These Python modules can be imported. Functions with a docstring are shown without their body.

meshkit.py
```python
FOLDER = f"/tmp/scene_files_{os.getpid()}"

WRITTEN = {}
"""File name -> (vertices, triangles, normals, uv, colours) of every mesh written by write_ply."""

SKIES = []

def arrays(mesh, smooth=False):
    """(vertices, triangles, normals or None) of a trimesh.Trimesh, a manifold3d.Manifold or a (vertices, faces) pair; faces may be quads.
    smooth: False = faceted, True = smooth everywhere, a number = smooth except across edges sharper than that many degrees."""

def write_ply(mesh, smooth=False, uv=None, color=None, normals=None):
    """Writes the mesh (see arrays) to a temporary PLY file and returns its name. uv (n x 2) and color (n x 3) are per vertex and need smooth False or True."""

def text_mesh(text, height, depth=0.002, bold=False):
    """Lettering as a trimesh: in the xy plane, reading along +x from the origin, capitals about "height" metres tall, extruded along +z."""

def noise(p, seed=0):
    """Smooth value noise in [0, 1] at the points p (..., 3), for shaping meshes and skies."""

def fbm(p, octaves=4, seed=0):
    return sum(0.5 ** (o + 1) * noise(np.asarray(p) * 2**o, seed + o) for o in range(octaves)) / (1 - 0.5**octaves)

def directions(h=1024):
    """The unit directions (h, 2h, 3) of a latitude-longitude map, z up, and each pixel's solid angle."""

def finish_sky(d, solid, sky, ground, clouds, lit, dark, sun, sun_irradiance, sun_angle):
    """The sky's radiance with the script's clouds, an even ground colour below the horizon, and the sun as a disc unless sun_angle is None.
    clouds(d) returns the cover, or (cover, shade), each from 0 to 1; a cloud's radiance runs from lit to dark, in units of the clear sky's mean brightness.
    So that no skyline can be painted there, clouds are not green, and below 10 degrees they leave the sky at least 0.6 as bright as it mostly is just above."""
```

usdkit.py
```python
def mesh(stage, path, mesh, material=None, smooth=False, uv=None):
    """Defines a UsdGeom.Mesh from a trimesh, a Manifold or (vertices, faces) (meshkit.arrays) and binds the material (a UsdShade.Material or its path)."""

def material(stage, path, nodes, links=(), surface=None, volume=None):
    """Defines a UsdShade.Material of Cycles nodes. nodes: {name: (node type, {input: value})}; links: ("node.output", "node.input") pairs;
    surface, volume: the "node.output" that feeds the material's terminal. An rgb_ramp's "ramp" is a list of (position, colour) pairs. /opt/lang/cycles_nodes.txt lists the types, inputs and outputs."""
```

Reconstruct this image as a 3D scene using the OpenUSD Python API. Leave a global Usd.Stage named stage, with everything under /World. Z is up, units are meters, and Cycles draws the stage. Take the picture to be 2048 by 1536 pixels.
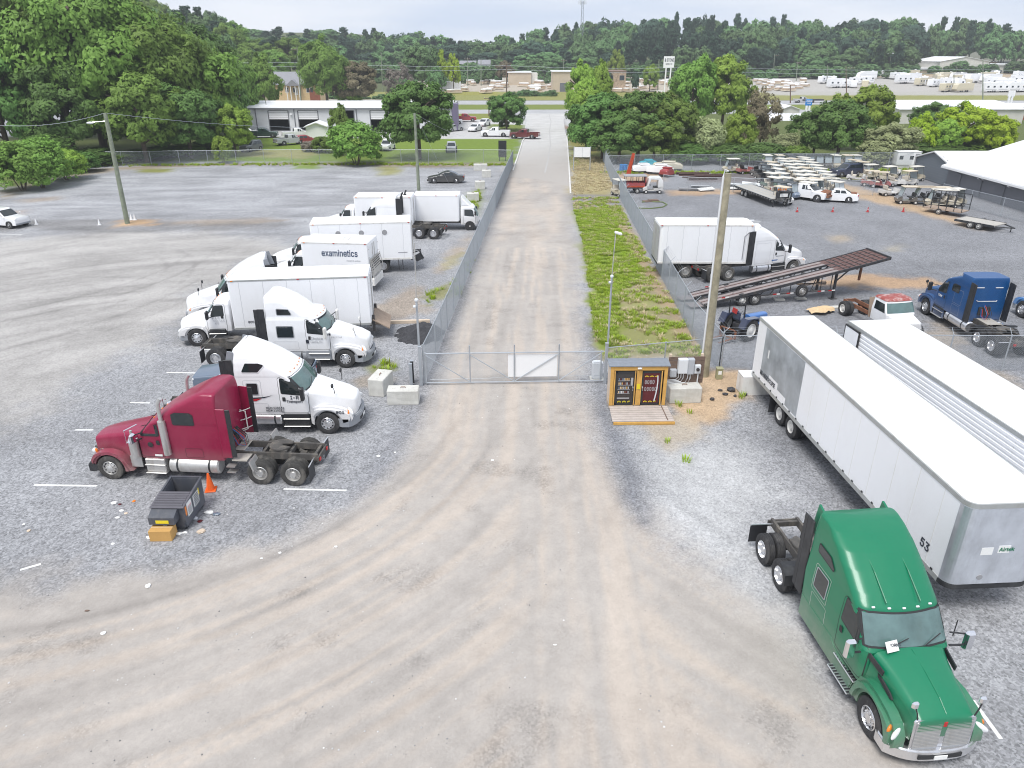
import math, random
import numpy as np
import trimesh
import shapely.geometry as sg
from shapely import affinity
from scipy.spatial import cKDTree
import usdkit, meshkit
from pxr import Usd, UsdGeom, UsdLux, UsdShade, Gf, Sdf, Vt

stage = Usd.Stage.CreateInMemory()
UsdGeom.SetStageUpAxis(stage, 'Z')
UsdGeom.SetStageMetersPerUnit(stage, 1.0)
UsdGeom.Xform.Define(stage, '/World')
UsdGeom.Scope.Define(stage, '/World/Looks')
PI = math.pi
# ------------------------------------------------------------------ camera, sky, sun, exposure
CAM_H, F_PX = 15.5, 1456.0
PITCH = math.atan((768 - 100) / F_PX)
cam = UsdGeom.Camera.Define(stage, '/World/camera')
cam.AddTranslateOp().Set(Gf.Vec3d(0, 0, CAM_H))
cam.AddRotateXOp().Set(90 - math.degrees(PITCH))
cam.CreateHorizontalApertureAttr(36.0)
cam.CreateFocalLengthAttr(36.0 * F_PX / 2048)
cam.CreateClippingRangeAttr(Gf.Vec2f(0.1, 5000))
cam.CreateExposureAttr(1.13)
SUN_EL, SUN_AZ = math.radians(62), math.radians(-150)      # bright part of the overcast, behind and left of the camera
sd = (math.sin(SUN_AZ) * math.cos(SUN_EL), math.cos(SUN_AZ) * math.cos(SUN_EL), math.sin(SUN_EL))
dome = UsdLux.DomeLight.Define(stage, '/World/sky')
dome.GetPrim().SetCustomDataByKey('kind', 'structure')
sky = usdkit.material(stage, '/World/Looks/overcast_sky', {
    'sky': ('sky_texture', {'sky_type': 'single_scattering', 'sun_disc': False, 'sun_elevation': SUN_EL, 'sun_rotation': SUN_AZ}),
    'tc': ('texture_coordinate', {}),
    'map': ('mapping', {'scale': (1.0, 1.0, 7.0)}),
    'n': ('noise_texture', {'scale': 2.6, 'detail': 5.0, 'roughness': 0.5}),
    'r': ('rgb_ramp', {'ramp': [(0.36, (5.6, 6.4, 7.9)), (0.50, (6.7, 7.25, 8.3)), (0.64, (7.8, 8.1, 8.8))]}),
    'mx': ('mix', {'fac': 0.96}),
    'bg': ('background_shader', {'strength': 0.055}),
}, [('tc.generated', 'map.vector'), ('map.vector', 'n.vector'), ('n.fac', 'r.fac'), ('sky.color', 'mx.color1'), ('r.color', 'mx.color2'),
    ('mx.color', 'bg.color')], surface='bg.background')
UsdShade.MaterialBindingAPI.Apply(dome.GetPrim()).Bind(sky)
sun = UsdLux.DistantLight.Define(stage, '/World/sun')
sun.CreateIntensityAttr(0.4)
sun.CreateAngleAttr(26.0)
sun.CreateNormalizeAttr(True)
sun.CreateColorAttr(Gf.Vec3f(1.0, 0.98, 0.95))
sun.AddTransformOp().Set(Gf.Matrix4d().SetRotate(Gf.Rotation(Gf.Vec3d(0, 0, 1), Gf.Vec3d(*sd))))

# ------------------------------------------------------------------ helpers
def G(px, py, z=0.0):
    """where the ray through a point of the survey photo meets height z"""
    c, s = math.cos(PITCH), math.sin(PITCH)
    u, v = px - 1024, 768 - py
    r = np.array([u, F_PX * c + v * s, -F_PX * s + v * c])
    return np.array([0, 0, CAM_H]) + r * ((z - CAM_H) / r[2])
def D(px, py, dist):
    """the point at ground distance dist (along y) on that ray"""
    c, s = math.cos(PITCH), math.sin(PITCH)
    u, v = px - 1024, 768 - py
    r = np.array([u, F_PX * c + v * s, -F_PX * s + v * c])
    return np.array([0, 0, CAM_H]) + r * (dist / r[1])
NAMES = {}
ORD = 'first second third fourth fifth sixth seventh eighth ninth tenth eleventh twelfth thirteenth fourteenth fifteenth sixteenth'.split()
def numbered(parent, name):
    k = (parent, name)
    i = NAMES.get(k, 0); NAMES[k] = i + 1
    return f'{parent}/{name}' if i == 0 else f'{parent}/{name}_{i:03d}'
def path_of(p):
    return '/World' if p is None else (p if isinstance(p, str) else str(p.GetPath()))
def tag(o, label=None, cat=None, group=None, kind=None):
    o = o.GetPrim()
    for k, v in (('label', label), ('category', cat), ('group', group), ('kind', kind)):
        if v: o.SetCustomDataByKey(k, v)
    return o
def thing(name, label, cat, loc=(0, 0, 0), rot=0.0, group=None, scale=None, tilt=None, root='/World'):
    x = UsdGeom.Xform.Define(stage, numbered(root, name))
    x.AddTranslateOp().Set(Gf.Vec3d(*[float(v) for v in loc]))
    x.AddRotateZOp().Set(math.degrees(rot))
    if tilt: x.AddRotateXYZOp().Set(Gf.Vec3f(*[math.degrees(t) for t in tilt]))
    if scale is not None: x.AddScaleOp().Set(Gf.Vec3f(*([float(scale)] * 3 if np.ndim(scale) == 0 else [float(s) for s in scale])))
    return tag(x, label, cat, group)
def sub(name, parent, loc=(0, 0, 0), rot=0.0, label=None):
    x = UsdGeom.Xform.Define(stage, numbered(path_of(parent), name))
    x.AddTranslateOp().Set(Gf.Vec3d(*[float(v) for v in loc])); x.AddRotateZOp().Set(math.degrees(rot))
    return tag(x, label)
def obj(name, mesh, mat, parent=None, smooth=False, **kw):
    m = usdkit.mesh(stage, numbered(path_of(parent), name), mesh, MATS[mat] if isinstance(mat, str) else mat, smooth=smooth)
    return tag(m, **kw)
def copy_of(src, name, label, cat, loc, rot, group=None, scale=None, tilt=None):
    t = thing(name, label, cat, loc, rot, group, scale, tilt)
    t.GetReferences().AddInternalReference(src if isinstance(src, str) else src.GetPath())
    t.SetInstanceable(True)
    return t
def proto(name):
    """a class prim that copies refer to"""
    return stage.CreateClassPrim(numbered('/World', 'kit_' + name))

class MB:
    """collects shapes into one mesh"""
    def __init__(self): self.m = []
    def add(self, m): self.m.append(m); return self
    def box(self, c, s, rot=None, ch=0.0):
        m = trimesh.creation.box(s) if ch <= 0 else chbox(s, ch)
        if rot is not None: m.apply_transform(trimesh.transformations.euler_matrix(*rot))
        m.apply_translation(c); self.m.append(m); return self
    def b(self, x0, x1, y0, y1, z0, z1, ch=0.0):
        return self.box(((x0+x1)/2, (y0+y1)/2, (z0+z1)/2), (abs(x1-x0), abs(y1-y0), abs(z1-z0)), None, ch)
    def cyl(self, a, b_, r, n=12, r2=None, cap=True):
        self.m.append(cyl(a, b_, r, n, r2, cap)); return self
    def tube(self, pts, r, n=6, closed=False):
        self.m.append(tube(pts, r, n, closed)); return self
    def sph(self, c, r, sub=2, scale=(1, 1, 1)):
        m = trimesh.creation.icosphere(sub, r); m.apply_scale(scale); m.apply_translation(c); self.m.append(m); return self
    def mesh(self): return trimesh.util.concatenate(self.m)
    def empty(self): return not self.m
    def build(self, name, mat, parent=None, smooth=False, **kw): return obj(name, self.mesh(), mat, parent, smooth, **kw)

def chbox(s, c):
    """box with chamfered edges (hull of three shrunk boxes)"""
    x, y, z = [v/2 for v in s]; c = min(c, .45*min(s)); p = []
    for sx in (-1, 1):
        for sy in (-1, 1):
            for sz in (-1, 1):
                p += [(sx*(x-c), sy*(y-c), sz*z), (sx*(x-c), sy*y, sz*(z-c)), (sx*x, sy*(y-c), sz*(z-c))]
    return trimesh.convex.convex_hull(np.array(p))
def cyl(a, b, r, n=12, r2=None, cap=True):
    a, b = np.asarray(a, float), np.asarray(b, float); r2 = r if r2 is None else r2
    t = b - a; L = np.linalg.norm(t); t = t/L
    u = np.cross(t, (0, 0, 1.0) if abs(t[2]) < .9 else (1.0, 0, 0)); u /= np.linalg.norm(u); w = np.cross(t, u)
    an = np.arange(n)*2*PI/n; d = np.cos(an)[:, None]*u + np.sin(an)[:, None]*w
    v = np.vstack([a + d*r, b + d*r2, [a], [b]]); f = []
    for i in range(n):
        j = (i+1) % n
        f += [(i, j, n+j), (i, n+j, n+i)]
        if cap: f += [(2*n, j, i), (2*n+1, n+i, n+j)]
    return trimesh.Trimesh(v, f, process=False)
def tube(pts, r, n=6, closed=False):
    p = np.asarray(pts, float)
    t = np.gradient(p, axis=0)
    if closed: t = np.roll(p, -1, 0) - np.roll(p, 1, 0)
    t /= np.linalg.norm(t, axis=1, keepdims=True) + 1e-9
    u = np.cross(t, np.where(np.abs(t[:, 2:]) < .95, [0, 0, 1.0], [1.0, 0, 0])); u /= np.linalg.norm(u, axis=1, keepdims=True) + 1e-9
    w = np.cross(t, u); an = np.arange(n)*2*PI/n
    v = (p[:, None] + r*(np.cos(an)[None, :, None]*u[:, None] + np.sin(an)[None, :, None]*w[:, None])).reshape(-1, 3)
    f = []; m = len(p)
    for i in range(m if closed else m-1):
        k = (i+1) % m
        for j in range(n):
            q = (j+1) % n
            f += [(i*n+j, i*n+q, k*n+q), (i*n+j, k*n+q, k*n+j)]
    if not closed:
        v = np.vstack([v, p[0], p[-1]]); a, b = len(v)-2, len(v)-1
        for j in range(n):
            q = (j+1) % n
            f += [(a, q, j), (b, (m-1)*n+j, (m-1)*n+q)]
    return trimesh.Trimesh(v, f, process=False)
def loft(rings, cap0=True, cap1=True):
    """closed rings of equal length, in order"""
    R = np.asarray(rings, float); m, n = R.shape[:2]
    v = R.reshape(-1, 3); f = []
    i, j = np.meshgrid(np.arange(m-1), np.arange(n), indexing='ij'); q = (j+1) % n
    f = np.concatenate([np.stack([i*n+j, i*n+q, (i+1)*n+q], -1).reshape(-1, 3), np.stack([i*n+j, (i+1)*n+q, (i+1)*n+j], -1).reshape(-1, 3)])
    e = [f]; extra = []
    for on, k, flip in ((cap0, 0, True), (cap1, m-1, False)):
        if on:
            c = len(v) + len(extra); extra.append(R[k].mean(0)); a = np.arange(n); b = (a+1) % n
            t = np.stack([np.full(n, c), k*n+a, k*n+b], 1); e.append(t[:, ::-1] if flip else t)
    if extra: v = np.vstack([v, extra])
    t = trimesh.Trimesh(v, np.concatenate(e), process=False)
    if t.volume < 0: t.invert()
    return t
def grid_patch(P, thick=0.0):
    """P (m,n,3) as an open sheet (or a thin shell)"""
    P = np.asarray(P, float); m, n = P.shape[:2]
    i, j = np.meshgrid(np.arange(m-1), np.arange(n-1), indexing='ij')
    f = np.concatenate([np.stack([i*n+j, i*n+j+1, (i+1)*n+j+1], -1).reshape(-1, 3), np.stack([i*n+j, (i+1)*n+j+1, (i+1)*n+j], -1).reshape(-1, 3)])
    return trimesh.Trimesh(P.reshape(-1, 3), f, process=False)
def extrude(poly, h, z0=0.0, ch=0.0):
    """shapely polygon extruded along z from z0 to z0+h, edges chamfered by ch"""
    def one(p, a, b):
        m = trimesh.creation.extrude_polygon(p, b-a, engine='earcut'); m.apply_translation((0, 0, a)); return m
    ps = [g for g in getattr(poly, 'geoms', [poly]) if g.area > 1e-6]
    out = []
    for p in ps:
        if ch <= 0: out.append(one(p, z0, z0+h)); continue
        pin = p.buffer(-ch, join_style=2)
        out.append(one(p, z0+ch, z0+h-ch))
        for q in getattr(pin, 'geoms', [pin]):
            if q.area > 1e-6: out.append(one(q, z0, z0+h))
    return trimesh.util.concatenate(out)
def prism_y(pts, y0, y1, ch=0.0):
    """polygon of (x,z) points (or a shapely polygon) extruded along y"""
    p = pts if hasattr(pts, 'area') else sg.Polygon(pts).buffer(0)
    m = extrude(p, abs(y1-y0), 0, ch)
    v = m.vertices.copy(); m.vertices = np.stack([v[:, 0], max(y0, y1) - v[:, 2], v[:, 1]], 1)
    return m
def prism_x(pts, x0, x1, ch=0.0):
    """polygon of (y,z) points extruded along x"""
    p = pts if hasattr(pts, 'area') else sg.Polygon(pts).buffer(0)
    m = extrude(p, abs(x1-x0), 0, ch)
    v = m.vertices.copy(); m.vertices = np.stack([min(x0, x1) + v[:, 2], v[:, 0], v[:, 1]], 1)
    return m
def lathe(profile, n=24, axis='y'):
    """(r, h) profile revolved round the axis"""
    p = np.asarray(profile, float); an = np.arange(n)*2*PI/n
    r, h = p[:, 0], p[:, 1]
    X = r[:, None]*np.cos(an); Z = r[:, None]*np.sin(an); Hh = np.repeat(h[:, None], n, 1)
    v = np.stack([X, Hh, Z], -1) if axis == 'y' else np.stack([X, Z, Hh], -1)
    m = len(p); i, j = np.meshgrid(np.arange(m-1), np.arange(n), indexing='ij'); q = (j+1) % n
    f = np.concatenate([np.stack([i*n+j, (i+1)*n+j, (i+1)*n+q], -1).reshape(-1, 3), np.stack([i*n+j, (i+1)*n+q, i*n+q], -1).reshape(-1, 3)])
    return trimesh.Trimesh(v.reshape(-1, 3), f, process=False)
def rrect(w, h, r, cx=0, cy=0, n=4):
    r = min(r, w/2-1e-4, h/2-1e-4)
    return sg.box(cx-w/2+r, cy-h/2+r, cx+w/2-r, cy+h/2-r).buffer(r, quad_segs=n)
def moved(m, t=(0, 0, 0), rz=0.0, rx=0.0, ry=0.0):
    m = m.copy()
    if rx or ry: m.apply_transform(trimesh.transformations.euler_matrix(rx, ry, 0))
    if rz: m.apply_transform(trimesh.transformations.rotation_matrix(rz, (0, 0, 1)))
    m.apply_translation(t); return m
def lettering(text, h, at, face, depth=0.006, bold=False, width=None):
    """text lying in a vertical plane; at: lower left corner, face: the heading (radians) of the reading direction"""
    m = meshkit.text_mesh(text, h, depth, bold)
    if width: m.apply_scale((width/np.ptp(m.vertices[:, 0]), 1, 1))
    v = m.vertices.copy(); c, s = math.cos(face), math.sin(face)
    # reading direction (c,s), up z, normal = reading x up
    m.vertices = np.stack([at[0] + c*v[:, 0] + s*v[:, 2], at[1] + s*v[:, 0] - c*v[:, 2], at[2] + v[:, 1]], 1)
    return m
# ------------------------------------------------------------------ materials
MATS = {}
def mat(name, col, rough=.6, metal=0.0, var=0.0, vscale=2.0, dirt=None, dscale=1.2, damt=.5, bump=0.0, bscale=30., coat=0.0, spec=.5, rnd=0.0, grime=0.0):
    n = {'p': ('principled_bsdf', {'base_color': col, 'roughness': rough, 'metallic': metal, 'specular_ior_level': spec, 'coat_weight': coat, 'coat_roughness': .08})}
    L = []; cur = None
    if var or dirt or bump or grime:
        n['tc'] = ('texture_coordinate', {})
    if var:
        n['nz'] = ('noise_texture', {'scale': vscale, 'detail': 5.0, 'roughness': .6})
        n['rp'] = ('rgb_ramp', {'ramp': [(.25, tuple(c*(1-var) for c in col)), (.75, tuple(min(1, c*(1+var)) for c in col))]})
        L += [('tc.object', 'nz.vector'), ('nz.fac', 'rp.fac')]; cur = 'rp.color'
    if dirt:
        n['dm'] = ('mapping', {'scale': (1.0, 1.0, .35)})
        n['dn'] = ('noise_texture', {'scale': dscale, 'detail': 8.0, 'roughness': .7})
        n['dr'] = ('rgb_ramp', {'ramp': [(.48, (0, 0, 0)), (.78, (damt,)*3)]})
        n['dx'] = ('mix', {'color1': col, 'color2': dirt})
        L += [('tc.object', 'dm.vector'), ('dm.vector', 'dn.vector'), ('dn.fac', 'dr.fac'), ('dr.color', 'dx.fac')]
        if cur: L.append((cur, 'dx.color1'))
        cur = 'dx.color'
    if grime:      # road dirt thrown up from the wheels
        n['gx'] = ('separate_xyz', {}); n['gr'] = ('map_range', {'from_min': .35, 'from_max': 1.55, 'to_min': 1.0, 'to_max': 0.0, 'clamp': True}); n['gn'] = ('noise_texture', {'scale': 2.2, 'detail': 8.0, 'roughness': .7})
        n['gm'] = ('math', {'math_type': 'multiply'}); n['gk'] = ('math', {'math_type': 'multiply', 'value2': grime}); n['gc'] = ('mix', {'color1': col, 'color2': (.33, .30, .265)})
        L += [('tc.object', 'gx.vector'), ('gx.z', 'gr.value'), ('tc.object', 'gn.vector'), ('gr.result', 'gm.value1'), ('gn.fac', 'gm.value2'), ('gm.value', 'gk.value1'), ('gk.value', 'gc.fac')]
        if cur: L.append((cur, 'gc.color1'))
        cur = 'gc.color'
    if rnd:
        n['oi'] = ('object_info', {}); n['hs'] = ('hsv', {'color': col}); n['mr'] = ('math', {'math_type': 'multiply_add', 'value2': 2*rnd, 'value3': 1-rnd})
        L += [('oi.random', 'mr.value1'), ('mr.value', 'hs.value')]
        if cur: L.append((cur, 'hs.color'))
        cur = 'hs.color'
    if bump:
        n['bn'] = ('noise_texture', {'scale': bscale, 'detail': 4.0}); n['bp'] = ('bump', {'strength': bump, 'distance': .02})
        L += [('tc.object', 'bn.vector'), ('bn.fac', 'bp.height'), ('bp.normal', 'p.normal')]
    if cur: L.append((cur, 'p.base_color'))
    MATS[name] = usdkit.material(stage, f'/World/Looks/{name}', n, L, surface='p.BSDF')
    return MATS[name]
# ------------------------------------------------------------------ ground
def sstep(a, b, x):
    t = np.clip((x-a)/(b-a), 0, 1); return t*t*(3-2*t)
def terrain(x, y):
    x, y = np.asarray(x, float), np.asarray(y, float)
    z = 0.03*np.clip(y-268, 0, 400)
    z = z + 11.0*sstep(-55, -150, x)*sstep(185, 300, y) + 6*sstep(430, 700, y)
    return z
def T(x, y): return float(terrain(x, y))
def poly_sd(P, poly):
    """signed distance (inside positive) of points P (n,2) to a polygon"""
    poly = np.asarray(poly, float); a = poly; b = np.roll(poly, -1, 0)
    d = np.full(len(P), 1e9); inside = np.zeros(len(P), bool)
    for p, q in zip(a, b):
        e = q-p; w = P-p; t = np.clip((w@e)/(e@e+1e-12), 0, 1)
        d = np.minimum(d, ((w - t[:, None]*e)**2).sum(1))
        c = (p[1] > P[:, 1]) != (q[1] > P[:, 1])
        xi = (q[0]-p[0])*(P[:, 1]-p[1])/((q[1]-p[1]) if q[1] != p[1] else 1e-9)+p[0]
        inside ^= c & (P[:, 0] < xi)
    return np.where(inside, 1, -1)*np.sqrt(d)
def GP(pts): return np.array([G(*p)[:2] for p in pts])
DIRT = GP([(1012, 330), (1000, 400), (968, 480), (930, 580), (897, 660), (868, 740), (838, 830), (790, 925), (700, 1020), (560, 1090), (400, 1120), (200, 1150), (0, 1170), (-400, 1210), (-600, 2100), (2600, 2100), (1960, 1640), (1720, 1450), (1590, 1290), (1470, 1180), (1350, 1080), (1270, 1000), (1215, 900), (1180, 800), (1170, 700), (1165, 600), (1155, 480), (1146, 400), (1141, 330)])
C_GRAV, C_DARK, C_DIRT, C_PALE, C_GRASS, C_ORANGE, C_STRAW, C_CONC, C_ASPH, C_BROWN, C_BARE = (.365, .368, .382), (.28, .284, .30), (.50, .46, .422), (.56, .56, .56), (.19, .27, .04), (.60, .40, .23), (.42, .36, .22), (.55, .54, .52), (.34, .34, .335), (.34, .25, .18), (.5, .44, .36)
PATCH = [  # (polygon, colour, feather m, edge noise m, opacity, gravel amount)
    # the right hand yard, darker stone
    (GP([(1215, 318), (1440, 700), (1420, 760), (1500, 800), (1530, 900), (1700, 1020), (2300, 1300), (2600, 700), (2600, 420), (2048, 330), (1830, 325), (1500, 325)]), C_DARK, 1.5, 2.0, 1, 1),
    # pale crushed stone between the gate and the green truck
    (GP([(1255, 850), (1330, 870), (1480, 900), (1540, 990), (1530, 1150), (1620, 1330), (1660, 1420), (1560, 1300), (1400, 1130), (1300, 1010), (1260, 930)]), C_PALE, 1.6, 1.4, .75, .45),
    (GP([(1300, 1150), (1440, 1160), (1560, 1290), (1690, 1440), (1650, 1500), (1400, 1400)]), C_PALE, 2.0, 1.2, .55, .4),
    # light worn dirt on the left
    (GP([(-200, 500), (0, 478), (230, 462), (430, 466), (560, 478), (590, 505), (500, 530), (420, 585), (375, 630), (300, 700), (150, 760), (60, 840), (-200, 930)]), (.46, .44, .418), 2.0, 2.0, .9, .4),
    (DIRT, C_DIRT, 1.1, 1.0, 1, .12),
    # dark stone strip beside the driveway
    (GP([(1172, 640), (1198, 650), (1212, 780), (1225, 850), (1262, 880), (1288, 960), (1292, 1060), (1262, 1030), (1222, 930), (1196, 830), (1180, 730)]), (.25, .257, .28), .55, .6, .95, 1),
    (GP([(905, 640), (885, 720), (860, 770), (835, 850), (770, 950), (690, 1010), (760, 900), (815, 800), (860, 700)]), (.28, .285, .305), .6, .5, .8, 1),
    (GP([(1000, 345), (1025, 340), (985, 440), (950, 530), (915, 640), (895, 660), (935, 540), (975, 420)]), (.31, .315, .33), .5, .4, .85, .9),
    # band of dark loose stone by the pole on the left
    (GP([(-60, 438), (120, 440), (250, 438), (330, 444), (560, 440), (620, 446), (560, 456), (300, 462), (180, 466), (60, 458), (-60, 470)]), (.24, .235, .235), .8, 1.0, .85, 1),
    (GP([(235, 440), (300, 440), (312, 449), (240, 452)]), C_ORANGE, .5, .5, .9, .6),
    (GP([(330, 442), (520, 436), (600, 440), (500, 447), (350, 449)]), (.38, .30, .22), .6, .8, .5, .6),
    (GP([(40, 400), (120, 392), (118, 400), (50, 406)]), (.40, .32, .24), .8, .6, .6, .6),
    (GP([(-20, 425), (48, 421), (40, 428), (-20, 432)]), (.42, .3, .22), .8, .6, .6, .6),
    # worn orange soil between the parked trucks and the road fence
    (GP([(880, 545), (915, 520), (945, 480), (930, 470), (900, 505), (872, 535)]), (.46, .36, .25), .8, .8, .65, .6),
    (GP([(735, 620), (790, 590), (840, 575), (850, 625), (760, 655)]), (.42, .33, .24), .8, .9, .65, .7),
    (GP([(845, 595), (885, 570), (905, 560), (900, 590), (860, 610)]), (.30, .29, .10), .5, .7, .8, .4),
    (GP([(880, 520), (925, 505), (930, 520), (890, 540)]), (.36, .33, .17), .5, .7, .6, .4),
    (GP([(930, 395), (958, 380), (965, 400), (955, 420), (940, 440)]), (.22, .26, .06), .8, .9, .85, .2),
    (GP([(735, 735), (790, 722), (795, 740), (745, 745)]), (.24, .25, .07), .3, .4, .8, .3),
    (GP([(700, 760), (770, 745), (775, 775), (715, 775)]), (.40, .31, .2), .4, .5, .5, .6),
    # grass patches at the back of the left yard
    (GP([(270, 338), (345, 337), (345, 345), (280, 346)]), (.24, .25, .05), .6, .7, .9, .2),
    (GP([(585, 330), (640, 328), (640, 338), (590, 338)]), C_GRASS, .5, .5, .9, .1),
    (GP([(750, 334), (800, 332), (800, 350), (765, 352)]), (.27, .26, .07), 1.0, .8, .8, .2),
    (GP([(0, 385), (60, 362), (200, 338), (300, 330), (1030, 318), (1030, 330), (860, 336), (640, 329), (430, 331), (250, 340), (120, 355), (40, 385), (0, 400)]), (.30, .235, .15), 1.2, 1.4, .75, .4),
    # verge between the road and the right fence
    (GP([(1143, 395), (1235, 395), (1262, 455), (1330, 570), (1385, 672), (1410, 715), (1205, 720), (1190, 690), (1180, 600), (1165, 480), (1148, 420)]), (.36, .31, .20), .4, .5, 1, .25),
    (GP([(1148, 420), (1222, 418), (1240, 460), (1275, 520), (1290, 560), (1240, 585), (1235, 690), (1205, 700), (1188, 660), (1182, 600), (1168, 490)]), (.21, .29, .04), .5, .8, .95, .1),
    (GP([(1235, 690), (1245, 590), (1300, 570), (1340, 640), (1370, 700), (1240, 705)]), (.27, .30, .07), .6, 1.2, .6, .1),
    (GP([(1238, 430), (1262, 470), (1310, 545), (1395, 690), (1380, 700), (1330, 620), (1290, 555), (1250, 480), (1228, 430)]), (.42, .31, .20), .4, .5, .8, .4),
    (GP([(1143, 310), (1205, 315), (1230, 378), (1225, 395), (1144, 392)]), (.40, .34, .17), .8, .8, .95, .15),
    (GP([(1137, 285), (1200, 285), (1207, 318), (1140, 335)]), (.26, .27, .08), .8, .8, .9, .1),
    (GP([(1140, 388), (1240, 392), (1250, 412), (1150, 418)]), (.27, .265, .265), .7, .7, .9, .8),
    # orange soil in the right yard
    (GP([(1345, 760), (1420, 735), (1500, 745), (1500, 800), (1440, 835), (1380, 850), (1330, 810)]), (.60, .43, .27), .5, .6, .9, .5),
    (GP([(1290, 830), (1380, 830), (1400, 880), (1330, 910), (1290, 880)]), (.55, .47, .37), .5, .6, .8, .4),
    (GP([(1620, 560), (1720, 548), (1850, 556), (1900, 575), (1760, 578), (1640, 570)]), (.56, .37, .22), .7, 1.0, .85, .6),
    (GP([(1720, 690), (1900, 640), (1960, 760), (2060, 780), (1900, 700)]), (.40, .33, .25), .9, 1.0, .6, .8),
    (GP([(1680, 365), (1700, 372), (1790, 395), (1900, 430), (2000, 460), (1960, 460), (1850, 432), (1740, 402), (1660, 372)]), (.54, .38, .23), .8, 1.0, .85, .6),
    (GP([(1330, 383), (1420, 377), (1560, 380), (1470, 388), (1340, 390)]), (.56, .38, .23), .6, .8, .8, .6),
    (GP([(1228, 345), (1330, 345), (1325, 362), (1240, 372)]), (.50, .35, .22), .8, 1.0, .8, .6),
    (GP([(1668, 472), (1700, 470), (1700, 482), (1670, 482)]), (.5, .4, .27), .8, .8, .7, .6),
    (GP([(1770, 495), (1800, 492), (1798, 502), (1770, 502)]), (.42, .38, .30), .8, .8, .6, .6),
    (GP([(1370, 350), (1560, 345), (1560, 365), (1380, 365)]), (.16, .13, .125), .6, .5, .7, .7),
    (GP([(1660, 350), (1700, 345), (1830, 330), (1830, 345), (1700, 362)]), (.25, .25, .08), 1.0, 1.0, .7, .3),
    # beyond the fences
    (GP([(180, 322), (1030, 325), (1045, 283), (1040, 276), (905, 277), (760, 277), (490, 274), (380, 285), (150, 300)]), C_GRASS, 1.0, 1.2, 1, .05),
    (GP([(120, 330), (300, 326), (470, 290), (470, 262), (100, 262), (-100, 290), (-200, 330), (20, 380), (120, 350)]), (.12, .15, .045), 2.0, 2.0, 1, .1),
    (GP([(470, 300), (640, 300), (620, 318), (480, 312)]), (.40, .33, .17), 1.2, 1.5, .6, .1),
    (GP([(470, 262), (760, 261), (905, 262), (905, 278), (760, 277), (620, 274), (490, 276)]), C_CONC, .6, .4, 1, .2),
    (GP([(900, 232), (1052, 236), (1052, 272), (1042, 278), (905, 278)]), (.58, .57, .56), .5, .2, 1, .05),
    (GP([(908, 226), (1000, 227), (1000, 238), (910, 240)]), (.24, .26, .06), .5, .4, 1, .05),
    (GP([(980, 248), (1050, 250), (1052, 262), (1040, 268), (975, 262)]), (.19, .24, .05), .5, .4, 1, .05),
    (GP([(1127, 240), (1160, 238), (1160, 262), (1132, 258)]), (.32, .2, .13), .5, .4, 1, .05),
    (GP([(1143, 262), (1200, 262), (1205, 312), (1140, 300), (1134, 270)]), (.27, .25, .08), .5, .4, 1, .05),
    (GP([(1200, 318), (2300, 318), (2300, 225), (1150, 225), (1200, 262)]), (.13, .16, .05), 2, 2, 1, .05),
    (GP([(1128, 236), (1175, 224), (1200, 224), (1180, 250), (1150, 256), (1130, 250)]), (.55, .55, .54), .5, .2, 1, .05),
]
def wpoly(x0, x1, y0, y1): return np.array([(x0, y0), (x1, y0), (x1, y1), (x0, y1)], float)
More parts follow.
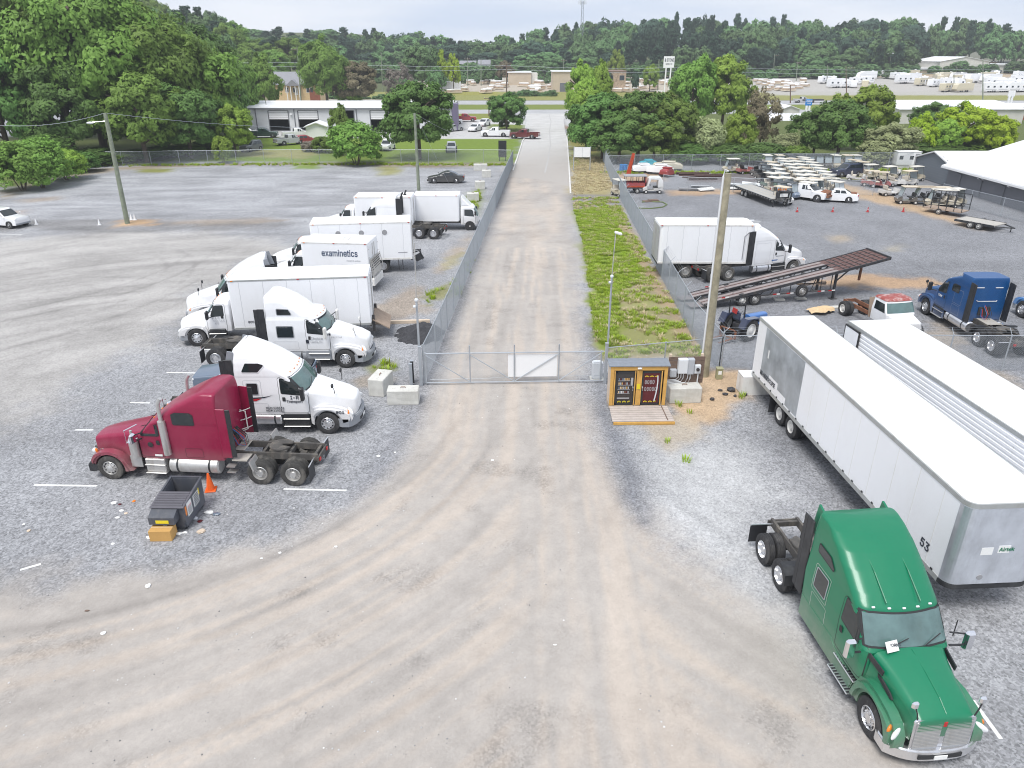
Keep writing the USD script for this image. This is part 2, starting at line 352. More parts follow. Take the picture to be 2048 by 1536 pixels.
PATCH += [
    (wpoly(-400, 600, 222, 243), (.20, .245, .05), .6, .6, 1, .05),
    (wpoly(-400, 700, 262, 300), (.30, .30, .10), .6, 1.5, 1, .05),
    (wpoly(-40, 420, 300, 405), (.52, .46, .38), 3, 3, 1, .4),
    (wpoly(95, 330, 285, 395), (.50, .48, .45), 3, 3, .9, .3),
    (wpoly(60, 400, 385, 412), (.50, .38, .25), 3, 4, .8, .3),
    (wpoly(-170, -60, 225, 330), (.28, .24, .13), 3, 4, .8, .2),
    (wpoly(-110, -30, 262, 275), (.50, .46, .40), 1.5, 1, .8, .2),
    (wpoly(-45, -5, 285, 300), (.32, .31, .08), 1, 1, 1, .05),
]
def ground_colour(P):
    n = len(P); base = np.array(C_GRAV)*np.ones((n, 3)); grav = np.ones(n)
    far = P[:, 1] > 262; base[far] = (.12, .14, .06); grav[far] = .1
    side = (np.abs(P[:, 0]) > 240) | (P[:, 1] < -60); base[side] = (.2, .2, .15)
    q = np.c_[P, np.zeros(n)]
    en = (meshkit.fbm(q*.55, 4, 3)-.5)*2 + (meshkit.fbm(q*2.2, 3, 9)-.5)*.9
    for poly, c, fe, no, op, gr in PATCH:
        lo, hi = poly.min(0)-fe-no*1.5, poly.max(0)+fe+no*1.5
        k = np.where(((P >= lo) & (P <= hi)).all(1))[0]
        if not len(k): continue
        w = sstep(-fe, fe, poly_sd(P[k], poly) + en[k]*no)*op
        base[k] = base[k]*(1-w[:, None]) + np.array(c)*w[:, None]; grav[k] = grav[k]*(1-w) + gr*w
    # wheel worn streaks: one family follows the road, others sweep to the left and the right of the entrance
    wd = sstep(-.5, 1.5, poly_sd(P, DIRT))*(P[:, 1] < 110)
    u = P[:, 0] - (1.0 + .0475*(P[:, 1]-30)); v = P[:, 1]
    s1 = meshkit.fbm(np.stack([u*1.9, v*.07, 0*u], 1), 4, 21)
    cl = np.array([-19.0, 32.5]); rl = np.hypot(*(P-cl).T); al = np.arctan2(P[:, 1]-cl[1], P[:, 0]-cl[0])
    s2 = meshkit.fbm(np.stack([rl*1.5, al*1.6, 0*u+5], 1), 4, 22)
    cr = np.array([23.0, 32.0]); rr = np.hypot(*(P-cr).T); ar = np.arctan2(P[:, 1]-cr[1], P[:, 0]-cr[0])
    s3 = meshkit.fbm(np.stack([rr*1.6, ar*1.6, 0*u+9], 1), 4, 23)
    near = sstep(33, 24, v); left = near*sstep(3, -3, P[:, 0]); right = near*sstep(2.5, 6, P[:, 0])
    fine = lambda a, b, k: (meshkit.fbm(np.stack([a*6.5, b, 0*a+k], 1), 2, 71)-.5)*.55
    s1 = s1+fine(u, v*.1, 1); s2 = s2+fine(rl, al*2.5, 2); s3 = s3+fine(rr, ar*2.5, 3)
    s = s1*(1-left)*(1-right) + s2*left + s3*right*(1-left)
    mott = meshkit.fbm(q*.32, 4, 31)-.5
    tone = 1 + wd*((s-.5)*.36 + mott*.20) + (1-wd)*(mott*.42)*(P[:, 1] < 130)
    # the back of the left yard is raked into low ridges
    rk = meshkit.fbm(np.stack([P[:, 0]*.22, v*1.1, 0*u], 1), 3, 41)-.5
    yard = sstep(58, 72, v)*sstep(116, 108, v)*sstep(2, -6, P[:, 0])
    tone += yard*(rk*.75+.10)
    tl = meshkit.fbm(np.stack([rl*.9, al*2.2, 0*u+2], 1), 3, 51)-.5
    old = sstep(30, 40, v)*sstep(72, 64, v)*sstep(-14, -20, P[:, 0]); tone += old*tl*.5
    # single tyre tracks: pairs of narrow curved bands
    for k, (cx, cy, R0, a0, a1, dk) in enumerate(((-19, 32.5, 14.6, -1.9, .15, .12), (-19, 32.5, 17.3, -1.9, .0, .10), (-17, 31, 20.5, -1.8, -.1, .12), (-22, 34, 22.5, -1.6, .0, .09), (-15, 30, 12.2, -2.0, .2, .10), (-44, 58, 17, -1.4, .3, .16), (-40, 50, 14, -1.0, .9, .15), (-47, 54, 24, -1.2, .2, .13), (-36, 66, 19, -2.2, -.6, .13), (-30, 40, 11, 1.0, 2.6, .12), (24, 32, 19.6, -2.9, -1.7, .10), (23, 31, 16.4, -3.0, -1.8, .09), (60, 60, 26, 2.6, 4.2, .10), (45, 72, 20, -2.6, -.8, .10), (130, 30, 127, 2.9, 3.25, .08), (130, 30, 129.5, 2.9, 3.25, .07))):
        d_ = P-[cx, cy]; r_ = np.hypot(*d_.T); a_ = np.arctan2(d_[:, 1], d_[:, 0]); a_ = np.where(a_ < a0-.5, a_+2*PI, a_)
        w_ = sstep(a0, a0+.35, a_)*sstep(a1, a1-.35, a_)*(.35+.65*sstep(.35, .6, meshkit.noise(np.c_[P*.45, 0*u+k], 5)))
        wob = (meshkit.noise(np.c_[P*.12, 0*u+k], 7)-.5)*.8
        tone -= dk*w_*(np.exp(-((r_-R0-wob)/.17)**2)+np.exp(-((r_-R0-1.95-wob)/.17)**2))
    base *= np.clip(tone, .5, 1.5)[:, None]
    warm = wd*(sstep(.45, .7, s)*.05); base *= np.stack([1+warm, 1+0*warm, 1-warm], 1)
    # dark damp blotches in the foreground dirt
    bl = sstep(.62, .76, meshkit.fbm(q*.75, 4, 61))*wd; base *= (1-.13*bl)[:, None]; grav = np.clip(grav+.3*bl, 0, 1)
    return np.clip(base*.77, .01, .8), np.clip(grav, 0, 1)
def ground_mat():
    n = {'a': ('attribute', {'attribute': 'tint'}), 'g': ('attribute', {'attribute': 'stones'}), 'geo': ('geometry', {}),
         'v': ('voronoi_texture', {'scale': 17.0, 'randomness': 1.0}), 'v2': ('voronoi_texture', {'scale': 9.0, 'randomness': 1.0}),
         'n1': ('noise_texture', {'scale': 1.4, 'detail': 8.0, 'roughness': .65}), 'n2': ('noise_texture', {'scale': 45.0, 'detail': 3.0}),
         'bw': ('rgb_to_bw', {}), 'bw2': ('rgb_to_bw', {}),
         'm1': ('math', {'math_type': 'multiply_add', 'value2': .85, 'value3': -.425}),
         'm1b': ('math', {'math_type': 'multiply_add', 'value2': .3, 'value3': -.15}),
         'ms': ('math', {'math_type': 'add'}), 'm2': ('math', {'math_type': 'multiply'}),
         'm3': ('math', {'math_type': 'multiply_add', 'value2': .42, 'value3': .79}),
         'm4': ('math', {'math_type': 'add'}), 'mm': ('math', {'math_type': 'multiply_add', 'value2': .28, 'value3': -.14}), 'm5': ('math', {'math_type': 'add'}),
         'hs': ('hsv', {}), 'bm': ('math', {'math_type': 'add'}), 'bp': ('bump', {'strength': .55, 'distance': .03}),
         'p': ('principled_bsdf', {'roughness': .93, 'specular_ior_level': .2})}
    L = [('geo.position', 'v.vector'), ('geo.position', 'v2.vector'), ('geo.position', 'n1.vector'), ('geo.position', 'n2.vector'), ('v.color', 'bw.color'), ('bw.val', 'm1.value1'),
         ('v2.color', 'bw2.color'), ('bw2.val', 'm1b.value1'), ('m1.value', 'ms.value1'), ('m1b.value', 'ms.value2'),
         ('ms.value', 'm2.value1'), ('g.fac', 'm2.value2'), ('n1.fac', 'm3.value1'), ('m2.value', 'm4.value1'), ('m3.value', 'm4.value2'), ('n2.fac', 'mm.value1'),
         ('m4.value', 'm5.value1'), ('mm.value', 'm5.value2'), ('a.color', 'hs.color'), ('m5.value', 'hs.value'), ('hs.color', 'p.base_color'),
         ('m2.value', 'bm.value1'), ('n1.fac', 'bm.value2'), ('bm.value', 'bp.height'), ('bp.normal', 'p.normal')]
    MATS['ground'] = usdkit.material(stage, '/World/Looks/ground', n, L, surface='p.BSDF')
ground_mat()
def ground_block(xs, ys, dz=0.0):
    X, Y = np.meshgrid(xs, ys); P = np.stack([X.ravel(), Y.ravel()], 1)
    V = np.c_[P, terrain(P[:, 0], P[:, 1]) + dz]
    n, m = len(xs), len(ys)
    i, j = np.meshgrid(np.arange(m-1), np.arange(n-1), indexing='ij')
    F = np.concatenate([np.stack([i*n+j, i*n+j+1, (i+1)*n+j+1], -1).reshape(-1, 3), np.stack([i*n+j, (i+1)*n+j+1, (i+1)*n+j], -1).reshape(-1, 3)])
    return V, F
def write_ground(name, V, F, C, S, kind='structure'):
    used = np.unique(F); k = np.full(len(V), -1); k[used] = np.arange(len(used))
    m = usdkit.mesh(stage, numbered('/World', name), (V[used], k[F]), MATS['ground'])
    pv = UsdGeom.PrimvarsAPI(m)
    pv.CreatePrimvar('tint', Sdf.ValueTypeNames.Color3fArray, 'vertex').Set(Vt.Vec3fArray.FromNumpy(C[used].astype(np.float32)))
    pv.CreatePrimvar('stones', Sdf.ValueTypeNames.FloatArray, 'vertex').Set(Vt.FloatArray.FromNumpy(S[used].astype(np.float32)))
    tag(m, kind=kind)
blocks = [ground_block(np.arange(-46, 46.01, .2), np.arange(2, 62.01, .2)),
          ground_block(np.arange(-206, 274.01, 1.0), np.arange(62, 334.01, 1.0)),
          ground_block(np.r_[np.arange(-800, -300, 50), np.arange(-300, 400, 14), np.arange(400, 801, 50)], np.r_[np.arange(331, 560, 10), np.arange(560, 901, 40)], -.12),
          ground_block(np.linspace(-800, -203, 12), np.linspace(-400, 336, 20), -.05), ground_block(np.linspace(271, 800, 12), np.linspace(-400, 336, 20), -.05),
          ground_block(np.linspace(-210, 280, 12), np.linspace(-400, 2.0, 10)), ground_block(np.linspace(-210, -46, 10), np.linspace(2.0, 62, 8)), ground_block(np.linspace(46, 280, 10), np.linspace(2.0, 62, 8))]
V = np.vstack([b[0] for b in blocks]); off = np.cumsum([0]+[len(b[0]) for b in blocks])
F = np.vstack([b[1]+o for b, o in zip(blocks, off)])
COL, GRV = ground_colour(V[:, :2])
cen = V[F].mean(1)[:, :2]
lab = np.zeros(len(F), int)
box_ = (cen[:, 1] < 120) & (np.abs(cen[:, 0]) < 46)
k = np.where(box_)[0]; lab[k[poly_sd(cen[k], DIRT) > 0]] = 1
VERGE = GP([(1143, 395), (1235, 395), (1262, 455), (1330, 570), (1385, 672), (1410, 715), (1205, 720), (1190, 690), (1180, 600), (1165, 480), (1148, 420)])
lab[k[(poly_sd(cen[k], VERGE) > 0) & (lab[k] == 0)]] = 2
lab[(lab == 0) & (cen[:, 1] > 116)] = 3
for i_, nm in enumerate(('gravel_ground', 'driveway', 'grass_verge', 'terrain')):
    write_ground(nm, V, F[lab == i_], COL, GRV)

# ------------------------------------------------------------------ paved road, kerbs, highway
def paved_mat():      # concrete with yard dirt carried onto its near end by the trucks
    n = {'g': ('geometry', {}), 'x': ('separate_xyz', {}), 'n1': ('noise_texture', {'scale': .28, 'detail': 7.0, 'roughness': .65}), 'r1': ('rgb_ramp', {'ramp': [(.3, (.40, .39, .375)), (.7, (.52, .51, .495))]}),
         'mr': ('map_range', {'from_min': 101.0, 'from_max': 150.0, 'to_min': 1.25, 'to_max': -.35}), 'a': ('math', {'math_type': 'add'}), 's': ('math', {'math_type': 'multiply_add', 'value2': 1.1, 'value3': -.55}), 'c': ('clamp', {}), 'm': ('mix', {'color2': (.365, .337, .310)}), 'p': ('principled_bsdf', {'roughness': .92})}
    MATS['concrete_road'] = usdkit.material(stage, '/World/Looks/concrete_road', n, [('g.position', 'x.vector'), ('g.position', 'n1.vector'), ('n1.fac', 'r1.fac'), ('x.y', 'mr.value'), ('n1.fac', 's.value1'), ('mr.result', 'a.value1'), ('s.value', 'a.value2'), ('a.value', 'c.value'), ('c.result', 'm.fac'), ('r1.color', 'm.color1'), ('m.color', 'p.base_color')], surface='p.BSDF')
paved_mat()
mat('asphalt', (.36, .36, .365), .9, var=.12, vscale=.3)
mat('asphalt_old', (.22, .22, .225), .9, var=.12, vscale=.3)
mat('kerb', (.58, .57, .55), .9, var=.15, vscale=1.0)
mat('road_paint', (.74, .74, .72), .8, dirt=(.45, .44, .43), dscale=3, damt=.8)
mat('crack', (.40, .39, .38), .95)
def strip(pts_l, pts_r, z): return grid_patch(np.stack([np.c_[np.array(pts_l), np.full(len(pts_l), z)], np.c_[np.array(pts_r), np.full(len(pts_r), z)]], 1))
def fan(poly, z):
    m = trimesh.creation.extrude_polygon(sg.Polygon(poly), .01, engine='earcut'); f = m.faces[(m.face_normals[:, 2] > .9)]
    v = m.vertices.copy(); v[:, 2] = z; t = trimesh.Trimesh(v, f, process=True); t.remove_unreferenced_vertices(); return t
PAVED = GP([(1008, 352), (1022, 344), (1046, 282), (1051, 272), (1050, 262), (1053, 240), (1050, 226), (1040, 222), (1150, 222), (1134, 228), (1127, 240), (1130, 262), (1133, 272), (1139, 345), (1141, 374), (1120, 366), (1095, 361), (1060, 357), (1030, 355)])
obj('paved_road', fan(PAVED, .004), 'concrete_road', kind='structure')
def kerb(pts, name='kerb'):
    pts = np.array(pts); out = MB()
    for a, b in zip(pts[:-1], pts[1:]):
        d = b-a; L = np.hypot(*d); m = trimesh.creation.box((L+.02, .18, .14)); m.apply_transform(trimesh.transformations.rotation_matrix(math.atan2(d[1], d[0]), (0, 0, 1)))
        m.apply_translation((*(a+b)/2, .07)); out.add(m)
    out.build(name, 'kerb', kind='structure')
kerb(GP([(1026, 342), (1034, 318), (1045, 283), (1049, 277), (1040, 274), (1010, 276)])); kerb(GP([(1141, 388), (1138, 335), (1134, 275), (1138, 268), (1150, 262)]))
kerb(GP([(975, 262), (1040, 268), (1051, 261), (1052, 250)]))
for i, (y0, y1, m_) in enumerate(((207.5, 221, 'asphalt'), (244, 261, 'asphalt'))):
    obj('highway', strip([(x, y0) for x in (-420, -100, 100, 400, 700)], [(x, y1) for x in (-420, -100, 100, 400, 700)], .006), m_, kind='structure')
    e = MB()
    for yy in (y0+.6, y1-.6):
        e.add(strip([(-420, yy), (700, yy)], [(-420, yy+.16), (700, yy+.16)], .011))
    for x in np.arange(-400, 690, 12.): e.add(strip([(x, (y0+y1)/2), (x+3.5, (y0+y1)/2)], [(x, (y0+y1)/2+.15), (x+3.5, (y0+y1)/2+.15)], .011))
    e.build('road_marking', 'road_paint', kind='structure')
obj('highway_shoulder', strip([(-420, 261.02), (700, 261.02)], [(-420, 264), (700, 264)], .004), 'asphalt_old', kind='structure')
# long tarred crack in the paved road
cp = GP([(1098, 228), (1102, 243), (1099, 262), (1101, 290), (1096, 320), (1090, 345)]); obj('tarred_crack', grid_patch(np.stack([np.c_[cp-[.12, 0], np.full(6, .008)], np.c_[cp+[.12, 0], np.full(6, .008)]], 1)), 'crack', kind='structure')
# white parking lines
for a, b in (((68, 970), (194, 972)), ((567, 978), (693, 981)), ((260, 805), (300, 806)), ((333, 745), (400, 746)), ((405, 699), (470, 700)), ((0, 468), (45, 469)), ((1945, 1400), (2002, 1478)), ((150, 860), (186, 860)), ((40, 1140), (82, 1128))):
    p, q = G(*a)[:2], G(*b)[:2]; d = (q-p)/np.linalg.norm(q-p); n_ = np.array([-d[1], d[0]])*.055
    obj('parking_line', strip([p-n_, q-n_], [p+n_, q+n_], .004), 'road_paint', kind='structure')
# ------------------------------------------------------------------ vehicle materials
def paint(name, col, **k): return mat(name, col, rough=k.pop('rough', .32), coat=k.pop('coat', .35), grime=k.pop('grime', .95), **k)
paint('white_paint', (.85, .855, .87), dirt=(.52, .49, .45), dscale=.9, damt=.35)
paint('white_body', (.85, .855, .87), rough=.45, coat=.1, grime=.6, dirt=(.62, .60, .57), dscale=.5, damt=.25)
mat('white_roof', (.82, .82, .815), .6, dirt=(.60, .56, .51), dscale=.42, damt=1.0)
paint('maroon_paint', (.25, .008, .045), coat=.12, dirt=(.34, .08, .12), dscale=1.1, damt=.3)
paint('green_paint', (.003, .165, .078), rough=.34, coat=.2, dirt=(.03, .20, .10), dscale=.8, damt=.3)
paint('blue_paint', (.003, .065, .21), rough=.38, coat=.12, dirt=(.05, .12, .24), dscale=1, damt=.3)
paint('light_blue_paint', (.02, .24, .62), rough=.4, dirt=(.05, .2, .42), dscale=1.4, damt=.5)
mat('rubber', (.028, .028, .03), .85, var=.35, vscale=5, dirt=(.16, .15, .14), dscale=2.5, damt=.6)
mat('rubber_dusty', (.05, .048, .045), .9, var=.3, vscale=5, dirt=(.26, .24, .21), dscale=2.0, damt=.8)
mat('black_plastic', (.022, .023, .026), .55, var=.2, dirt=(.12, .12, .12), dscale=2, damt=.4)
mat('dark_steel', (.045, .045, .05), .6, metal=.3, var=.3, dirt=(.17, .14, .11), dscale=3, damt=.7)
mat('frame_grime', (.075, .07, .065), .8, var=.3, dirt=(.24, .21, .17), dscale=3, damt=.8)
mat('alloy', (.78, .78, .79), .28, metal=.9, dirt=(.45, .42, .38), dscale=4, damt=.5)
mat('dull_alloy', (.62, .61, .59), .42, metal=.75, dirt=(.36, .32, .27), dscale=3, damt=.7)
mat('chrome', (.86, .86, .88), .12, metal=1.0)
mat('steel_white', (.72, .71, .68), .5, dirt=(.35, .30, .25), dscale=3, damt=.6)
mat('grey_plastic', (.27, .285, .31), .5, var=.06, dirt=(.4, .38, .35), dscale=2, damt=.4)
mat('window_glass', (.018, .024, .026), .04, spec=.8)
mat('windshield_glass', (.10, .165, .16), .04, spec=.8, var=.35, vscale=1.1)
mat('headlamp_glass', (.72, .73, .74), .08, spec=.8)
mat('amber_lens', (.75, .22, .03), .25)
mat('red_lens', (.45, .02, .02), .3)
mat('seam_black', (.03, .03, .032), .8)
mat('grille_mesh', (.42, .43, .44), .35, metal=.7)
mat('decal_black', (.03, .035, .05), .6)
mat('decal_navy', (.035, .06, .12), .6)
mat('decal_red', (.5, .02, .03), .5)
mat('decal_grey', (.38, .39, .41), .6)
mat('paper_white', (.78, .78, .76), .8)
mat('deck_plate', (.50, .47, .42), .6, metal=.3, dirt=(.3, .26, .21), dscale=4, damt=.6)
mat('hub_oil', (.2, .19, .18), .4, metal=.6)
mat('hose_red', (.4, .03, .03), .5); mat('hose_blue', (.03, .12, .35), .5)
mat('rust', (.20, .085, .045), .9, var=.4, vscale=4)

# ------------------------------------------------------------------ wheels
def flip_y(m):
    v = m.vertices.copy(); v[:, 1] *= -1
    return trimesh.Trimesh(v, m.faces[:, ::-1], process=False)
def tyre_mesh(R, w, rim, n=28):
    h = w/2; g = R-.014
    pr = [(rim, -h+.03), (rim+.02, -h+.005), (rim+(R-rim)*.5, -h-.012), (R-.03, -h+.006), (R, -h+.03)]
    for k in range(1, 4):
        c = -h + .03 + (w-.06)*k/4; pr += [(R, c-.012), (g, c-.008), (g, c+.008), (R, c+.012)]
    pr += [(R, h-.03), (R-.03, h-.006), (rim+(R-rim)*.5, h+.012), (rim+.02, h-.005), (rim, h-.03)]
    return lathe(pr, n)
def rim_front(rim, w, n=24):      # face bulges outwards
    h = w/2
    return lathe([(rim+.012, h-.02), (rim-.012, h+.0), (rim-.03, h-.05), (rim-.05, h-.075), (rim*.66, h-.035), (rim*.5, h-.02), (rim*.45, h-.02), (rim*.44, h+.01), (rim*.2, h+.04), (0.001, h+.05)], n)
def rim_rear(rim, w, n=24):       # deep dish
    h = w/2
    return lathe([(rim+.012, h-.02), (rim-.012, h), (rim-.03, h-.06), (rim-.05, h-.13), (rim*.68, h-.155), (rim*.55, h-.15), (rim*.5, h-.15), (rim*.46, h-.06), (rim*.36, h-.02), (0.001, h-.01)], n)
def holes(rim, w, deep, n=10):
    mb = MB(); h = w/2 - (.155 if deep else .048); r = rim*(.80 if deep else .78)
    for k in range(n):
        a = 2*PI*k/n + .15; c = np.array([r*math.cos(a), h, r*math.sin(a)])
        mb.cyl(c, c+[0, .012, 0], .032, 8)
    return mb.mesh()
def nuts(rim, w, deep):
    mb = MB(); h = w/2 - (.15 if deep else .03); r = rim*.58
    for k in range(10):
        a = 2*PI*k/10; c = np.array([r*math.cos(a), h, r*math.sin(a)])
        mb.cyl(c, c+[0, .045, 0], .016, 6)
    return mb.mesh()
WKIT = {}
def wheel(parent, x, y, side, R=.515, w=.28, dual=False, tyre='rubber', rim='alloy', z=None, rimr=None, holes_n=10, name='wheel', steer=0.0):
    key = (R, w, dual, rimr)
    if key not in WKIT:
        rr = rimr or R*.565
        WKIT[key] = (tyre_mesh(R, w, rr), rim_rear(rr, w) if dual else rim_front(rr, w), holes(rr, w, dual), nuts(rr, w, dual))
    t, r, h, nt = WKIT[key]
    if side < 0: t, r, h, nt = map(flip_y, (t, r, h, nt))
    p = sub(name, parent, (x, y, R if z is None else z), steer)
    obj('tyre', t, tyre, p, smooth=35)
    if dual: obj('tyre', moved(t, (0, -side*(w+.06), 0)), tyre, p, smooth=35)
    obj('rim', r, rim, p, smooth=40); obj('hand_holes', h, 'seam_black', p, kind='stuff'); obj('wheel_nuts', nt, rim if R > .4 else 'hub_oil', p, kind='stuff')
    return p

# ------------------------------------------------------------------ cab shapes
class Shell:
    """a body given by plan outlines stacked over z: columns z, xf, xr, w, rf, rr, bulge"""
    NF, NC, NS, NR = 5, 6, 5, 3
    def __init__(self, rows):
        self.t = np.array(rows, float)
    def at(self, z): return [np.interp(z, self.t[:, 0], self.t[:, k]) for k in range(1, 7)]
    def w(self, z): return float(np.interp(z, self.t[:, 0], self.t[:, 3]))
    def half(self, z, off=0.0):
        xf, xr, w, rf, rr, bu = self.at(z); xf += off; xr -= off; w += off
        ys = np.linspace(0, w-rf, self.NF+1); pts = [(xf - bu*(y/w)**2, y) for y in ys]
        xe = pts[-1][0]
        for k in range(1, self.NC+1):
            a = k/self.NC*PI/2; pts.append((xe - rf*(1-math.cos(a)) - 0*a, w-rf + rf*math.sin(a)))
        for k in range(1, self.NS+1): pts.append((xe-rf + (xr+rr-(xe-rf))*k/self.NS, w))
        for k in range(1, self.NR+1):
            a = k/self.NR*PI/2; pts.append((xr+rr - rr*math.sin(a), w-rr+rr*math.cos(a)))
        pts.append((xr, 0))
        return np.array(pts)
    def ring(self, z, off=0.0):
        h = self.half(z, off); m = h[1:-1][::-1]*[1, -1]
        r = np.vstack([h, m]); return np.c_[r, np.full(len(r), z)]
    def mesh(self, z0=None, z1=None, n=26):
        z0 = self.t[0, 0] if z0 is None else z0; z1 = self.t[-1, 0] if z1 is None else z1
        zs = np.unique(np.r_[np.linspace(z0, z1, n), self.t[(self.t[:, 0] > z0) & (self.t[:, 0] < z1), 0]])
        return loft([self.ring(z) for z in zs])
    def windshield(self, z0, z1, off=.014, reach=None, y_frac=(0, 1), n=7):
        """glass wrapped round the front; reach: how many outline points past the centre"""
        reach = self.NF + 3 if reach is None else reach; P = []
        for z in np.linspace(z0, z1, n):
            h = self.half(z, off)[:reach+1]; full = np.vstack([h[::-1]*[1, -1], h[1:]])
            P.append(np.c_[full, np.full(len(full), z)])
        return grid_patch(np.array(P)[:, ::-1])
    def flank(self, x, z, off):
        h = self.half(z, off)[:self.NF+self.NC+self.NS+1]
        return float(np.interp(-x, -h[:, 0], h[:, 1]))
    def side(self, poly, side, off=.012, step=.24):
        """polygon in (x, z) laid on the flank, round the front corner too"""
        poly = poly if hasattr(poly, 'area') else sg.Polygon(poly)
        V, Fc, o = [], [], 0
        x0, z0, x1, z1 = poly.bounds
        ez = np.linspace(z0, z1, max(1, int((z1-z0)/step))+1); xc = -1.35
        ex = np.r_[x0, np.arange(max(xc, x0+.05), x1-.02, .11), x1] if x1 > xc else np.array([x0, x1])
        for a, b in zip(ez[:-1], ez[1:]):
            for xa, xb in zip(ex[:-1], ex[1:]):
                q = poly.intersection(sg.box(xa, a, xb, b))
                for g in getattr(q, 'geoms', [q]):
                    if g.geom_type != 'Polygon' or g.area < 1e-5: continue
                    v, f = trimesh.creation.triangulate_polygon(g, engine='earcut')
                    v = np.array([(min(x, self.half(z, off)[self.NF+2, 0]), z) for x, z in v])
                    V.append(np.c_[v[:, 0], [side*self.flank(x, z, off) for x, z in v], v[:, 1]]); Fc.append(np.asarray(f)+o); o += len(v)
        t = trimesh.Trimesh(np.vstack(V), np.vstack(Fc), process=False); t.merge_vertices()
        if t.face_normals[:, 1].mean()*side < 0: t.invert()
        return t
def hood_ring(x, wb, wt, zb, zt, r, crown=.04, n=5):
    pts = [(wb, zb), (wb*.5+wt*.5, zb*.5+(zt-r)*.5)]
    for k in range(n+1):
        a = k/n*PI/2; pts.append((wt-r+r*math.cos(a), zt-r+r*math.sin(a)))
    pts += [((wt-r)*.5, zt+crown*.75), (0, zt+crown)]
    h = np.array(pts); full = np.vstack([h, (h[:-1]*[-1, 1])[::-1]])
    return np.c_[np.full(len(full), x), full]
def arch_fender(profile, wheel_x, wheel_z, rad, y0, y1, ch=.07):
    p = sg.Polygon(profile).difference(sg.Point(wheel_x, wheel_z).buffer(rad, quad_segs=10)).difference(sg.box(wheel_x-rad, -1, wheel_x+rad, wheel_z))
    if p.geom_type != 'Polygon': p = max(p.geoms, key=lambda g: g.area)
    return prism_y(p, y0, y1, ch)
def bumper_mesh(x, W, bow, z0, z1, th=.16, ch=.04, wrap=.35):
    ys = np.linspace(-W, W, 17); out = [(x - bow*(abs(y)/W)**3.0, y) for y in ys]
    out = [(out[0][0]-wrap, -W)] + out + [(out[-1][0]-wrap, W)]
    inn = [(a-th, b*.93) for a, b in out][::-1]
    m = extrude(sg.Polygon(out+inn).buffer(0), z1-z0, z0, ch); return m
def frame_parts(t, x0, x1, tandem, wmat='frame_grime', y=.43, fifth=True, deck=None, z=.98):
    """chassis: rails, cross members, coupling plate, axles, springs"""
    f = MB()
    for s in (-1, 1): f.b(x0, x1, s*y-.04, s*y+.04, z-.14, z+.13)
    for x in np.arange(x0+.15, x1-.3, 1.05): f.b(x-.05, x+.05, -y, y, z-.1, z+.08)
    for a in tandem:
        f.cyl((a, -.95, .5), (a, .95, .5), .07, 8); f.sph((a, 0, .52), .2, 1)
        for s in (-1, 1): f.b(a-.35, a+.35, s*.5-.05, s*.5+.05, .6, .72)
        f.box((a, 0, .72), (.25, .8, .1)); f.cyl((a-.3, .33, .55), (a+.2, .4, .8), .08, 8); f.cyl((a-.3, -.33, .55), (a+.2, -.4, .8), .08, 8)
    f.build('chassis_frame', wmat, t)
    if fifth:
        c = np.mean(tandem)+.1
        pl = sg.Point(0, 0).buffer(.46, quad_segs=8).difference(sg.Polygon([(-.7, -.22), (-.05, -.045), (-.05, .045), (-.7, .22)]))
        m = extrude(pl, .06, 1.19, .015); m.apply_translation((c, 0, 0))
        mb = MB().add(m); mb.b(c-.35, c+.35, -.42, -.3, 1.1, 1.19); mb.b(c-.35, c+.35, .3, .42, 1.1, 1.19)
        mb.build('coupling_plate', 'frame_grime', t)
    if deck: MB().b(deck[0], deck[1], -.42, .42, z+.15, z+.18, .01).build('deck_plate', 'deck_plate', t)
def mirror(t, x, y, z, side, h=.62, mat_='black_plastic', arm='black_plastic', aw=.13):
    p = sub('mirror', t)
    mb = MB(); mb.box((x, y, z), (.16, .26, h), None, .05); mb.build('mirror_head', mat_, p, smooth=30)
    MB().tube([(x-.05, y-side*.08, z-h*.35), (x-.12, y-side*.38, z-h*.45)], .03).tube([(x-.05, y-side*.08, z+h*.3), (x-.2, y-side*.40, z+h*.2)], .022).build('mirror_arm', arm, p)
def tank(t, x0, x1, y, z, r=.32, mat_='alloy', straps=2):
    prof = [(.001, x0), (r*.8, x0), (r, x0+.05), (r, x1-.05), (r*.8, x1), (.001, x1)]
    m = lathe(prof, 22, 'y'); v = m.vertices.copy(); m.vertices = np.stack([v[:, 1], v[:, 0]+y, v[:, 2]+z], 1); m.invert()
    p = obj('fuel_tank', m, mat_, t, smooth=35)
    for k in range(straps):
        xs = x0 + (x1-x0)*(.18 + .64*k/max(1, straps-1)); mm = lathe([(r+.004, xs-.035), (r+.012, xs-.035), (r+.012, xs+.035), (r+.004, xs+.035)], 22, 'y'); v = mm.vertices.copy()
        mm.vertices = np.stack([v[:, 1], v[:, 0]+y, v[:, 2]+z], 1); mm.invert(); obj('tank_strap', mm, 'black_plastic', p)
def mudflap(t, x, y, hanger='alloy'):
    MB().box((x, y, .62), (.015, .6, .66)).build('mudflap', 'black_plastic', t)
def roof_markers(t, sh, z, n=5, mat_='amber_lens'):
    h = sh.half(z, .02)
    for y in np.linspace(-.75, .75, n):
        x = np.interp(abs(y), h[:sh.NF+3, 1], h[:sh.NF+3, 0]); MB().box((x, y, z), (.05, .09, .05), None, .015).build('marker_lamp', mat_, t)
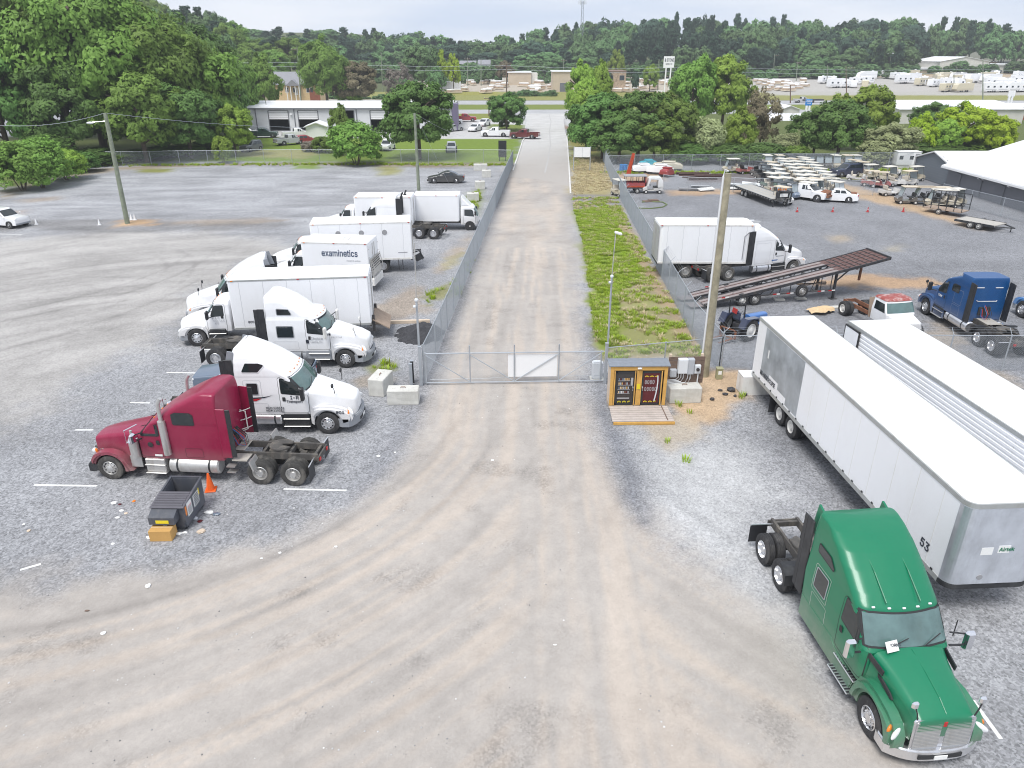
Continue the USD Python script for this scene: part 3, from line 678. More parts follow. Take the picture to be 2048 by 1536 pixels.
def place2(pa, pb, la, lb):
    """origin and heading that bring the local points la, lb onto the ground points seen at pa, pb"""
    A, B = G(*pa)[:2], G(*pb)[:2]; la, lb = np.array(la, float), np.array(lb, float)
    a = math.atan2(*(B-A)[::-1]) - math.atan2(*(lb-la)[::-1]); c, s = math.cos(a), math.sin(a); R = np.array([[c, -s], [s, c]])
    o = (A+B)/2 - R@((la+lb)/2)
    return (o[0], o[1], 0.0), a
def quad(x0, z0, x1, z1, r=.06, skew=0): return affinity.skew(rrect(x1-x0, z1-z0, r, (x0+x1)/2, (z0+z1)/2), xs=skew)
def ring_of(poly, w=.014): return poly.buffer(w, join_style=1).difference(poly.buffer(-.004))

def tractor(c):
    P = c['paint']; t = thing(c.get('name', 'truck_tractor'), c['label'], c.get('cat', 'truck'), c['loc'], c['rot'], c.get('group'))
    sh = Shell(c['cab']); wb = c['wb']; tand = c.get('axles', (-wb-.66, -wb+.66)); W = c.get('track', 1.02)
    # cab and sleeper
    cab = obj('cab', sh.mesh(), P, t, smooth=40)
    if 'windshield' in c:
        z0, z1, reach = c['windshield']
        obj('windshield_surround', sh.windshield(z0-.05, z1+.04, .008, reach+1), 'seam_black', cab, smooth=40)
        obj('windshield', sh.windshield(z0, z1, .018, reach), 'windshield_glass', t, smooth=40)
        if c.get('split'): MB().tube([(sh.at(z0)[0]+.03, 0, z0), (sh.at(z1)[0]+.03, 0, z1)], .02).build('windshield_bar', P, t)
        h = sh.half(z0, .05)
        for s in (-.55, .35): MB().tube([(np.interp(abs(s), h[:9, 1], h[:9, 0]), s, z0+.0), (np.interp(abs(s+.5), h[:9, 1], h[:9, 0])-.10, s+.5, z0+.22)], .014).build('wiper', 'seam_black', t)
    for s in (-1, 1):
        d = c['door']; dp = quad(*d, r=.10)
        if c.get('door_poly'): dp = sg.Polygon(c['door_poly']).buffer(.05).buffer(-.05)
        door = obj('door', sh.side(dp, s, .010), P, t, smooth=40)
        obj('door_seam', sh.side(ring_of(dp, .012), s, .013), 'seam_black', door)
        wp = sg.Polygon(c['window']).buffer(-.05).buffer(.05); obj('door_window', sh.side(wp, s, .02), 'window_glass', door, smooth=40)
        obj('window_seal', sh.side(ring_of(wp, .03), s, .016), 'seam_black', door)
        hx = c['door'][0]+.18; obj('door_handle', sh.side(quad(hx-.07, 1.62, hx+.07, 1.82, .03), s, .03), 'seam_black', door)
        for k, (w_, seal) in enumerate(c.get('side_windows', [])):
            q = sg.Polygon(w_).buffer(-.04).buffer(.04); obj('sleeper_window', sh.side(q, s, .02), 'window_glass', t, smooth=40)
            obj('sleeper_window_seal', sh.side(ring_of(q, .035), s, .016), seal, t)
        for q in c.get('hatches', []): obj('hatch', sh.side(ring_of(quad(*q, r=.06), .006), s, .012), c.get('hatch_mat', 'decal_grey'), t)
        for q, m_ in c.get('side_decals', []): obj('side_stripe', sh.side(sg.Polygon(q).buffer(0), s, .016), m_, t)
        if 'extender' in c:
            ex0, ex1, ez0, ez1 = c['extender']; em = sh.side(quad(ex0, ez0, ex1, ez1, .05), s, .0)
            MB().box(((ex0+ex1)/2, s*(sh.w(2.0)-.015), (ez0+ez1)/2), (ex1-ex0, .05, ez1-ez0), None, .02).build('side_extender', c.get('ext_mat', 'black_plastic'), t)
            MB().box((ex0-.09, s*(sh.w(2.0)-.02), (ez0+ez1)/2), (.20, .045, ez1-ez0-.05), None, .02).build('extender_edge', 'black_plastic', t)
        if 'roof_ext' in c:
            q = c['roof_ext']; MB().add(prism_y(q, s*(sh.w(q[0][1])-.12)-.03, s*(sh.w(q[0][1])-.12)+.03)).build('roof_extender', c.get('roof_ext_mat', 'black_plastic'), t)
    roof_markers(t, sh, c['markers'], mat_=c.get('marker_mat', 'amber_lens'))
    # hood, fenders, grille, bumper
    hood = obj('hood', loft([hood_ring(*r) for r in c['hood']]), P, t, smooth=40)
    fy0, fy1, frad = c['fender_y']
    for s in (-1, 1):
        f = arch_fender(c['fender'], 0, .5, frad, s*fy0 if s > 0 else s*fy1, s*fy1 if s > 0 else s*fy0, c.get('fender_ch', .09))
        obj('fender', f, P, t, smooth=45)
        MB().cyl((0, s*(fy0+.02), .52), (0, s*(fy0+.05), .52), frad-.01, 20).build('wheel_well', 'seam_black', t)
    gx, gw, gz0, gz1, gt = c['grille']
    gp = rrect(gw*2, gz1-gz0, .1, 0, (gz0+gz1)/2); gm = prism_x(gp, gx-.02, gx+.03, .012)
    shear = c.get('grille_slope', 0)
    def lean(m):
        v = m.vertices.copy(); v[:, 0] -= (v[:, 2]-gz0)*shear; m.vertices = v; return m
    g = obj('grille', lean(gm), c.get('grille_mat', 'chrome'), t)
    if c.get('grille_split'):
        for s in (-1, 1):
            q = rrect(gw-.12, gz1-gz0-.14, .05, s*gw/2, (gz0+gz1)/2); obj('grille_mesh', lean(prism_x(q, gx+.02, gx+.04)), 'grille_mesh', g)
            mb = MB()
            for z in np.arange(gz0+.12, gz1-.1, .045): mb.b(gx+.038, gx+.05, s*gw/2-(gw-.14)/2, s*gw/2+(gw-.14)/2, z, z+.014)
            obj('grille_slats', lean(mb.mesh()), 'dull_alloy', g, kind='stuff')
        MB().box((gx+.05-shear*(gz1-gz0)*.9, 0, gz1-.16), (.03, .09, .16), None, .01).build('emblem', 'red_lens', t)
    else:
        obj('grille_opening', lean(prism_x(rrect(gw*2-.12, gz1-gz0-.12, .07, 0, (gz0+gz1)/2), gx+.02, gx+.036)), 'seam_black', g)
        for z in np.linspace(gz0+.12, gz1-.14, c.get('slats', 7)):
            sm = MB().b(gx+.03, gx+.055, -gw+.08, gw-.08, z, z+.045).mesh(); obj('grille_slat', lean(sm), 'chrome', g)
    bx, bW, bow, bz0, bz1 = c['bumper']
    b = obj('bumper', bumper_mesh(bx, bW, bow, bz0, bz1, wrap=c.get('bumper_wrap', .35)), c.get('bumper_mat', 'grey_plastic'), t, smooth=40)
    obj('bumper_intake', bumper_mesh(bx+.012, bW*.45, bow*.05, bz0+.10, bz0+.24, .1, .01, .02), 'seam_black', b)
    MB().b(bx+.01, bx+.03, -.16, .16, bz0+.10, bz0+.22).build('licence_plate', 'paper_white', b)
    for s in (-1, 1):
        hx, hy, hz, sx_, sy_, sz_, hr = c['headlamp']
        m = MB().sph((0, 0, 0), 1, 3, (sx_, sy_*.62, sz_*.85)).mesh(); m.apply_transform(trimesh.transformations.euler_matrix(0, .25, s*hr)); m.apply_translation((hx, s*hy, hz))
        hl = obj('headlamp', m, 'headlamp_glass', t, smooth=True)
        m = MB().sph((0, 0, 0), 1, 2, (sx_*.45, sy_*.5, sz_*.8)).mesh(); m.apply_transform(trimesh.transformations.euler_matrix(0, .25, s*hr)); m.apply_translation((hx-sx_*.62*math.cos(hr), s*(hy+sx_*.50*math.sin(abs(hr))+.015), hz+.01)); obj('indicator', m, 'amber_lens', hl, smooth=True)
        # mirrors
        mx, my, mz = c['mirror']; mirror(t, mx, s*my, mz, s, c.get('mirror_h', .62), c.get('mirror_mat', 'black_plastic'))
        if 'hood_mirror' in c:
            ax, ay, az = c['hood_mirror']; hm = sub('hood_mirror', t)
            MB().box((ax-.05, s*(ay+.12), az+.42), (.1, .17, .2), None, .04).build('mirror_head', c.get('mirror_mat', 'black_plastic'), hm, smooth=30)
            MB().tube([(ax, s*ay, az), (ax-.0, s*(ay+.05), az+.2), (ax-.03, s*(ay+.11), az+.36)], .018).build('mirror_arm', 'seam_black', hm)
        # steps, tanks, skirts
        if 'steps' in c:
            x0, x1 = c['steps']; st = sub('step_box', t)
            MB().b(x0, x1, s*.70, s*1.12, .42, 1.0, .03).build('box', c.get('step_mat', 'black_plastic'), st)
            for k, z in enumerate((.38, .72)): MB().b(x0-.02, x1+.02, s*.78, s*(1.20-.04*k), z, z+.045, .012).build('step', 'dull_alloy', st)
        if 'tank' in c: tank(t, c['tank'][0], c['tank'][1], s*.86, .70, c['tank'][2], c.get('tank_mat', 'alloy'))
        if 'skirt' in c:
            for q, m_ in c['skirt']: MB().add(prism_y(q, s*1.02, s*1.12, .03)).build('side_skirt', m_, t)
        wheel(t, 0, s*W, s, tyre=c.get('tyre', 'rubber'), rim=c.get('rim', 'alloy'))
        for a in tand: wheel(t, a, s*.94, s, dual=True, tyre=c.get('tyre', 'rubber'), rim=c.get('rim', 'alloy'))
        if c.get('flaps', True):
            mudflap(t, tand[0]-.72, s*.92); MB().tube([(tand[0]-.70, s*.45, .98), (tand[0]-.72, s*1.2, .98)], .025).build('flap_hanger', 'alloy', t)
        if 'quarter' in c:
            m = arch_fender([(tand[1]+.15, .6), (tand[1]+.62, .6), (tand[1]+.62, 1.0), (tand[1]+.35, 1.13), (tand[1]+.1, 1.13)], tand[1], .515, .555, s*.62, s*1.2, .01)
            obj('quarter_fender', m, c['quarter'], t)
    frame_parts(t, c.get('frame_end', tand[0]-.85), .9, tand, c.get('frame_mat', 'frame_grime'), deck=c.get('deck'), fifth=c.get('fifth', True))
    if not c.get('fifth', True): return t, sh
    MB().b(tand[0]-.9, tand[0]-.84, -.55, .55, .8, 1.02).build('rear_crossbar', c.get('frame_mat', 'frame_grime'), t)
    for s in (-1, 1): MB().box((tand[0]-.92, s*.42, .9), (.04, .14, .12)).build('tail_lamp', 'red_lens', t)
    if 'stacks' in c:
        x, y, zt, z0 = c['stacks']
        for s in c.get('stack_sides', (-1, 1)):
            e = sub('exhaust_stack', t)
            MB().cyl((x, s*y, z0), (x, s*y, z0+1.45), .14, 14).build('muffler_shield', c.get('stack_mat', 'dull_alloy'), e, smooth=40)
            MB().tube([(x, s*y, z0+1.45), (x, s*y, zt-.35), (x-.03, s*y, zt-.12), (x-.16, s*y, zt+.1)], .075, 10).build('stack_pipe', c.get('stack_mat', 'dull_alloy'), e, smooth=40)
    # air and brake lines behind the cab
    xr = sh.at(1.6)[1]
    for k, (m_, y) in enumerate((('hose_red', .12), ('hose_blue', .2), ('seam_black', -.1), ('seam_black', .02))):
        MB().tube([(xr-.02, y, 1.75), (xr-.25, y+.05, 1.25+.05*k), (xr-.5, y-.05, 1.2), (xr-.42, y-.15, 1.5), (xr-.06, y-.1, 1.9)], .018, 5).build('air_line', m_, t)
    MB().b(xr-.06, xr, -.35, .35, 1.3, 1.8).build('line_bracket', 'dark_steel', t)
    return t, sh

# ---- shapes of the cabs:  z, xf, xr, half width, front radius, rear radius, bulge
AERO = [(.95, -.62, -3.80, 1.10, .22, .06, .10), (1.95, -.62, -3.80, 1.14, .26, .06, .16), (2.05, -.68, -3.80, 1.14, .30, .06, .20), (2.72, -1.20, -3.80, 1.12, .32, .07, .22), (2.80, -1.32, -3.80, 1.13, .34, .08, .24),
        (3.05, -1.62, -3.80, 1.12, .45, .08, .28), (3.35, -2.05, -3.80, 1.08, .50, .10, .30), (3.60, -2.50, -3.80, 1.03, .5, .12, .30), (3.80, -2.98, -3.80, .97, .4, .14, .25), (3.90, -3.30, -3.78, .90, .2, .15, .15), (3.93, -3.45, -3.76, .84, .15, .13, .1)]
AERO_HOOD = [(1.22, .42, .34, .80, 1.40, .2, .05), (1.12, .66, .56, .75, 1.52, .22, .06), (.7, .78, .68, .75, 1.70, .22, .07), (.1, .88, .78, .8, 1.86, .22, .08), (-.45, .98, .90, .8, 2.00, .2, .08), (-.72, 1.04, .98, .9, 2.05, .2, .06)]
AERO_FENDER = [(1.02, .55), (1.12, .75), (1.05, 1.02), (.75, 1.20), (.3, 1.30), (-.3, 1.32), (-.62, 1.25), (-.72, .95), (-.72, .5), (-.62, .42), (.62, .42)]
BASE_AERO = dict(cab=AERO, wb=5.9, windshield=(2.10, 2.72, 8), door=(-1.95, 1.05, -.75, 2.74), window=[(-1.85, 2.00), (-1.02, 1.92), (-1.16, 2.35), (-1.38, 2.66), (-1.85, 2.68)],
    hood=AERO_HOOD, fender=AERO_FENDER, fender_y=(.78, 1.16, .60), grille=(1.17, .40, .78, 1.42, 0), grille_slope=.12, bumper=(1.36, 1.16, .42, .32, .78), headlamp=(1.0, .86, 1.0, .26, .12, .15, .95),
    mirror=(-.85, 1.48, 2.12), markers=2.86, steps=(-1.9, -.78), tank=(-3.6, -2.0, .31), extender=(-4.15, -3.78, 1.05, 3.55), fender_ch=.10)
def cfg(base, **k): d = dict(base); d.update(k); return d

# white aerodynamic tractor with the red swoosh
loc, rot = place2((650, 868), (497, 868), (0, -1.14), (-3.75, -1.14))
c = cfg(BASE_AERO, paint='white_paint', loc=loc, rot=rot, label='white aerodynamic truck tractor with red and black swoosh, right behind the maroon tractor',
    side_windows=[([(-3.45, 2.98), (-2.75, 2.98), (-2.45, 3.30), (-2.7, 3.38), (-3.25, 3.38)], 'white_paint'), ([(-3.3, 1.95), (-2.85, 1.95), (-2.85, 2.45), (-3.3, 2.45)], 'decal_grey')],
    hatches=[(-3.45, 1.8, -2.7, 2.6), (-3.5, 1.08, -2.5, 1.5)], hood_mirror=(.35, .74, 1.80), roof_ext=[(-4.2, 3.05), (-3.75, 3.05), (-3.72, 3.86), (-3.95, 3.9)], roof_ext_mat='grey_plastic',
    side_decals=[([(-3.6, 1.66), (-2.6, 1.78), (-2.2, 1.92), (-2.6, 1.83), (-3.6, 1.76)], 'decal_black'), ([(-3.5, 1.62), (-3.0, 1.62), (-2.75, 1.74), (-3.1, 1.74), (-3.3, 1.56)], 'decal_red'), ([(-3.6, 1.9), (-2.7, 1.92), (-3.6, 1.95)], 'decal_grey')], deck=(-4.6, -4.1))
t, sh = tractor(c)
for s, a, x0 in ((-1, 0, -1.72),):
    y = -(1.14+.012)
    obj('door_lettering', lettering('I-R', .16, (-1.5, y, 1.72), 0, .006, True), 'decal_black', t); obj('door_lettering', lettering('Transport', .11, (-1.68, y, 1.56), 0, .006, True), 'decal_black', t)
    obj('side_number', lettering('MCN 538376', .09, (-2.62, y, 1.26), 0, .006, True), 'decal_black', t); obj('side_number', lettering('MC# 110222', .09, (-2.62, y, 1.13), 0, .006, True), 'decal_black', t)
obj('hood_number', lettering('#03', .14, (.42, -1.175, 1.02), 0, .006, True), 'decal_black', t)
# white tractor with grey skirts
PRO = [(.95, -.62, -4.0, 1.10, .22, .06, .12), (1.95, -.62, -4.0, 1.13, .26, .06, .22), (2.06, -.70, -4.0, 1.13, .32, .06, .26), (2.68, -1.16, -4.0, 1.10, .32, .07, .30), (2.76, -1.10, -4.0, 1.08, .30, .08, .32), (2.88, -1.25, -4.0, 1.06, .34, .08, .30),
       (2.92, -1.70, -4.0, 1.06, .42, .08, .26), (3.25, -2.05, -4.0, 1.05, .50, .10, .30), (3.6, -2.55, -4.0, 1.02, .5, .12, .30), (3.85, -3.1, -4.0, .95, .4, .14, .25), (3.95, -3.5, -3.96, .86, .2, .15, .1)]
loc, rot = place2((693, 736), (545, 736), (0, -1.14), (-3.95, -1.14))
c = cfg(BASE_AERO, paint='white_paint', cab=PRO, loc=loc, rot=rot, wb=6.3, label='white truck tractor with grey lower skirts and square black sleeper window', tank_mat='grey_plastic',
    windshield=(2.11, 2.68, 8), side_windows=[([(-3.45, 1.75), (-2.6, 1.75), (-2.6, 2.35), (-3.45, 2.35)], 'decal_grey'), ([(-3.35, 2.98), (-2.6, 2.98), (-2.75, 3.25), (-3.35, 3.28)], 'decal_grey')],
    grille=(1.2, .48, .72, 1.5, 0), grille_mat='chrome', hood_mirror=(.55, .72, 1.70), mirror_mat='steel_white', extender=(-4.35, -3.98, 1.05, 3.3),
    skirt=[([(-3.9, .45), (-.72, .45), (-.72, 1.0), (-2.0, 1.0), (-2.3, .92), (-3.9, .92)], 'grey_plastic')], quarter='black_plastic', hatches=[(-3.7, 1.05, -2.4, 1.5)], deck=None)
c.pop('steps'); t, sh = tractor(c)
for k, z in enumerate((.50, .82)): MB().b(-1.9, -.8, -1.10, -1.22, z, z+.05, .01).build('step', 'dull_alloy', t)
obj('door_lettering', lettering('Choice', .15, (-1.75, -1.152, 1.62), 0, .006, False), 'decal_grey', t); obj('door_lettering', lettering('Leasing, Inc', .08, (-1.75, -1.152, 1.48), 0, .006, False), 'decal_grey', t)
MB().b(-1.98, -1.83, -1.150, -1.156, 1.42, 1.62).build('door_badge', 'decal_black', t)
obj('hood_lettering', lettering('PROSTAR', .09, (-.66, -1.02, 1.66), 0, .006, True), 'decal_grey', t)
for x in (-.92, -.76): MB().b(x, x+.12, -1.150, -1.156, 1.86, 1.98).build('door_badge', 'decal_black', t)
# white tractor facing left behind the long box truck
loc, rot = place2((548, 640), (420, 650), (-3.9, 1.14), (0, 1.14))
c = cfg(BASE_AERO, paint='white_paint', loc=loc, rot=rot, wb=5.9, label='white sleeper tractor facing left, mostly hidden behind the long white box truck', side_windows=[([(-3.4, 2.98), (-2.6, 2.98), (-2.4, 3.15), (-2.75, 3.28), (-3.3, 3.28)], 'white_paint')],
    hood_mirror=(.35, .74, 1.80), roof_ext=[(-4.2, 3.05), (-3.75, 3.05), (-3.72, 3.86), (-3.95, 3.9)], roof_ext_mat='grey_plastic', deck=(-4.8, -4.2)); tractor(c)
# white tractor with two black stacks, facing left
loc, rot = place2((866, 479), (839, 478), (-7.06, 1.06), (-5.74, 1.06))
MID = [r if r[0] < 2.8 else (r[0]-.15*(r[0]-2.8)/1.1, *r[1:]) for r in AERO]
c = cfg(BASE_AERO, cab=MID, paint='white_paint', loc=loc, rot=rot, wb=6.4, label='white sleeper tractor facing left with tall black uprights behind the cab and bare rear axles', stacks=(-4.15, .55, 3.9, 2.2), stack_mat='black_plastic', deck=(-4.9, -4.2)); tractor(c)

# maroon long nosed tractor
CLASSIC = [(1.0, -1.30, -4.70, 1.02, .12, .05, .05), (1.95, -1.30, -4.70, 1.06, .14, .05, .08), (2.05, -1.36, -4.70, 1.06, .16, .05, .10), (2.50, -1.78, -4.70, 1.06, .22, .06, .14), (2.62, -1.95, -4.70, 1.07, .3, .06, .16), (2.9, -2.35, -4.70, 1.07, .4, .06, .18), (3.2, -2.9, -4.70, 1.06, .42, .08, .18),
           (3.42, -3.4, -4.70, 1.02, .4, .12, .14), (3.58, -3.8, -4.70, .95, .3, .14, .10), (3.66, -4.05, -4.66, .85, .2, .14, .06)]
CLASSIC = [(z if z < 2.62 else 2.62+(z-2.62)*1.16, *r) for (z, *r) in CLASSIC]
loc, rot = place2((222, 959), (527, 970), (0, 1.16), (-6.04, 1.08))
c = dict(paint='maroon_paint', cab=CLASSIC, loc=loc, rot=rot, wb=6.70, label='maroon long nosed truck tractor with chrome stacks and bare chassis, nearest on the left', windshield=(2.08, 2.50, 6), split=True,
    door=(-2.35, 1.08, -1.40, 2.52), window=[(-2.25, 2.02), (-1.52, 2.02), (-1.68, 2.42), (-1.8, 2.48), (-2.25, 2.48)], side_windows=[([(-3.75, 2.55), (-2.95, 2.55), (-2.95, 2.95), (-3.1, 3.02), (-3.65, 3.02), (-3.75, 2.95)], 'seam_black')],
    hatches=[(-3.9, 1.1, -3.2, 1.5)], hatch_mat='seam_black', markers=2.66, hood=[(.78, .42, .40, .75, 1.42, .12, .03), (.74, .56, .54, .72, 1.56, .14, .05), (.2, .66, .62, .75, 1.72, .16, .06), (-.5, .76, .72, .85, 1.86, .16, .07), (-1.1, .86, .82, .9, 1.98, .16, .07), (-1.42, .92, .88, .95, 2.03, .14, .06)],
    fender=[(.55, .50), (.72, .62), (.72, .85), (.58, 1.06), (.30, 1.20), (-.10, 1.23), (-.45, 1.12), (-.68, .86), (-.82, .55), (-.95, .44), (-.7, .38), (.5, .42)], fender_y=(.72, 1.20, .60), fender_ch=.08, grille=(.80, .46, .66, 1.42, 0), slats=9, bumper=(.98, 1.18, .14, .34, .70), bumper_mat='black_plastic', bumper_wrap=.25,
    headlamp=(.72, .74, 1.06, .12, .13, .14, .1), mirror=(-1.42, 1.42, 2.05), mirror_mat='chrome', mirror_h=.4, steps=(-2.3, -1.5), step_mat='dull_alloy', tank=(-4.45, -2.45, .33), tank_mat='dull_alloy', extender=(-5.05, -4.68, 1.15, 3.25), ext_mat='maroon_paint',
    stacks=(-2.52, 1.12, 3.55, 1.25), tyre='rubber_dusty', rim='dull_alloy', deck=(-5.25, -4.85))
t, sh = tractor(c)
for s in (-1, 1):
    a = sub('air_cleaner', t); MB().cyl((-1.16, s*1.06, 1.05), (-1.16, s*1.06, 1.75), .18, 16).build('canister', 'dull_alloy', a, smooth=40); MB().cyl((-1.16, s*1.06, 1.75), (-1.16, s*1.06, 1.92), .20, 16, .12).build('cap', 'chrome', a, smooth=40); MB().cyl((-1.16, s*1.06, 1.92), (-1.16, s*1.06, 2.2), .05, 10).build('pipe', 'dull_alloy', a)
    MB().b(-1.3, -.85, s*.95, s*1.0, .55, 1.05).build('cowl_panel', 'dull_alloy', t)
    MB().tube([(-1.5, s*1.09, 2.5), (-1.15, s*1.42, 2.38), (-1.15, s*1.42, 1.85), (-1.4, s*1.09, 1.9)], .02).build('mirror_bracket', 'chrome', t)
    MB().tube([(.55, s*.70, 1.1), (.30, s*.85, 1.22)], .018).build('fender_brace', 'chrome', t)
for k, y in enumerate((-.7, .75)): MB().tube([(-4.76, y, 1.4), (-4.98, y, 1.5), (-4.98, y, 2.3), (-4.76, y, 2.35)], .025, 6).build('grab_rail', 'steel_white', t)
for z in (1.5, 1.9, 2.3): MB().tube([(-4.75, -.65, z), (-4.95, -.85, z), (-5.05, -1.02, z)], .02, 5).build('fairing_stay', 'steel_white', t)
MB().b(-5.6, -5.0, .50, 1.05, 1.02, 1.06).build('step_plate', 'deck_plate', t)
for z in (.5, .75): MB().b(-5.1, -4.75, .85, 1.1, z, z+.04).build('ladder_step', 'dull_alloy', t)
MB().sph((-1.85, 1.075, 1.62), .11, 2, (1, .15, 1)).build('door_vent', 'seam_black', t); MB().b(-2.25, -1.95, 1.075, 1.083, 1.12, 1.2).build('name_plate', 'paper_white', t)
for s in (-1, 1): MB().box((-5.9, s*1.08, 1.0), (.06, .62, .42), (0, .3, 0)).build('half_flap', 'dull_alloy', t)

# green tractor in the lower right
KW = [(.95, -.60, -3.95, 1.10, .22, .06, .10), (1.92, -.60, -3.95, 1.14, .26, .06, .16), (2.0, -.66, -3.95, 1.14, .30, .06, .20), (2.70, -1.18, -3.95, 1.10, .34, .07, .22), (2.78, -1.22, -3.95, 1.10, .40, .08, .24), (3.0, -1.50, -3.95, 1.10, .46, .08, .28),
      (3.3, -1.95, -3.95, 1.10, .46, .10, .28), (3.6, -2.45, -3.95, 1.08, .42, .12, .24), (3.82, -3.0, -3.95, 1.05, .3, .12, .18), (3.92, -3.4, -3.93, 1.02, .2, .12, .1)]
KW_HOOD = [(1.0, .68, .64, .95, 1.44, .12, .04), (.95, .76, .72, .85, 1.52, .14, .05), (.6, .82, .76, .8, 1.68, .20, .07), (.1, .88, .81, .8, 1.81, .24, .09), (-.35, .95, .88, .8, 1.92, .24, .10), (-.66, 1.02, .95, .9, 2.0, .22, .07)]
KW_FENDER = [(.86, .50), (.95, .62), (.92, .95), (.76, 1.16), (.5, 1.28), (.0, 1.36), (-.42, 1.33), (-.68, 1.2), (-.85, .8), (-.95, .42), (-.62, .40), (.62, .42)]
KWB = cfg(BASE_AERO, cab=KW, hood=KW_HOOD, fender=KW_FENDER, wb=6.05, windshield=(2.05, 2.68, 8), door=(-1.95, 1.05, -.72, 2.7), fender_y=(.74, 1.20, .60), grille=(.99, .76, .54, 1.50, 0), grille_split=True, grille_slope=.05, bumper=(1.14, 1.20, .36, .28, .62), bumper_mat='alloy', headlamp=(.80, .97, .98, .28, .10, .14, 1.0),
    mirror=(-.72, 1.55, 2.10), mirror_mat='chrome', mirror_h=.55, hood_mirror=(.95, .70, 1.5), markers=2.80, marker_mat='headlamp_glass', extender=(-4.3, -3.93, 1.0, 3.55), tank=(-3.7, -2.1, .30),
    side_windows=[([(-3.35, 1.85), (-2.75, 1.85), (-2.75, 2.45), (-3.35, 2.45)], 'decal_grey'), ([(-3.5, 2.9), (-2.6, 2.86), (-2.9, 3.12), (-3.5, 3.14)], 'seam_black')], hatches=[(-3.45, 1.7, -2.65, 2.55), (-3.4, 1.05, -2.6, 1.6)], hatch_mat='steel_white')
loc, rot = place2((1727, 1466), (1518, 1123), (0, -1.16), (-6.71, -1.08))
c = cfg(KWB, paint='green_paint', loc=loc, rot=rot, label='bright green sleeper tractor with chrome grille facing the viewer, lower right corner', deck=(-4.8, -4.4), quarter='black_plastic',
    skirt=[([(-3.9, .38), (-2.0, .36), (-1.0, .36), (-.9, .80), (-1.9, .95), (-2.2, 1.12), (-3.9, 1.12)], 'green_paint')])
c.pop('tank'); c.pop('steps')
t, sh = tractor(c)
for s in (-1, 1):
    for k, (z, y1) in enumerate(((.40, 1.26), (.80, 1.16))):
        st = MB().b(-1.85, -.82, s*(y1-.2), s*y1, z, z+.04, .01).build('step', 'alloy', t)
        for x in np.arange(-1.8, -.85, .1): MB().b(x, x+.05, s*(y1-.18), s*(y1-.03), z+.04, z+.046).build('step_tread', 'black_plastic', st)
    w_ = MB().add(prism_y([(-.55, 1.62), (.15, 1.48), (.28, 1.40), (.2, 1.36), (-.5, 1.5)], s*.86, s*.90)).build('side_vent', 'seam_black', t)
    MB().box((-.45, s*.96, 1.80), (.55, .03, .16), (0, .14, -s*.12)).build('hood_vent', 'black_plastic', t)
    MB().tube([(-.95, s*1.3, 2.05), (-.95, s*1.3, 2.55)], .014).build('aerial', 'seam_black', t)
hh = sh.half(2.2, .025); pw = sub('windscreen_sign', t); MB().box((-.60-.0, -.55, 2.2), (.012, .34, .26), (0, -.62, .18)).build('sheet', 'paper_white', pw)
obj('writing', moved(lettering('WORKS', .07, (0, 0, 0), PI/2, .004, True), (-.588, -.68, 2.2), 0, 0, -.62), 'decal_black', pw)
for y in (-.45, .45): MB().tube([(-1.3, y, 2.93), (-2.0, y, 3.335), (-3.0, y, 3.78), (-3.4, y, 3.86)], .018, 5).build('roof_rib', 'green_paint', t)
MB().tube([(.93, 0, 1.58), (.6, 0, 1.755), (.1, 0, 1.905), (-.6, 0, 2.065)], .015, 5).build('hood_crease', 'green_paint', t)
for s in (-1, 1): MB().add(prism_y([(-4.35, 3.0), (-3.9, 3.0), (-3.85, 3.84), (-4.2, 3.95)], s*.92-.03, s*.92+.03)).build('roof_extender', 'green_paint', t)

# dark blue tractor seen from behind, right edge
loc, rot = place2((1852, 632), (1940, 686), (0, 1.16), (-5.54, 1.08))
KWF = [(z, xf, xr, w, rf, rr, b) if z < 2.9 else (2.9+(z-2.9)*.62, max(xf-.1, -2.6), xr, w+.03, rf, rr, b*.8) for (z, xf, xr, w, rf, rr, b) in KW]
c = cfg(KWB, cab=KWF, paint='blue_paint', loc=loc, rot=rot, wb=6.2, label='dark blue flat backed sleeper tractor seen from behind, right of the rusty cab', deck=(-5.2, -4.1), mirror_mat='black_plastic', extender=(-4.3, -3.93, 1.0, 3.3), tank=(-4.4, -2.2, .32), roof_ext=None, quarter='black_plastic', hatch_mat='decal_grey',
    side_windows=[([(-3.0, 2.35), (-2.3, 2.35), (-2.3, 2.68), (-2.5, 2.75), (-3.0, 2.75)], 'seam_black')], skirt=[([(-2.0, .38), (-.9, .38), (-.9, .9), (-1.9, .9)], 'blue_paint')])
c.pop('roof_ext'); t, sh = tractor(c)
for y in (-.55, .55): MB().b(-3.97, -3.955, y-.22, y+.22, 2.95, 3.0).build('rear_lamp_strip', 'headlamp_glass', t)
MB().tube([(-3.97, -.6, 2.2), (-4.02, -.55, 2.17), (-4.02, .55, 2.17), (-3.97, .6, 2.2)], .02).build('grab_rail', 'steel_white', t)
obj('door_lettering', lettering('TOW', .13, (-1.1, 1.155, 1.62), PI, .006, True), 'paper_white', t)


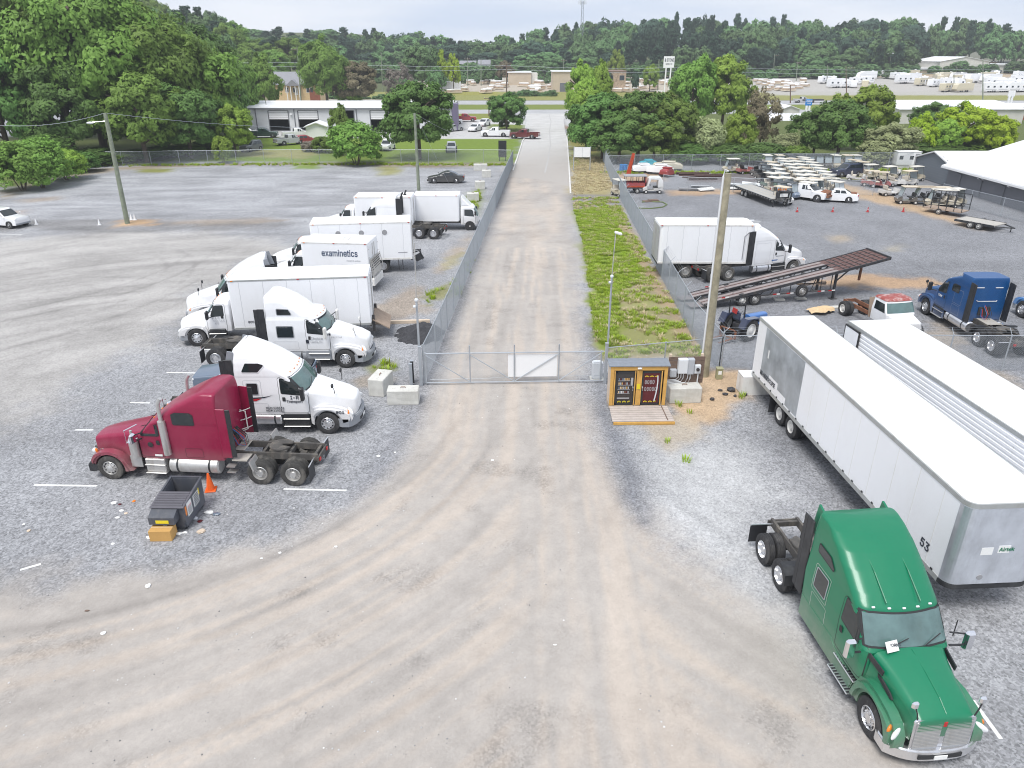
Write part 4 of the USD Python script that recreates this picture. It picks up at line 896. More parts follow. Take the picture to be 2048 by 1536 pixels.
# white tractor coupled beside the refrigerated trailer
loc, rot = place2((1418, 566), (1463, 561), (-6.96, -1.06), (-5.64, -1.06))
T2 = [(z, xf-.08, xr, w, rf+.05, rr, b+.05) for (z, xf, xr, w, rf, rr, b) in AERO]
c = cfg(BASE_AERO, cab=T2, paint='white_paint', loc=loc, rot=rot, wb=6.3, label='white sleeper tractor facing right in front of the ramp trailer, bare rear axles', deck=(-5.2, -4.7), tyre='rubber_dusty', rim='dull_alloy', hatches=[(-3.6, 1.1, -2.3, 2.6)], side_decals=[([(-1.75, 1.5), (-1.05, 1.5), (-1.05, 1.56), (-1.75, 1.56)], 'decal_grey'), ([(-2.05, 1.2), (-1.6, 1.2), (-1.5, 1.28), (-2.05, 1.28)], 'hose_blue')])
tractor(c)
# ------------------------------------------------------------------ box trucks and trailers
mat('bare_aluminium', (.50, .53, .56), .42, metal=.55, var=.18, vscale=1.2, dirt=(.30, .32, .34), dscale=.8, damt=.6)
mat('stainless', (.70, .73, .78), .3, metal=.7, var=.15, vscale=1.5, dirt=(.34, .34, .36), dscale=1.6, damt=.5)
mat('trailer_rail', (.42, .43, .42), .5, metal=.3, dirt=(.25, .22, .18), dscale=3, damt=.6)
mat('rear_door_grey', (.42, .42, .42), .7, dirt=(.28, .26, .24), dscale=1.5, damt=.6)
mat('vent_grey', (.30, .30, .31), .7)
mat('wood_plank', (.33, .25, .19), .85, var=.2, vscale=3)
def van_body(t, x0, x1, w, z0, z1, m='white_body', roof='white_roof', r=.06, rails=True, door='rear', corner=None, side_posts=0):
    """closed box of a van: x0 rear, x1 front, half width w; sides, roof, rails, doors as parts"""
    body = obj('van_body', extrude(rrect(x1-x0, 2*w, r, (x0+x1)/2, 0), z1-z0-.03, z0, .012), m, t)
    obj('roof', extrude(rrect(x1-x0-.06, 2*w-.06, r, (x0+x1)/2, 0), .02, z1-.028), roof, t)
    rm = 'trailer_rail' if rails is True else rails
    for s in (-1, 1):
        MB().b(x0, x1-r*.6, s*(w-.03), s*(w+.012), z1-.11, z1-.005, .008).build('top_rail', rm, t)
        MB().b(x0, x1-r*.6, s*(w-.03), s*(w+.014), z0-.05, z0+.09, .008).build('bottom_rail', rm, t)
        for x in np.linspace(x0+.6, x1-.6, side_posts) if side_posts else []: MB().b(x-.006, x+.006, s*w, s*(w+.006), z0+.1, z1-.12).build('panel_seam', 'decal_grey', t)
        for x in (x0+.15, (x0+x1)/2, x1-.25): MB().box((x, s*(w+.02), z1-.06), (.12, .03, .05)).build('side_marker', 'red_lens' if x < x1-1 else 'amber_lens', t)
    MB().b(x1-.03, x1+.012, -w+r, w-r, z1-.11, z1-.005, .008).build('front_rail', rm, t)
    if door:
        for s in (-1, 1):
            d = MB().b(x0-.035, x0-.005, s*.015, s*(w-.06), z0+.12, z1-.16, .01).build('rear_door', door if door != 'rear' else m, t)
            for k in range(4): MB().box((x0-.045, s*(w-.1), z0+.35+k*(z1-z0-.8)/3), (.02, .16, .05)).build('hinge', 'dull_alloy', d)
            MB().cyl((x0-.055, s*.22, z0+.15), (x0-.055, s*.22, z1-.2), .018, 6).build('lock_rod', 'dull_alloy', d)
    MB().b(x0-.02, x0+.12, -w, w, z0-.12, z0+.02, .01).build('rear_sill', 'dark_steel', t)
    return body
def landing_gear(t, x, y=.6, z=1.05):
    for s in (-1, 1): MB().b(x-.06, x+.06, s*y-.06, s*y+.06, .05, z).b(x-.13, x+.13, s*y-.13, s*y+.13, 0, .05).build('landing_leg', 'dark_steel', t)
    MB().cyl((x, -y, .7), (x, y, .7), .035, 6).tube([(x, y, .3), (x+.7, y*.8, z)], .03).tube([(x, -y, .3), (x+.7, -y*.8, z)], .03).build('leg_brace', 'dark_steel', t)
# medium trucks with a bonnet
MEDCAB = [(.85, -.55, -2.0, 1.0, .2, .05, .06), (1.75, -.55, -2.0, 1.04, .24, .06, .10), (1.85, -.60, -2.0, 1.04, .26, .06, .12), (2.42, -1.0, -2.0, .97, .28, .08, .14), (2.55, -1.15, -1.98, .90, .28, .1, .14), (2.62, -1.3, -1.9, .78, .2, .12, .1)]
MED = dict(cab=MEDCAB, name='box_truck', cat='box truck', windshield=(1.88, 2.42, 8), door=(-1.75, .88, -.68, 2.45), window=[(-1.65, 1.8), (-.95, 1.76), (-1.15, 2.3), (-1.25, 2.36), (-1.65, 2.36)],
    hood=[(1.02, .44, .34, .7, 1.18, .16, .05), (.95, .56, .46, .7, 1.32, .2, .06), (.55, .68, .6, .7, 1.52, .22, .07), (0, .78, .68, .75, 1.68, .22, .08), (-.62, .9, .82, .8, 1.84, .2, .06)], fender=[(.95, .5), (1.02, .7), (.9, 1.0), (.6, 1.16), (0, 1.22), (-.5, 1.16), (-.62, .9), (-.62, .45), (.6, .45)],
    fender_y=(.66, 1.10, .58), grille=(1.0, .36, .72, 1.15, 0), grille_mat='grey_plastic', bumper=(1.18, 1.1, .3, .36, .72), headlamp=(.88, .78, .92, .2, .12, .13, .8), mirror=(-.85, 1.42, 1.95), mirror_h=.5, markers=2.56, fifth=False, flaps=False, steps=(-1.65, -.75), track=.98)
loc, rot = (-18.15, 40.05, 0), PI+.115
c = cfg(MED, paint='white_paint', wb=6.6, axles=(-6.9,), frame_end=-9.7, loc=loc, rot=rot, label='long white box truck facing left, ramp out at its rear, behind the white tractors')
t, sh = tractor(c); van_body(t, -9.9, -2.2, 1.27, 1.02, 3.9, door='white_body', side_posts=6)
obj('lettering', lettering('800 798-5185', .13, (-3.0, 1.276, 1.36), PI, .006, True), 'decal_black', t)
for k, tx in enumerate(('P & C', 'CO. LLC', 'KY')): obj('door_lettering', lettering(tx, .12, (-1.0-.06*k, 1.06, 1.6-.16*k), PI, .006, False), 'decal_grey', t)
MB().box((-10.45, 0, .95), (1.1, 2.3, .06), (0, -.55, 0)).build('tail_ramp', 'wood_plank', t); MB().b(-10.1, -9.95, 1.0, 1.1, .5, 1.5).b(-10.1, -9.95, -1.1, -1.0, .5, 1.5).build('ramp_arm', 'dark_steel', t)
# the truck with the printed name
loc, rot = place2((602, 500), (728, 503), (-1.9, 1.23), (-6.5, 1.23)); vdir = rot
loc = tuple(np.array([-16.2, 51.05, 0])); rot = PI-.10
c = cfg(MED, paint='white_paint', wb=4.4, axles=(-4.5,), frame_end=-6.3, loc=loc, rot=rot, label='white box truck lettered examinetics with folded lift platform at its back')
t, sh = tractor(c); van_body(t, -6.45, -1.75, 1.23, .98, 3.5, door='white_body', rails='steel_white')
obj('lettering', lettering('examinetics', .43, (-3.15, 1.236, 2.55), PI, .006, True, 2.55), 'decal_navy', t)
obj('small_lettering', lettering('insight & action', .10, (-4.9, 1.236, 2.2), PI, .006, False), 'decal_grey', t)
mb = MB().b(-4.5, -3.9, -.3, .3, 3.5, 3.62, .03); mb.build('roof_unit', 'white_body', t); MB().b(-4.85, -4.05, -.42, .42, 3.5, 3.53).build('roof_hatch', 'steel_white', t)
lg = sub('lift_platform', t); MB().box((-6.62, .1, 1.75), (.05, 2.1, 1.2), (0, .12, 0)).build('platform', 'dull_alloy', lg)
for k in range(7): MB().box((-6.66, .1, 1.25+k*.17), (.03, 2.0, .03), (0, .12, 0)).build('platform_rib', 'dark_steel', lg)
MB().b(-6.75, -6.5, -1.15, 1.15, .45, .98, .03).build('step_bumper', 'steel_white', t)
for s in (-1, 1): MB().tube([(-6.6, s*.95, .9), (-6.8, s*1.0, 1.6), (-6.6, s*1.05, 2.4)], .03).build('grab_rail', 'dull_alloy', t)
# long white truck with three round vents
loc, rot = (-17.2, 54.3, 0), PI+.13
c = cfg(MED, paint='white_paint', wb=6.6, axles=(-7.3,), frame_end=-9.2, loc=loc, rot=rot, label='tall white box truck with three round grey vents on its side')
t, sh = tractor(c); van_body(t, -9.55, -2.2, 1.26, 1.1, 3.9, door='white_body', rails='steel_white', side_posts=5)
for x in (-8.05-.0, -6.35, -4.65): MB().cyl((x+.45, 1.262, 3.15), (x+.45, 1.285, 3.15), .19, 20).build('round_vent', 'vent_grey', t)
MB().b(-9.2, -8.5, 1.262, 1.27, 1.55, 1.62).build('nameplate', 'decal_grey', t)
mb = MB().tube([(-9.5, .4, 1.3), (-10.1, .5, 1.5), (-10.4, .6, .9)], .06).tube([(-9.5, -.4, 1.3), (-10.2, -.3, 1.4), (-10.3, -.2, .6)], .05).box((-10.0, .2, .9), (.5, .8, .5), (.3, .4, .2)); mb.build('tow_gear', 'black_plastic', t)
for s in (-1, 1): MB().b(-9.65, -9.58, s*.9-.06, s*.9+.06, 1.3, 3.5).build('rear_frame_post', 'dull_alloy', t)
for x in (-8.2, -7.9): MB().cyl((x-.6, 1.0, .2), (x-.6, 1.0, 1.05), .03, 6).build('stabiliser_leg', 'dark_steel', t)
# box truck facing left beyond
a, b = G(704, 394, 3.6)[:2], G(819, 394, 3.6)[:2]
c = cfg(MED, paint='white_paint', wb=5.4, axles=(-5.9,), frame_end=-8.0, loc=(a[0]-2.0, a[1]+1.25, 0), rot=PI, label='white box truck facing left farthest back in the row of trucks')
t, sh = tractor(c); van_body(t, -2.1-np.linalg.norm(b-a), -2.1, 1.24, 1.0, 3.6, door='white_body', rails='steel_white', r=.15)
# cab over engine truck facing right
t = thing('box_truck', 'white cab over box truck facing right against the road fence', 'box truck', (-3.97, 69.6, 0), 0)
COE = Shell([(.55, .78, -.85, .95, .25, .06, .05), (1.25, .80, -.85, .98, .25, .06, .08), (1.32, .78, -.85, .98, .25, .06, .08), (2.05, .45, -.85, .90, .24, .1, .08), (2.18, .30, -.8, .82, .2, .12, .06), (2.22, .2, -.7, .7, .15, .12, .05)])
obj('cab', COE.mesh(), 'white_paint', t, smooth=40); obj('windshield', COE.windshield(1.32, 2.02, .014, 8), 'windshield_glass', t, smooth=40)
for s in (-1, 1):
    dp = quad(-.6, .65, .5, 2.0, .08); d = obj('door', COE.side(dp, s, .008), 'white_paint', t); obj('door_seam', COE.side(ring_of(dp, .012), s, .012), 'seam_black', d)
    obj('door_window', COE.side(sg.Polygon([(-.5, 1.38), (.42, 1.30), (.3, 1.85), (.15, 1.95), (-.5, 1.95)]), s, .014), 'window_glass', d)
    wheel(t, 0, s*.85, s, R=.40, w=.22, rim='steel_white'); wheel(t, -3.4, s*.8, s, R=.40, w=.22, dual=True, rim='steel_white'); mirror(t, .55, s*1.25, 1.65, s, .4)
    MB().sph((.78, s*.7, .85), .14, 2, (.4, 1, .8)).build('headlamp', 'headlamp_glass', t, smooth=True)
    MB().add(cyl((0, s*.72, .42), (0, s*.99, .42), .46, 18)).build('wheel_arch', 'seam_black', t)
obj('bumper', bumper_mesh(.95, .98, .12, .35, .6, wrap=.2), 'grey_plastic', t)
obj('wind_deflector', prism_y([(.15, 2.2), (-.8, 2.2), (-.8, 3.0), (-.7, 3.05), (-.45, 2.8)], -.8, .8, .1), 'white_paint', t)
van_body(t, -5.2, -.95, 1.12, .92, 3.3, door='white_body', rails='white_body', r=.16); frame_parts(t, -5.0, .4, (-3.4,), fifth=False, z=.72, y=.38)

# the 53 foot trailers
def semi(name, label, loc, rot, L=15.71, axles=(3.2, 4.45), z0=1.13, z1=4.05, w=1.295, nose=.35, grooves=False, swing=False):
    t = thing(name, label, 'trailer', loc, rot)
    pl = sg.box(0, -w, L-nose, w).union(sg.box(L-2*nose, -w+nose, L, w-nose)).union(sg.Point(L-nose, w-nose).buffer(nose, quad_segs=8)).union(sg.Point(L-nose, -w+nose).buffer(nose, quad_segs=8))
    obj('side_walls', extrude(pl, z1-z0-.03, z0, 0), 'white_body', t, smooth=30)
    obj('roof', extrude(pl.buffer(-.035), .03, z1-.032), 'white_roof', t)
    cx = pl.buffer(.016).difference(pl.buffer(-.04))
    obj('top_rail', extrude(cx, .15, z1-.16), 'trailer_rail', t); obj('bottom_rail', extrude(pl.buffer(.016).difference(pl.buffer(-.04)).difference(sg.box(L-nose, -3, L+1, 3)), .18, z0-.06), 'trailer_rail', t)
    for x in np.arange(1.2, L-.5, 1.22): MB().b(x-.03, x+.03, -w+.06, w-.06, z1-.004, z1+.006).build('roof_bow', 'white_roof', t)
    for x in np.arange(1.22, L-.5, 1.22):
        for s in (-1, 1): MB().b(x-.008, x+.008, s*w, s*(w+.005), z0+.14, z1-.17).build('panel_seam', 'steel_white', t)
    for y in (-.5, .5): MB().b(.3, L-1.2, y-.06, y+.06, z0-.2, z0-.03).build('floor_beam', 'dark_steel', t)
    for x in axles:
        MB().cyl((x, -.9, .5), (x, .9, .5), .07, 8).build('axle', 'dark_steel', t)
        for s in (-1, 1): wheel(t, x, s*1.0, s, dual=True, rim='steel_white')
    for s in (-1, 1): MB().b(axles[0]-1.2, axles[1]+1.0, s*.55-.06, s*.55+.06, .72, .95).build('bogie_rail', 'dark_steel', t)
    for s in (-1, 1): MB().box((axles[0]-.85, s*.95, .6), (.02, .62, .85)).build('mudflap', 'black_plastic', t)
    landing_gear(t, L-3.4, .6, z0)
    return t, pl
d = np.array([math.cos(-1.509), math.sin(-1.509)]); nrm = np.array([-d[1], d[0]])
o15 = np.array([11.739, 32.617]) + nrm*1.295
t, pl = semi('semi_trailer', 'long white trailer marked 53 with weathered grey side panels and metal nose', (*o15, 0), -1.509)
w = 1.295
mat('weathered_panel', (.40, .43, .46), .5, metal=.35, var=.35, vscale=.9, dirt=(.24, .26, .27), dscale=1.2, damt=.6)
for x0, x1, z0, z1, m_ in ((.95, 1.95, 1.5, 3.85, 'weathered_panel'), (1.955, 2.95, 1.9, 3.85, 'weathered_panel'), (2.955, 3.9, 1.62, 3.85, 'weathered_panel'), (3.905, 5.1, 1.32, 3.85, 'weathered_panel')):
    MB().b(x0, x1, -w-.006, -w+.01, z0, z1).build('bare_panel', m_, t)
MB().b(1.5, 1.62, -w-.009, -w, 2.55, 2.95).build('patch', 'paper_white', t)
obj('lettering', lettering('MA-HOGE ECLIPSE', .2, (.95, -w-.016, 1.55), 0, .006, True, 1.75), 'decal_black', t)
obj('number', lettering('53', .28, (14.2, -w-.012, 1.62), 0, .006, True), 'decal_black', t)
nosep = pl.intersection(sg.box(15.71-.37, -3, 17, 3)); shellp = nosep.buffer(.010).difference(nosep.buffer(-.02)).intersection(sg.box(15.71-.36, -3, 17, 3))
obj('metal_nose', extrude(shellp, 2.62, 1.25), 'stainless', t, smooth=40)
obj('nose_sill', extrude(pl.buffer(.03).intersection(sg.box(15.71-.37, -3, 17, 3)), .18, 1.07, .02), 'black_plastic', t)
for y0, y1, z0, z1, m_ in ((-.55, -.2, 2.3, 2.55, 'paper_white'), (-.05, .3, 2.35, 2.6, 'paper_white')): MB().b(15.715, 15.726, y0, y1, z0, z1).build('sticker', m_, t)
obj('sticker_lettering', lettering('Airtek', .12, (15.735, -.03, 2.42), PI/2, .004, True), 'green_paint', t)
MB().cyl((15.70, -.35, 1.5), (15.74, -.35, 1.5), .09, 10).build('hose_socket', 'vent_grey', t)
for x in np.linspace(.25, 15.0, 22): MB().box((x, -w-.02, 1.28), (.1, .015, .06)).build('side_reflector', 'seam_black', t)
for y in (-.7, 0, .7): MB().box((-.02, y, 3.97), (.03, .12, .06)).build('rear_lamp', 'red_lens', t)
MB().b(-.05, -.01, -1.2, 1.2, 1.2, 3.9, .01).build('rear_door', 'white_body', t)
t_ = thing('loading_step', 'white box step standing at the tail of the long trailer', 'step', (*G(1512, 783)[:2], 0), -1.509+PI/2)
MB().b(-.9, 1.2, -.4, -.34, 0, .95).b(-.9, 1.2, .34, .4, 0, .95).build('side_board', 'steel_white', t_); MB().b(-.9, 1.2, -.4, .4, .95, 1.0).build('top_board', 'white_roof', t_); MB().b(-.9, -.84, -.34, .34, .05, .9).build('end_board', 'steel_white', t_)
A, B = G(1697, 641, 4.03)[:2], G(2048, 872, 4.03)[:2]; a16 = math.atan2(*(B-A)[::-1]); d16 = np.array([math.cos(a16), math.sin(a16)]); n16 = np.array([-d16[1], d16[0]])
t, pl = semi('semi_trailer', 'white trailer with ribbed side and swung open rear door, right of the trailer marked 53', (*(A+n16*1.3), 0), a16, z1=4.03)
for k in range(13):
    z = 1.45 + k*.185; MB().b(.5, 15.3, -1.315, -1.29, z, z+.11, .008).build('side_rib', 'white_body', t)
dr = sub('swung_door', t, (0, -1.30, 0), 0); MB().b(.02, 1.2, -.10, -.05, 1.25, 3.85, .01).build('panel', 'white_body', dr)
for a_, b_ in (((.0, 1.23, 1.24, 3.86)), ((.0, 1.23, 3.80, 3.86))) if False else (): pass
MB().b(.0, .05, -.11, -.04, 1.22, 3.88).b(1.18, 1.23, -.11, -.04, 1.22, 3.88).b(0, 1.23, -.11, -.04, 3.82, 3.88).b(0, 1.23, -.11, -.04, 1.22, 1.28).build('door_seal', 'seam_black', dr)
# refrigerated trailer
t = thing('refrigerated_trailer', 'white refrigerated trailer with cooling unit on its nose', 'trailer', (10.75, 53.95, 0), -.02)
van_body(t, 0, 6.9, 1.28, 1.2, 4.02, r=.3, side_posts=6, door='rear_door_grey', rails='steel_white')
MB().b(6.93, 7.45, -.95, .95, 2.7, 3.95, .12).build('cooling_unit', 'white_body', t); MB().cyl((7.2, 0, 3.95), (7.2, 0, 4.0), .42, 18).build('fan_guard', 'vent_grey', t)
MB().tube([(6.2, -1.3, 1.5), (6.2, -1.3, 3.2), (6.5, -1.3, 3.5)], .035).build('drain_pipe', 'vent_grey', t)
for s in (-1, 1): wheel(t, 2.2, s*1.0, s, dual=True, tyre='rubber_dusty', rim='dull_alloy')
MB().cyl((2.2, -.9, .5), (2.2, .9, .5), .07, 8).b(.6, 6.5, -.5, -.4, 1.0, 1.2).b(.6, 6.5, .4, .5, 1.0, 1.2).build('underframe', 'dark_steel', t); landing_gear(t, 5.2, .6, 1.1)
MB().box((1.3, -.95, .7), (.02, .6, .7)).box((1.3, .95, .7), (.02, .6, .7)).build('mudflap', 'black_plastic', t)

# ramp trailer
mat('rusty_deck', (.155, .095, .085), .85, var=.35, vscale=2, dirt=(.25, .20, .18), dscale=2, damt=.6)
mat('ramp_track', (.25, .215, .21), .8, var=.25, vscale=2, dirt=(.30, .27, .25), dscale=1.5, damt=.6)
mat('rusty_mesh', (.13, .075, .068), .9, var=.3, vscale=3)
A = np.array([12.35, 46.8]); B = np.array([24.9, 49.4]); ra = math.atan2(*(B-A)[::-1]); L = 13.3
t = thing('ramp_trailer', 'long rusty ramp trailer sloping up to the right with striped reflectors', 'trailer', (*A, 0), ra)
def deckz(x): return np.interp(x, [0, 9.2, 10.2, L], [.32, 1.95, 2.12, 2.75])
def slope_bar(x0, x1, y0, y1, th, dz=0, n=8):
    xs = np.linspace(x0, x1, n); R = [np.array([(x, y0, deckz(x)+dz), (x, y1, deckz(x)+dz), (x, y1, deckz(x)+dz-th), (x, y0, deckz(x)+dz-th)]) for x in xs]; return loft(R)
for s in (-1, 1):
    obj('track', slope_bar(0, 10.2, s*.32, s*1.25, .05), 'ramp_track', t)
    for y in (.30, .78, 1.25): obj('side_beam', slope_bar(0, L if y > 1 else 10.2, s*y-.04, s*y+.04, .18 if y > 1 else .12, .04), 'dark_steel' if y != .78 else 'rusty_deck', t)
    obj('loading_toe', slope_bar(-.9, 0, s*.35, s*1.2, .04, -.12), 'ramp_track', t)
obj('upper_deck', slope_bar(9.6, L-.1, -1.2, 1.2, .03, .01, 6), 'rusty_mesh', t)
for x in np.linspace(10, L-.15, 9): MB().b(x-.025, x+.025, -1.22, 1.22, deckz(x)+.01, deckz(x)+.05).build('deck_bar', 'dark_steel', t)
for y in np.linspace(-.9, .9, 5): obj('deck_bar', slope_bar(10, L-.1, y-.02, y+.02, .04, .045, 5), 'rusty_mesh', t)
MB().b(L-.12, L, -1.28, 1.28, deckz(L)-.12, deckz(L)+.06).build('front_beam', 'dark_steel', t)
for x in np.arange(.6, 9.2, .9): MB().b(x-.05, x+.05, -.3, .3, deckz(x)-.12, deckz(x)-.05).build('cross_member', 'dark_steel', t)
for s in (-1, 1):
    MB().tube([(2.0, s*1.18, .62), (9.3, s*1.18, .75)], .045).build('lower_chord', 'dark_steel', t)
    for x in np.arange(3.9, 9.2, .75): MB().tube([(x, s*1.18, .65), (x+(.3 if int(x*2) % 2 else 0), s*1.18, deckz(x)-.1)], .03).build('truss_post', 'dark_steel', t)
    for k, x in enumerate((1.2, 4.9, 5.9, 6.9, 8.2, 9.0)): MB().b(x, x+.25, s*1.235, s*1.245, .66, .74).build('reflector_strip', 'red_lens', t); MB().b(x+.26, x+.5, s*1.235, s*1.245, .66, .74).build('reflector_strip', 'paper_white', t)
    wheel(t, 2.75, s*1.1, s, R=.42, w=.24, rim='steel_white'); wheel(t, 3.68, s*1.1, s, R=.42, w=.24, rim='dull_alloy')
    MB().b(9.55, 9.68, s*.95-.07, s*.95+.07, .05, 2.0).b(9.4, 9.85, s*.95-.2, s*.95+.2, 0, .05).build('support_leg', 'dark_steel', t); MB().tube([(9.6, s*.95, 1.2), (10.6, s*.95, 2.05)], .05).build('leg_brace', 'dark_steel', t)
    MB().b(11.9, 12.05, s*.2-.05, s*.2+.05, .95 if s < 0 else 1.6, 2.5).build('king_post', 'rust', t)
wheel(t, 7.0, -1.22, -1, R=.42, w=.24, z=.80, rim='dull_alloy', name='spare_wheel')
MB().cyl((2.75, -1, .42), (2.75, 1, .42), .05, 8).cyl((3.68, -1, .42), (3.68, 1, .42), .05, 8).b(2.3, 4.2, -.6, -.5, .45, .75).b(2.3, 4.2, .5, .6, .45, .75).build('bogie', 'dark_steel', t)
for k in range(5): MB().box((8.3+.1*k, 0, .86), (2.2, .12, .05), (0, 0, .15*k-.3)).build('stacked_board', 'wood_plank', t)

# gooseneck flatbed
A, B = G(1487, 370, .9)[:2], G(1562, 397, .9)[:2]; ga = math.atan2(*(B-A)[::-1]); L = float(np.linalg.norm(B-A))
t = thing('gooseneck_trailer', 'black gooseneck flatbed trailer with grey plank deck', 'trailer', (*A, 0), ga)
for k in range(10): MB().b(0, L, -1.2+k*.24, -1.2+k*.24+.225, .86, .92).build('deck_plank', 'deck_plate' if k % 3 else 'trailer_rail', t)
for s in (-1, 1):
    MB().b(0, L, s*1.2, s*1.27, .72, .93).build('side_rail', 'black_plastic', t)
    for x in np.arange(.4, L, .6): MB().box((x, s*1.29, .82), (.06, .05, .1)).build('stake_pocket', 'dull_alloy', t)
    MB().tube([(L-.1, s*.55, .8), (L+.2, s*.5, 1.75), (L+1.9, s*.15, 1.85)], .10).build('gooseneck_beam', 'black_plastic', t)
    for x in (2.0, 2.9): wheel(t, x, s*1.0, s, R=.38, w=.22, rim='steel_white')
    MB().b(L-.1, L, s*.8-.05, s*.8+.05, 0, .8).build('jack_leg', 'black_plastic', t)
MB().b(L, L+.5, -.7, .7, 1.0, 1.7, .05).build('tool_box', 'black_plastic', t); MB().b(L+.5, L+.52, -.45, .45, 1.15, 1.5).build('winch_plate', 'paper_white', t); MB().cyl((L+1.9, 0, 1.9), (L+1.9, 0, .9), .08, 8).build('coupler', 'black_plastic', t)
for k in range(4): MB().b(L-.02, L+.02, -.5+.28*k, -.35+.28*k, 1.75, 1.95).build('strap_tag', 'amber_lens', t)
# low flat trailer and cage trailer at the far right
A, B = G(1935, 440, .6)[:2], G(2020, 455, .6)[:2]; fa = math.atan2(*(B-A)[::-1]); L = float(np.linalg.norm(B-A))*.95
t = thing('flat_trailer', 'low flat car trailer with drawbar at the far right', 'trailer', (*(A+np.array([0, 1.1])), 0), fa)
MB().b(0, L, -1.15, 1.15, .52, .60).build('deck', 'deck_plate', t)
for s in (-1, 1): MB().b(0, L, s*1.15-.04, s*1.15+.04, .42, .62).build('side_rail', 'black_plastic', t); wheel(t, 1.6, s*1.25, s, R=.33, w=.2, rim='steel_white'); wheel(t, 2.4, s*1.25, s, R=.33, w=.2, rim='steel_white')
MB().tube([(L, -.9, .5), (L+1.3, 0, .48)], .06).tube([(L, .9, .5), (L+1.3, 0, .48)], .06).cyl((L+1.0, 0, .1), (L+1.0, 0, .6), .05, 8).build('drawbar', 'black_plastic', t)
A = G(1895, 428)[:2]; t = thing('cage_trailer', 'dark utility trailer with tall mesh cage beside the flat trailer', 'trailer', (*A, 0), fa+.1)
MB().b(-2.2, 1.6, -.9, .9, .45, .53).build('deck', 'wood_plank', t)
for x in np.linspace(-2.2, 1.6, 6):
    for s in (-1, 1): MB().b(x-.03, x+.03, s*.88-.03, s*.88+.03, .5, 2.1).build('cage_post', 'black_plastic', t)
for z in (1.1, 2.1):
    for s in (-1, 1): MB().b(-2.2, 1.6, s*.88-.025, s*.88+.025, z-.025, z+.025).build('cage_rail', 'black_plastic', t)
for s in (-1, 1): wheel(t, -.5, s*1.05, s, R=.3, w=.18, rim='steel_white')
# ------------------------------------------------------------------ cars and pickups
for n_, c_ in (('black', (.012, .013, .015)), ('white', (.82, .82, .83)), ('silver', (.45, .46, .47)), ('tan', (.33, .25, .17)), ('grey', (.10, .11, .125)), ('slate', (.10, .14, .20)), ('dark_green', (.015, .05, .04)), ('red', (.28, .012, .015)), ('dark_red', (.12, .01, .015)), ('navy', (.02, .03, .07))):
    paint('car_'+n_, c_, rough=.25, coat=.6, grime=.3)
STY = {  # lower body stations (x, half width bottom, top, z bottom, z top, radius), greenhouse rows, wheelbase, doors, windows
    'sedan': dict(body=[(2.32, .55, .5, .38, .62, .1, .02), (2.25, .78, .68, .28, .70, .12, .03), (1.9, .86, .74, .24, .78, .14, .05), (1.1, .90, .80, .22, .93, .14, .04), (.6, .91, .84, .22, .95, .12, .02), (-1.3, .91, .84, .22, .98, .12, .02), (-1.9, .88, .78, .24, 1.0, .14, .03), (-2.35, .80, .66, .32, .92, .14, .03), (-2.45, .62, .55, .42, .78, .1, .02)],
        glass=[(.92, 1.15, -1.75, .84, .3, .25, .10), (1.15, .68, -1.40, .78, .3, .25, .10), (1.35, .28, -1.0, .70, .3, .25, .10), (1.43, .02, -.75, .62, .25, .2, .08), (1.455, -.2, -.5, .5, .2, .15, .04)], ws=(.98, 1.36), wb=2.85, fx=1.42, cut=(.95, .35, -.42, -1.02)),
    'suv': dict(body=[(2.12, .6, .56, .42, .80, .1, .02), (2.05, .82, .74, .32, .98, .12, .03), (1.2, .88, .80, .28, 1.06, .14, .03), (.7, .90, .84, .28, 1.06, .1, .02), (-1.9, .90, .84, .28, 1.08, .1, .02), (-2.15, .84, .78, .36, 1.05, .12, .02), (-2.2, .7, .66, .45, .95, .1, .02)],
        glass=[(1.02, .95, -2.12, .84, .22, .15, .08), (1.3, .62, -2.08, .80, .22, .15, .08), (1.6, .25, -1.98, .74, .22, .15, .08), (1.68, .08, -1.85, .70, .2, .15, .06), (1.70, -.1, -1.7, .62, .2, .15, .03)], ws=(1.10, 1.60), wb=2.65, fx=1.30, cut=(.75, .1, -.75, -1.75)),
    'pickup': dict(body=[(2.75, .65, .6, .48, .9, .1, .02), (2.68, .88, .80, .38, 1.06, .12, .03), (1.6, .95, .86, .36, 1.15, .14, .04), (1.2, .96, .90, .36, 1.16, .1, .02), (-.80, .96, .90, .36, 1.18, .1, .02), (-.9, .96, .92, .36, 1.18, .06, .0)],
        glass=[(1.12, 1.45, -.82, .90, .25, .1, .10), (1.4, 1.05, -.80, .85, .25, .1, .10), (1.72, .62, -.76, .78, .25, .12, .10), (1.80, .42, -.68, .72, .22, .12, .06), (1.82, .2, -.5, .6, .2, .12, .03)], ws=(1.18, 1.72), wb=3.6, fx=1.85, cut=(1.15, .35, -.12, -.68), bed=(-2.95, -.92, .96, .55, 1.18)),
    'hatch': dict(body=[(1.95, .55, .5, .38, .68, .1, .02), (1.88, .76, .68, .28, .78, .12, .03), (1.3, .84, .74, .24, .92, .14, .03), (.9, .86, .8, .24, .96, .12, .02), (-1.6, .86, .8, .24, 1.0, .12, .02), (-1.98, .78, .7, .34, .96, .14, .02), (-2.05, .6, .55, .42, .8, .1, .02)],
        glass=[(.94, 1.15, -1.95, .80, .25, .2, .08), (1.2, .7, -1.85, .75, .25, .2, .08), (1.45, .25, -1.6, .68, .25, .2, .08), (1.52, .05, -1.4, .62, .22, .2, .06), (1.54, -.2, -1.2, .5, .2, .15, .03)], ws=(1.0, 1.45), wb=2.6, fx=1.3, cut=(.8, .2, -.6, -1.35))}
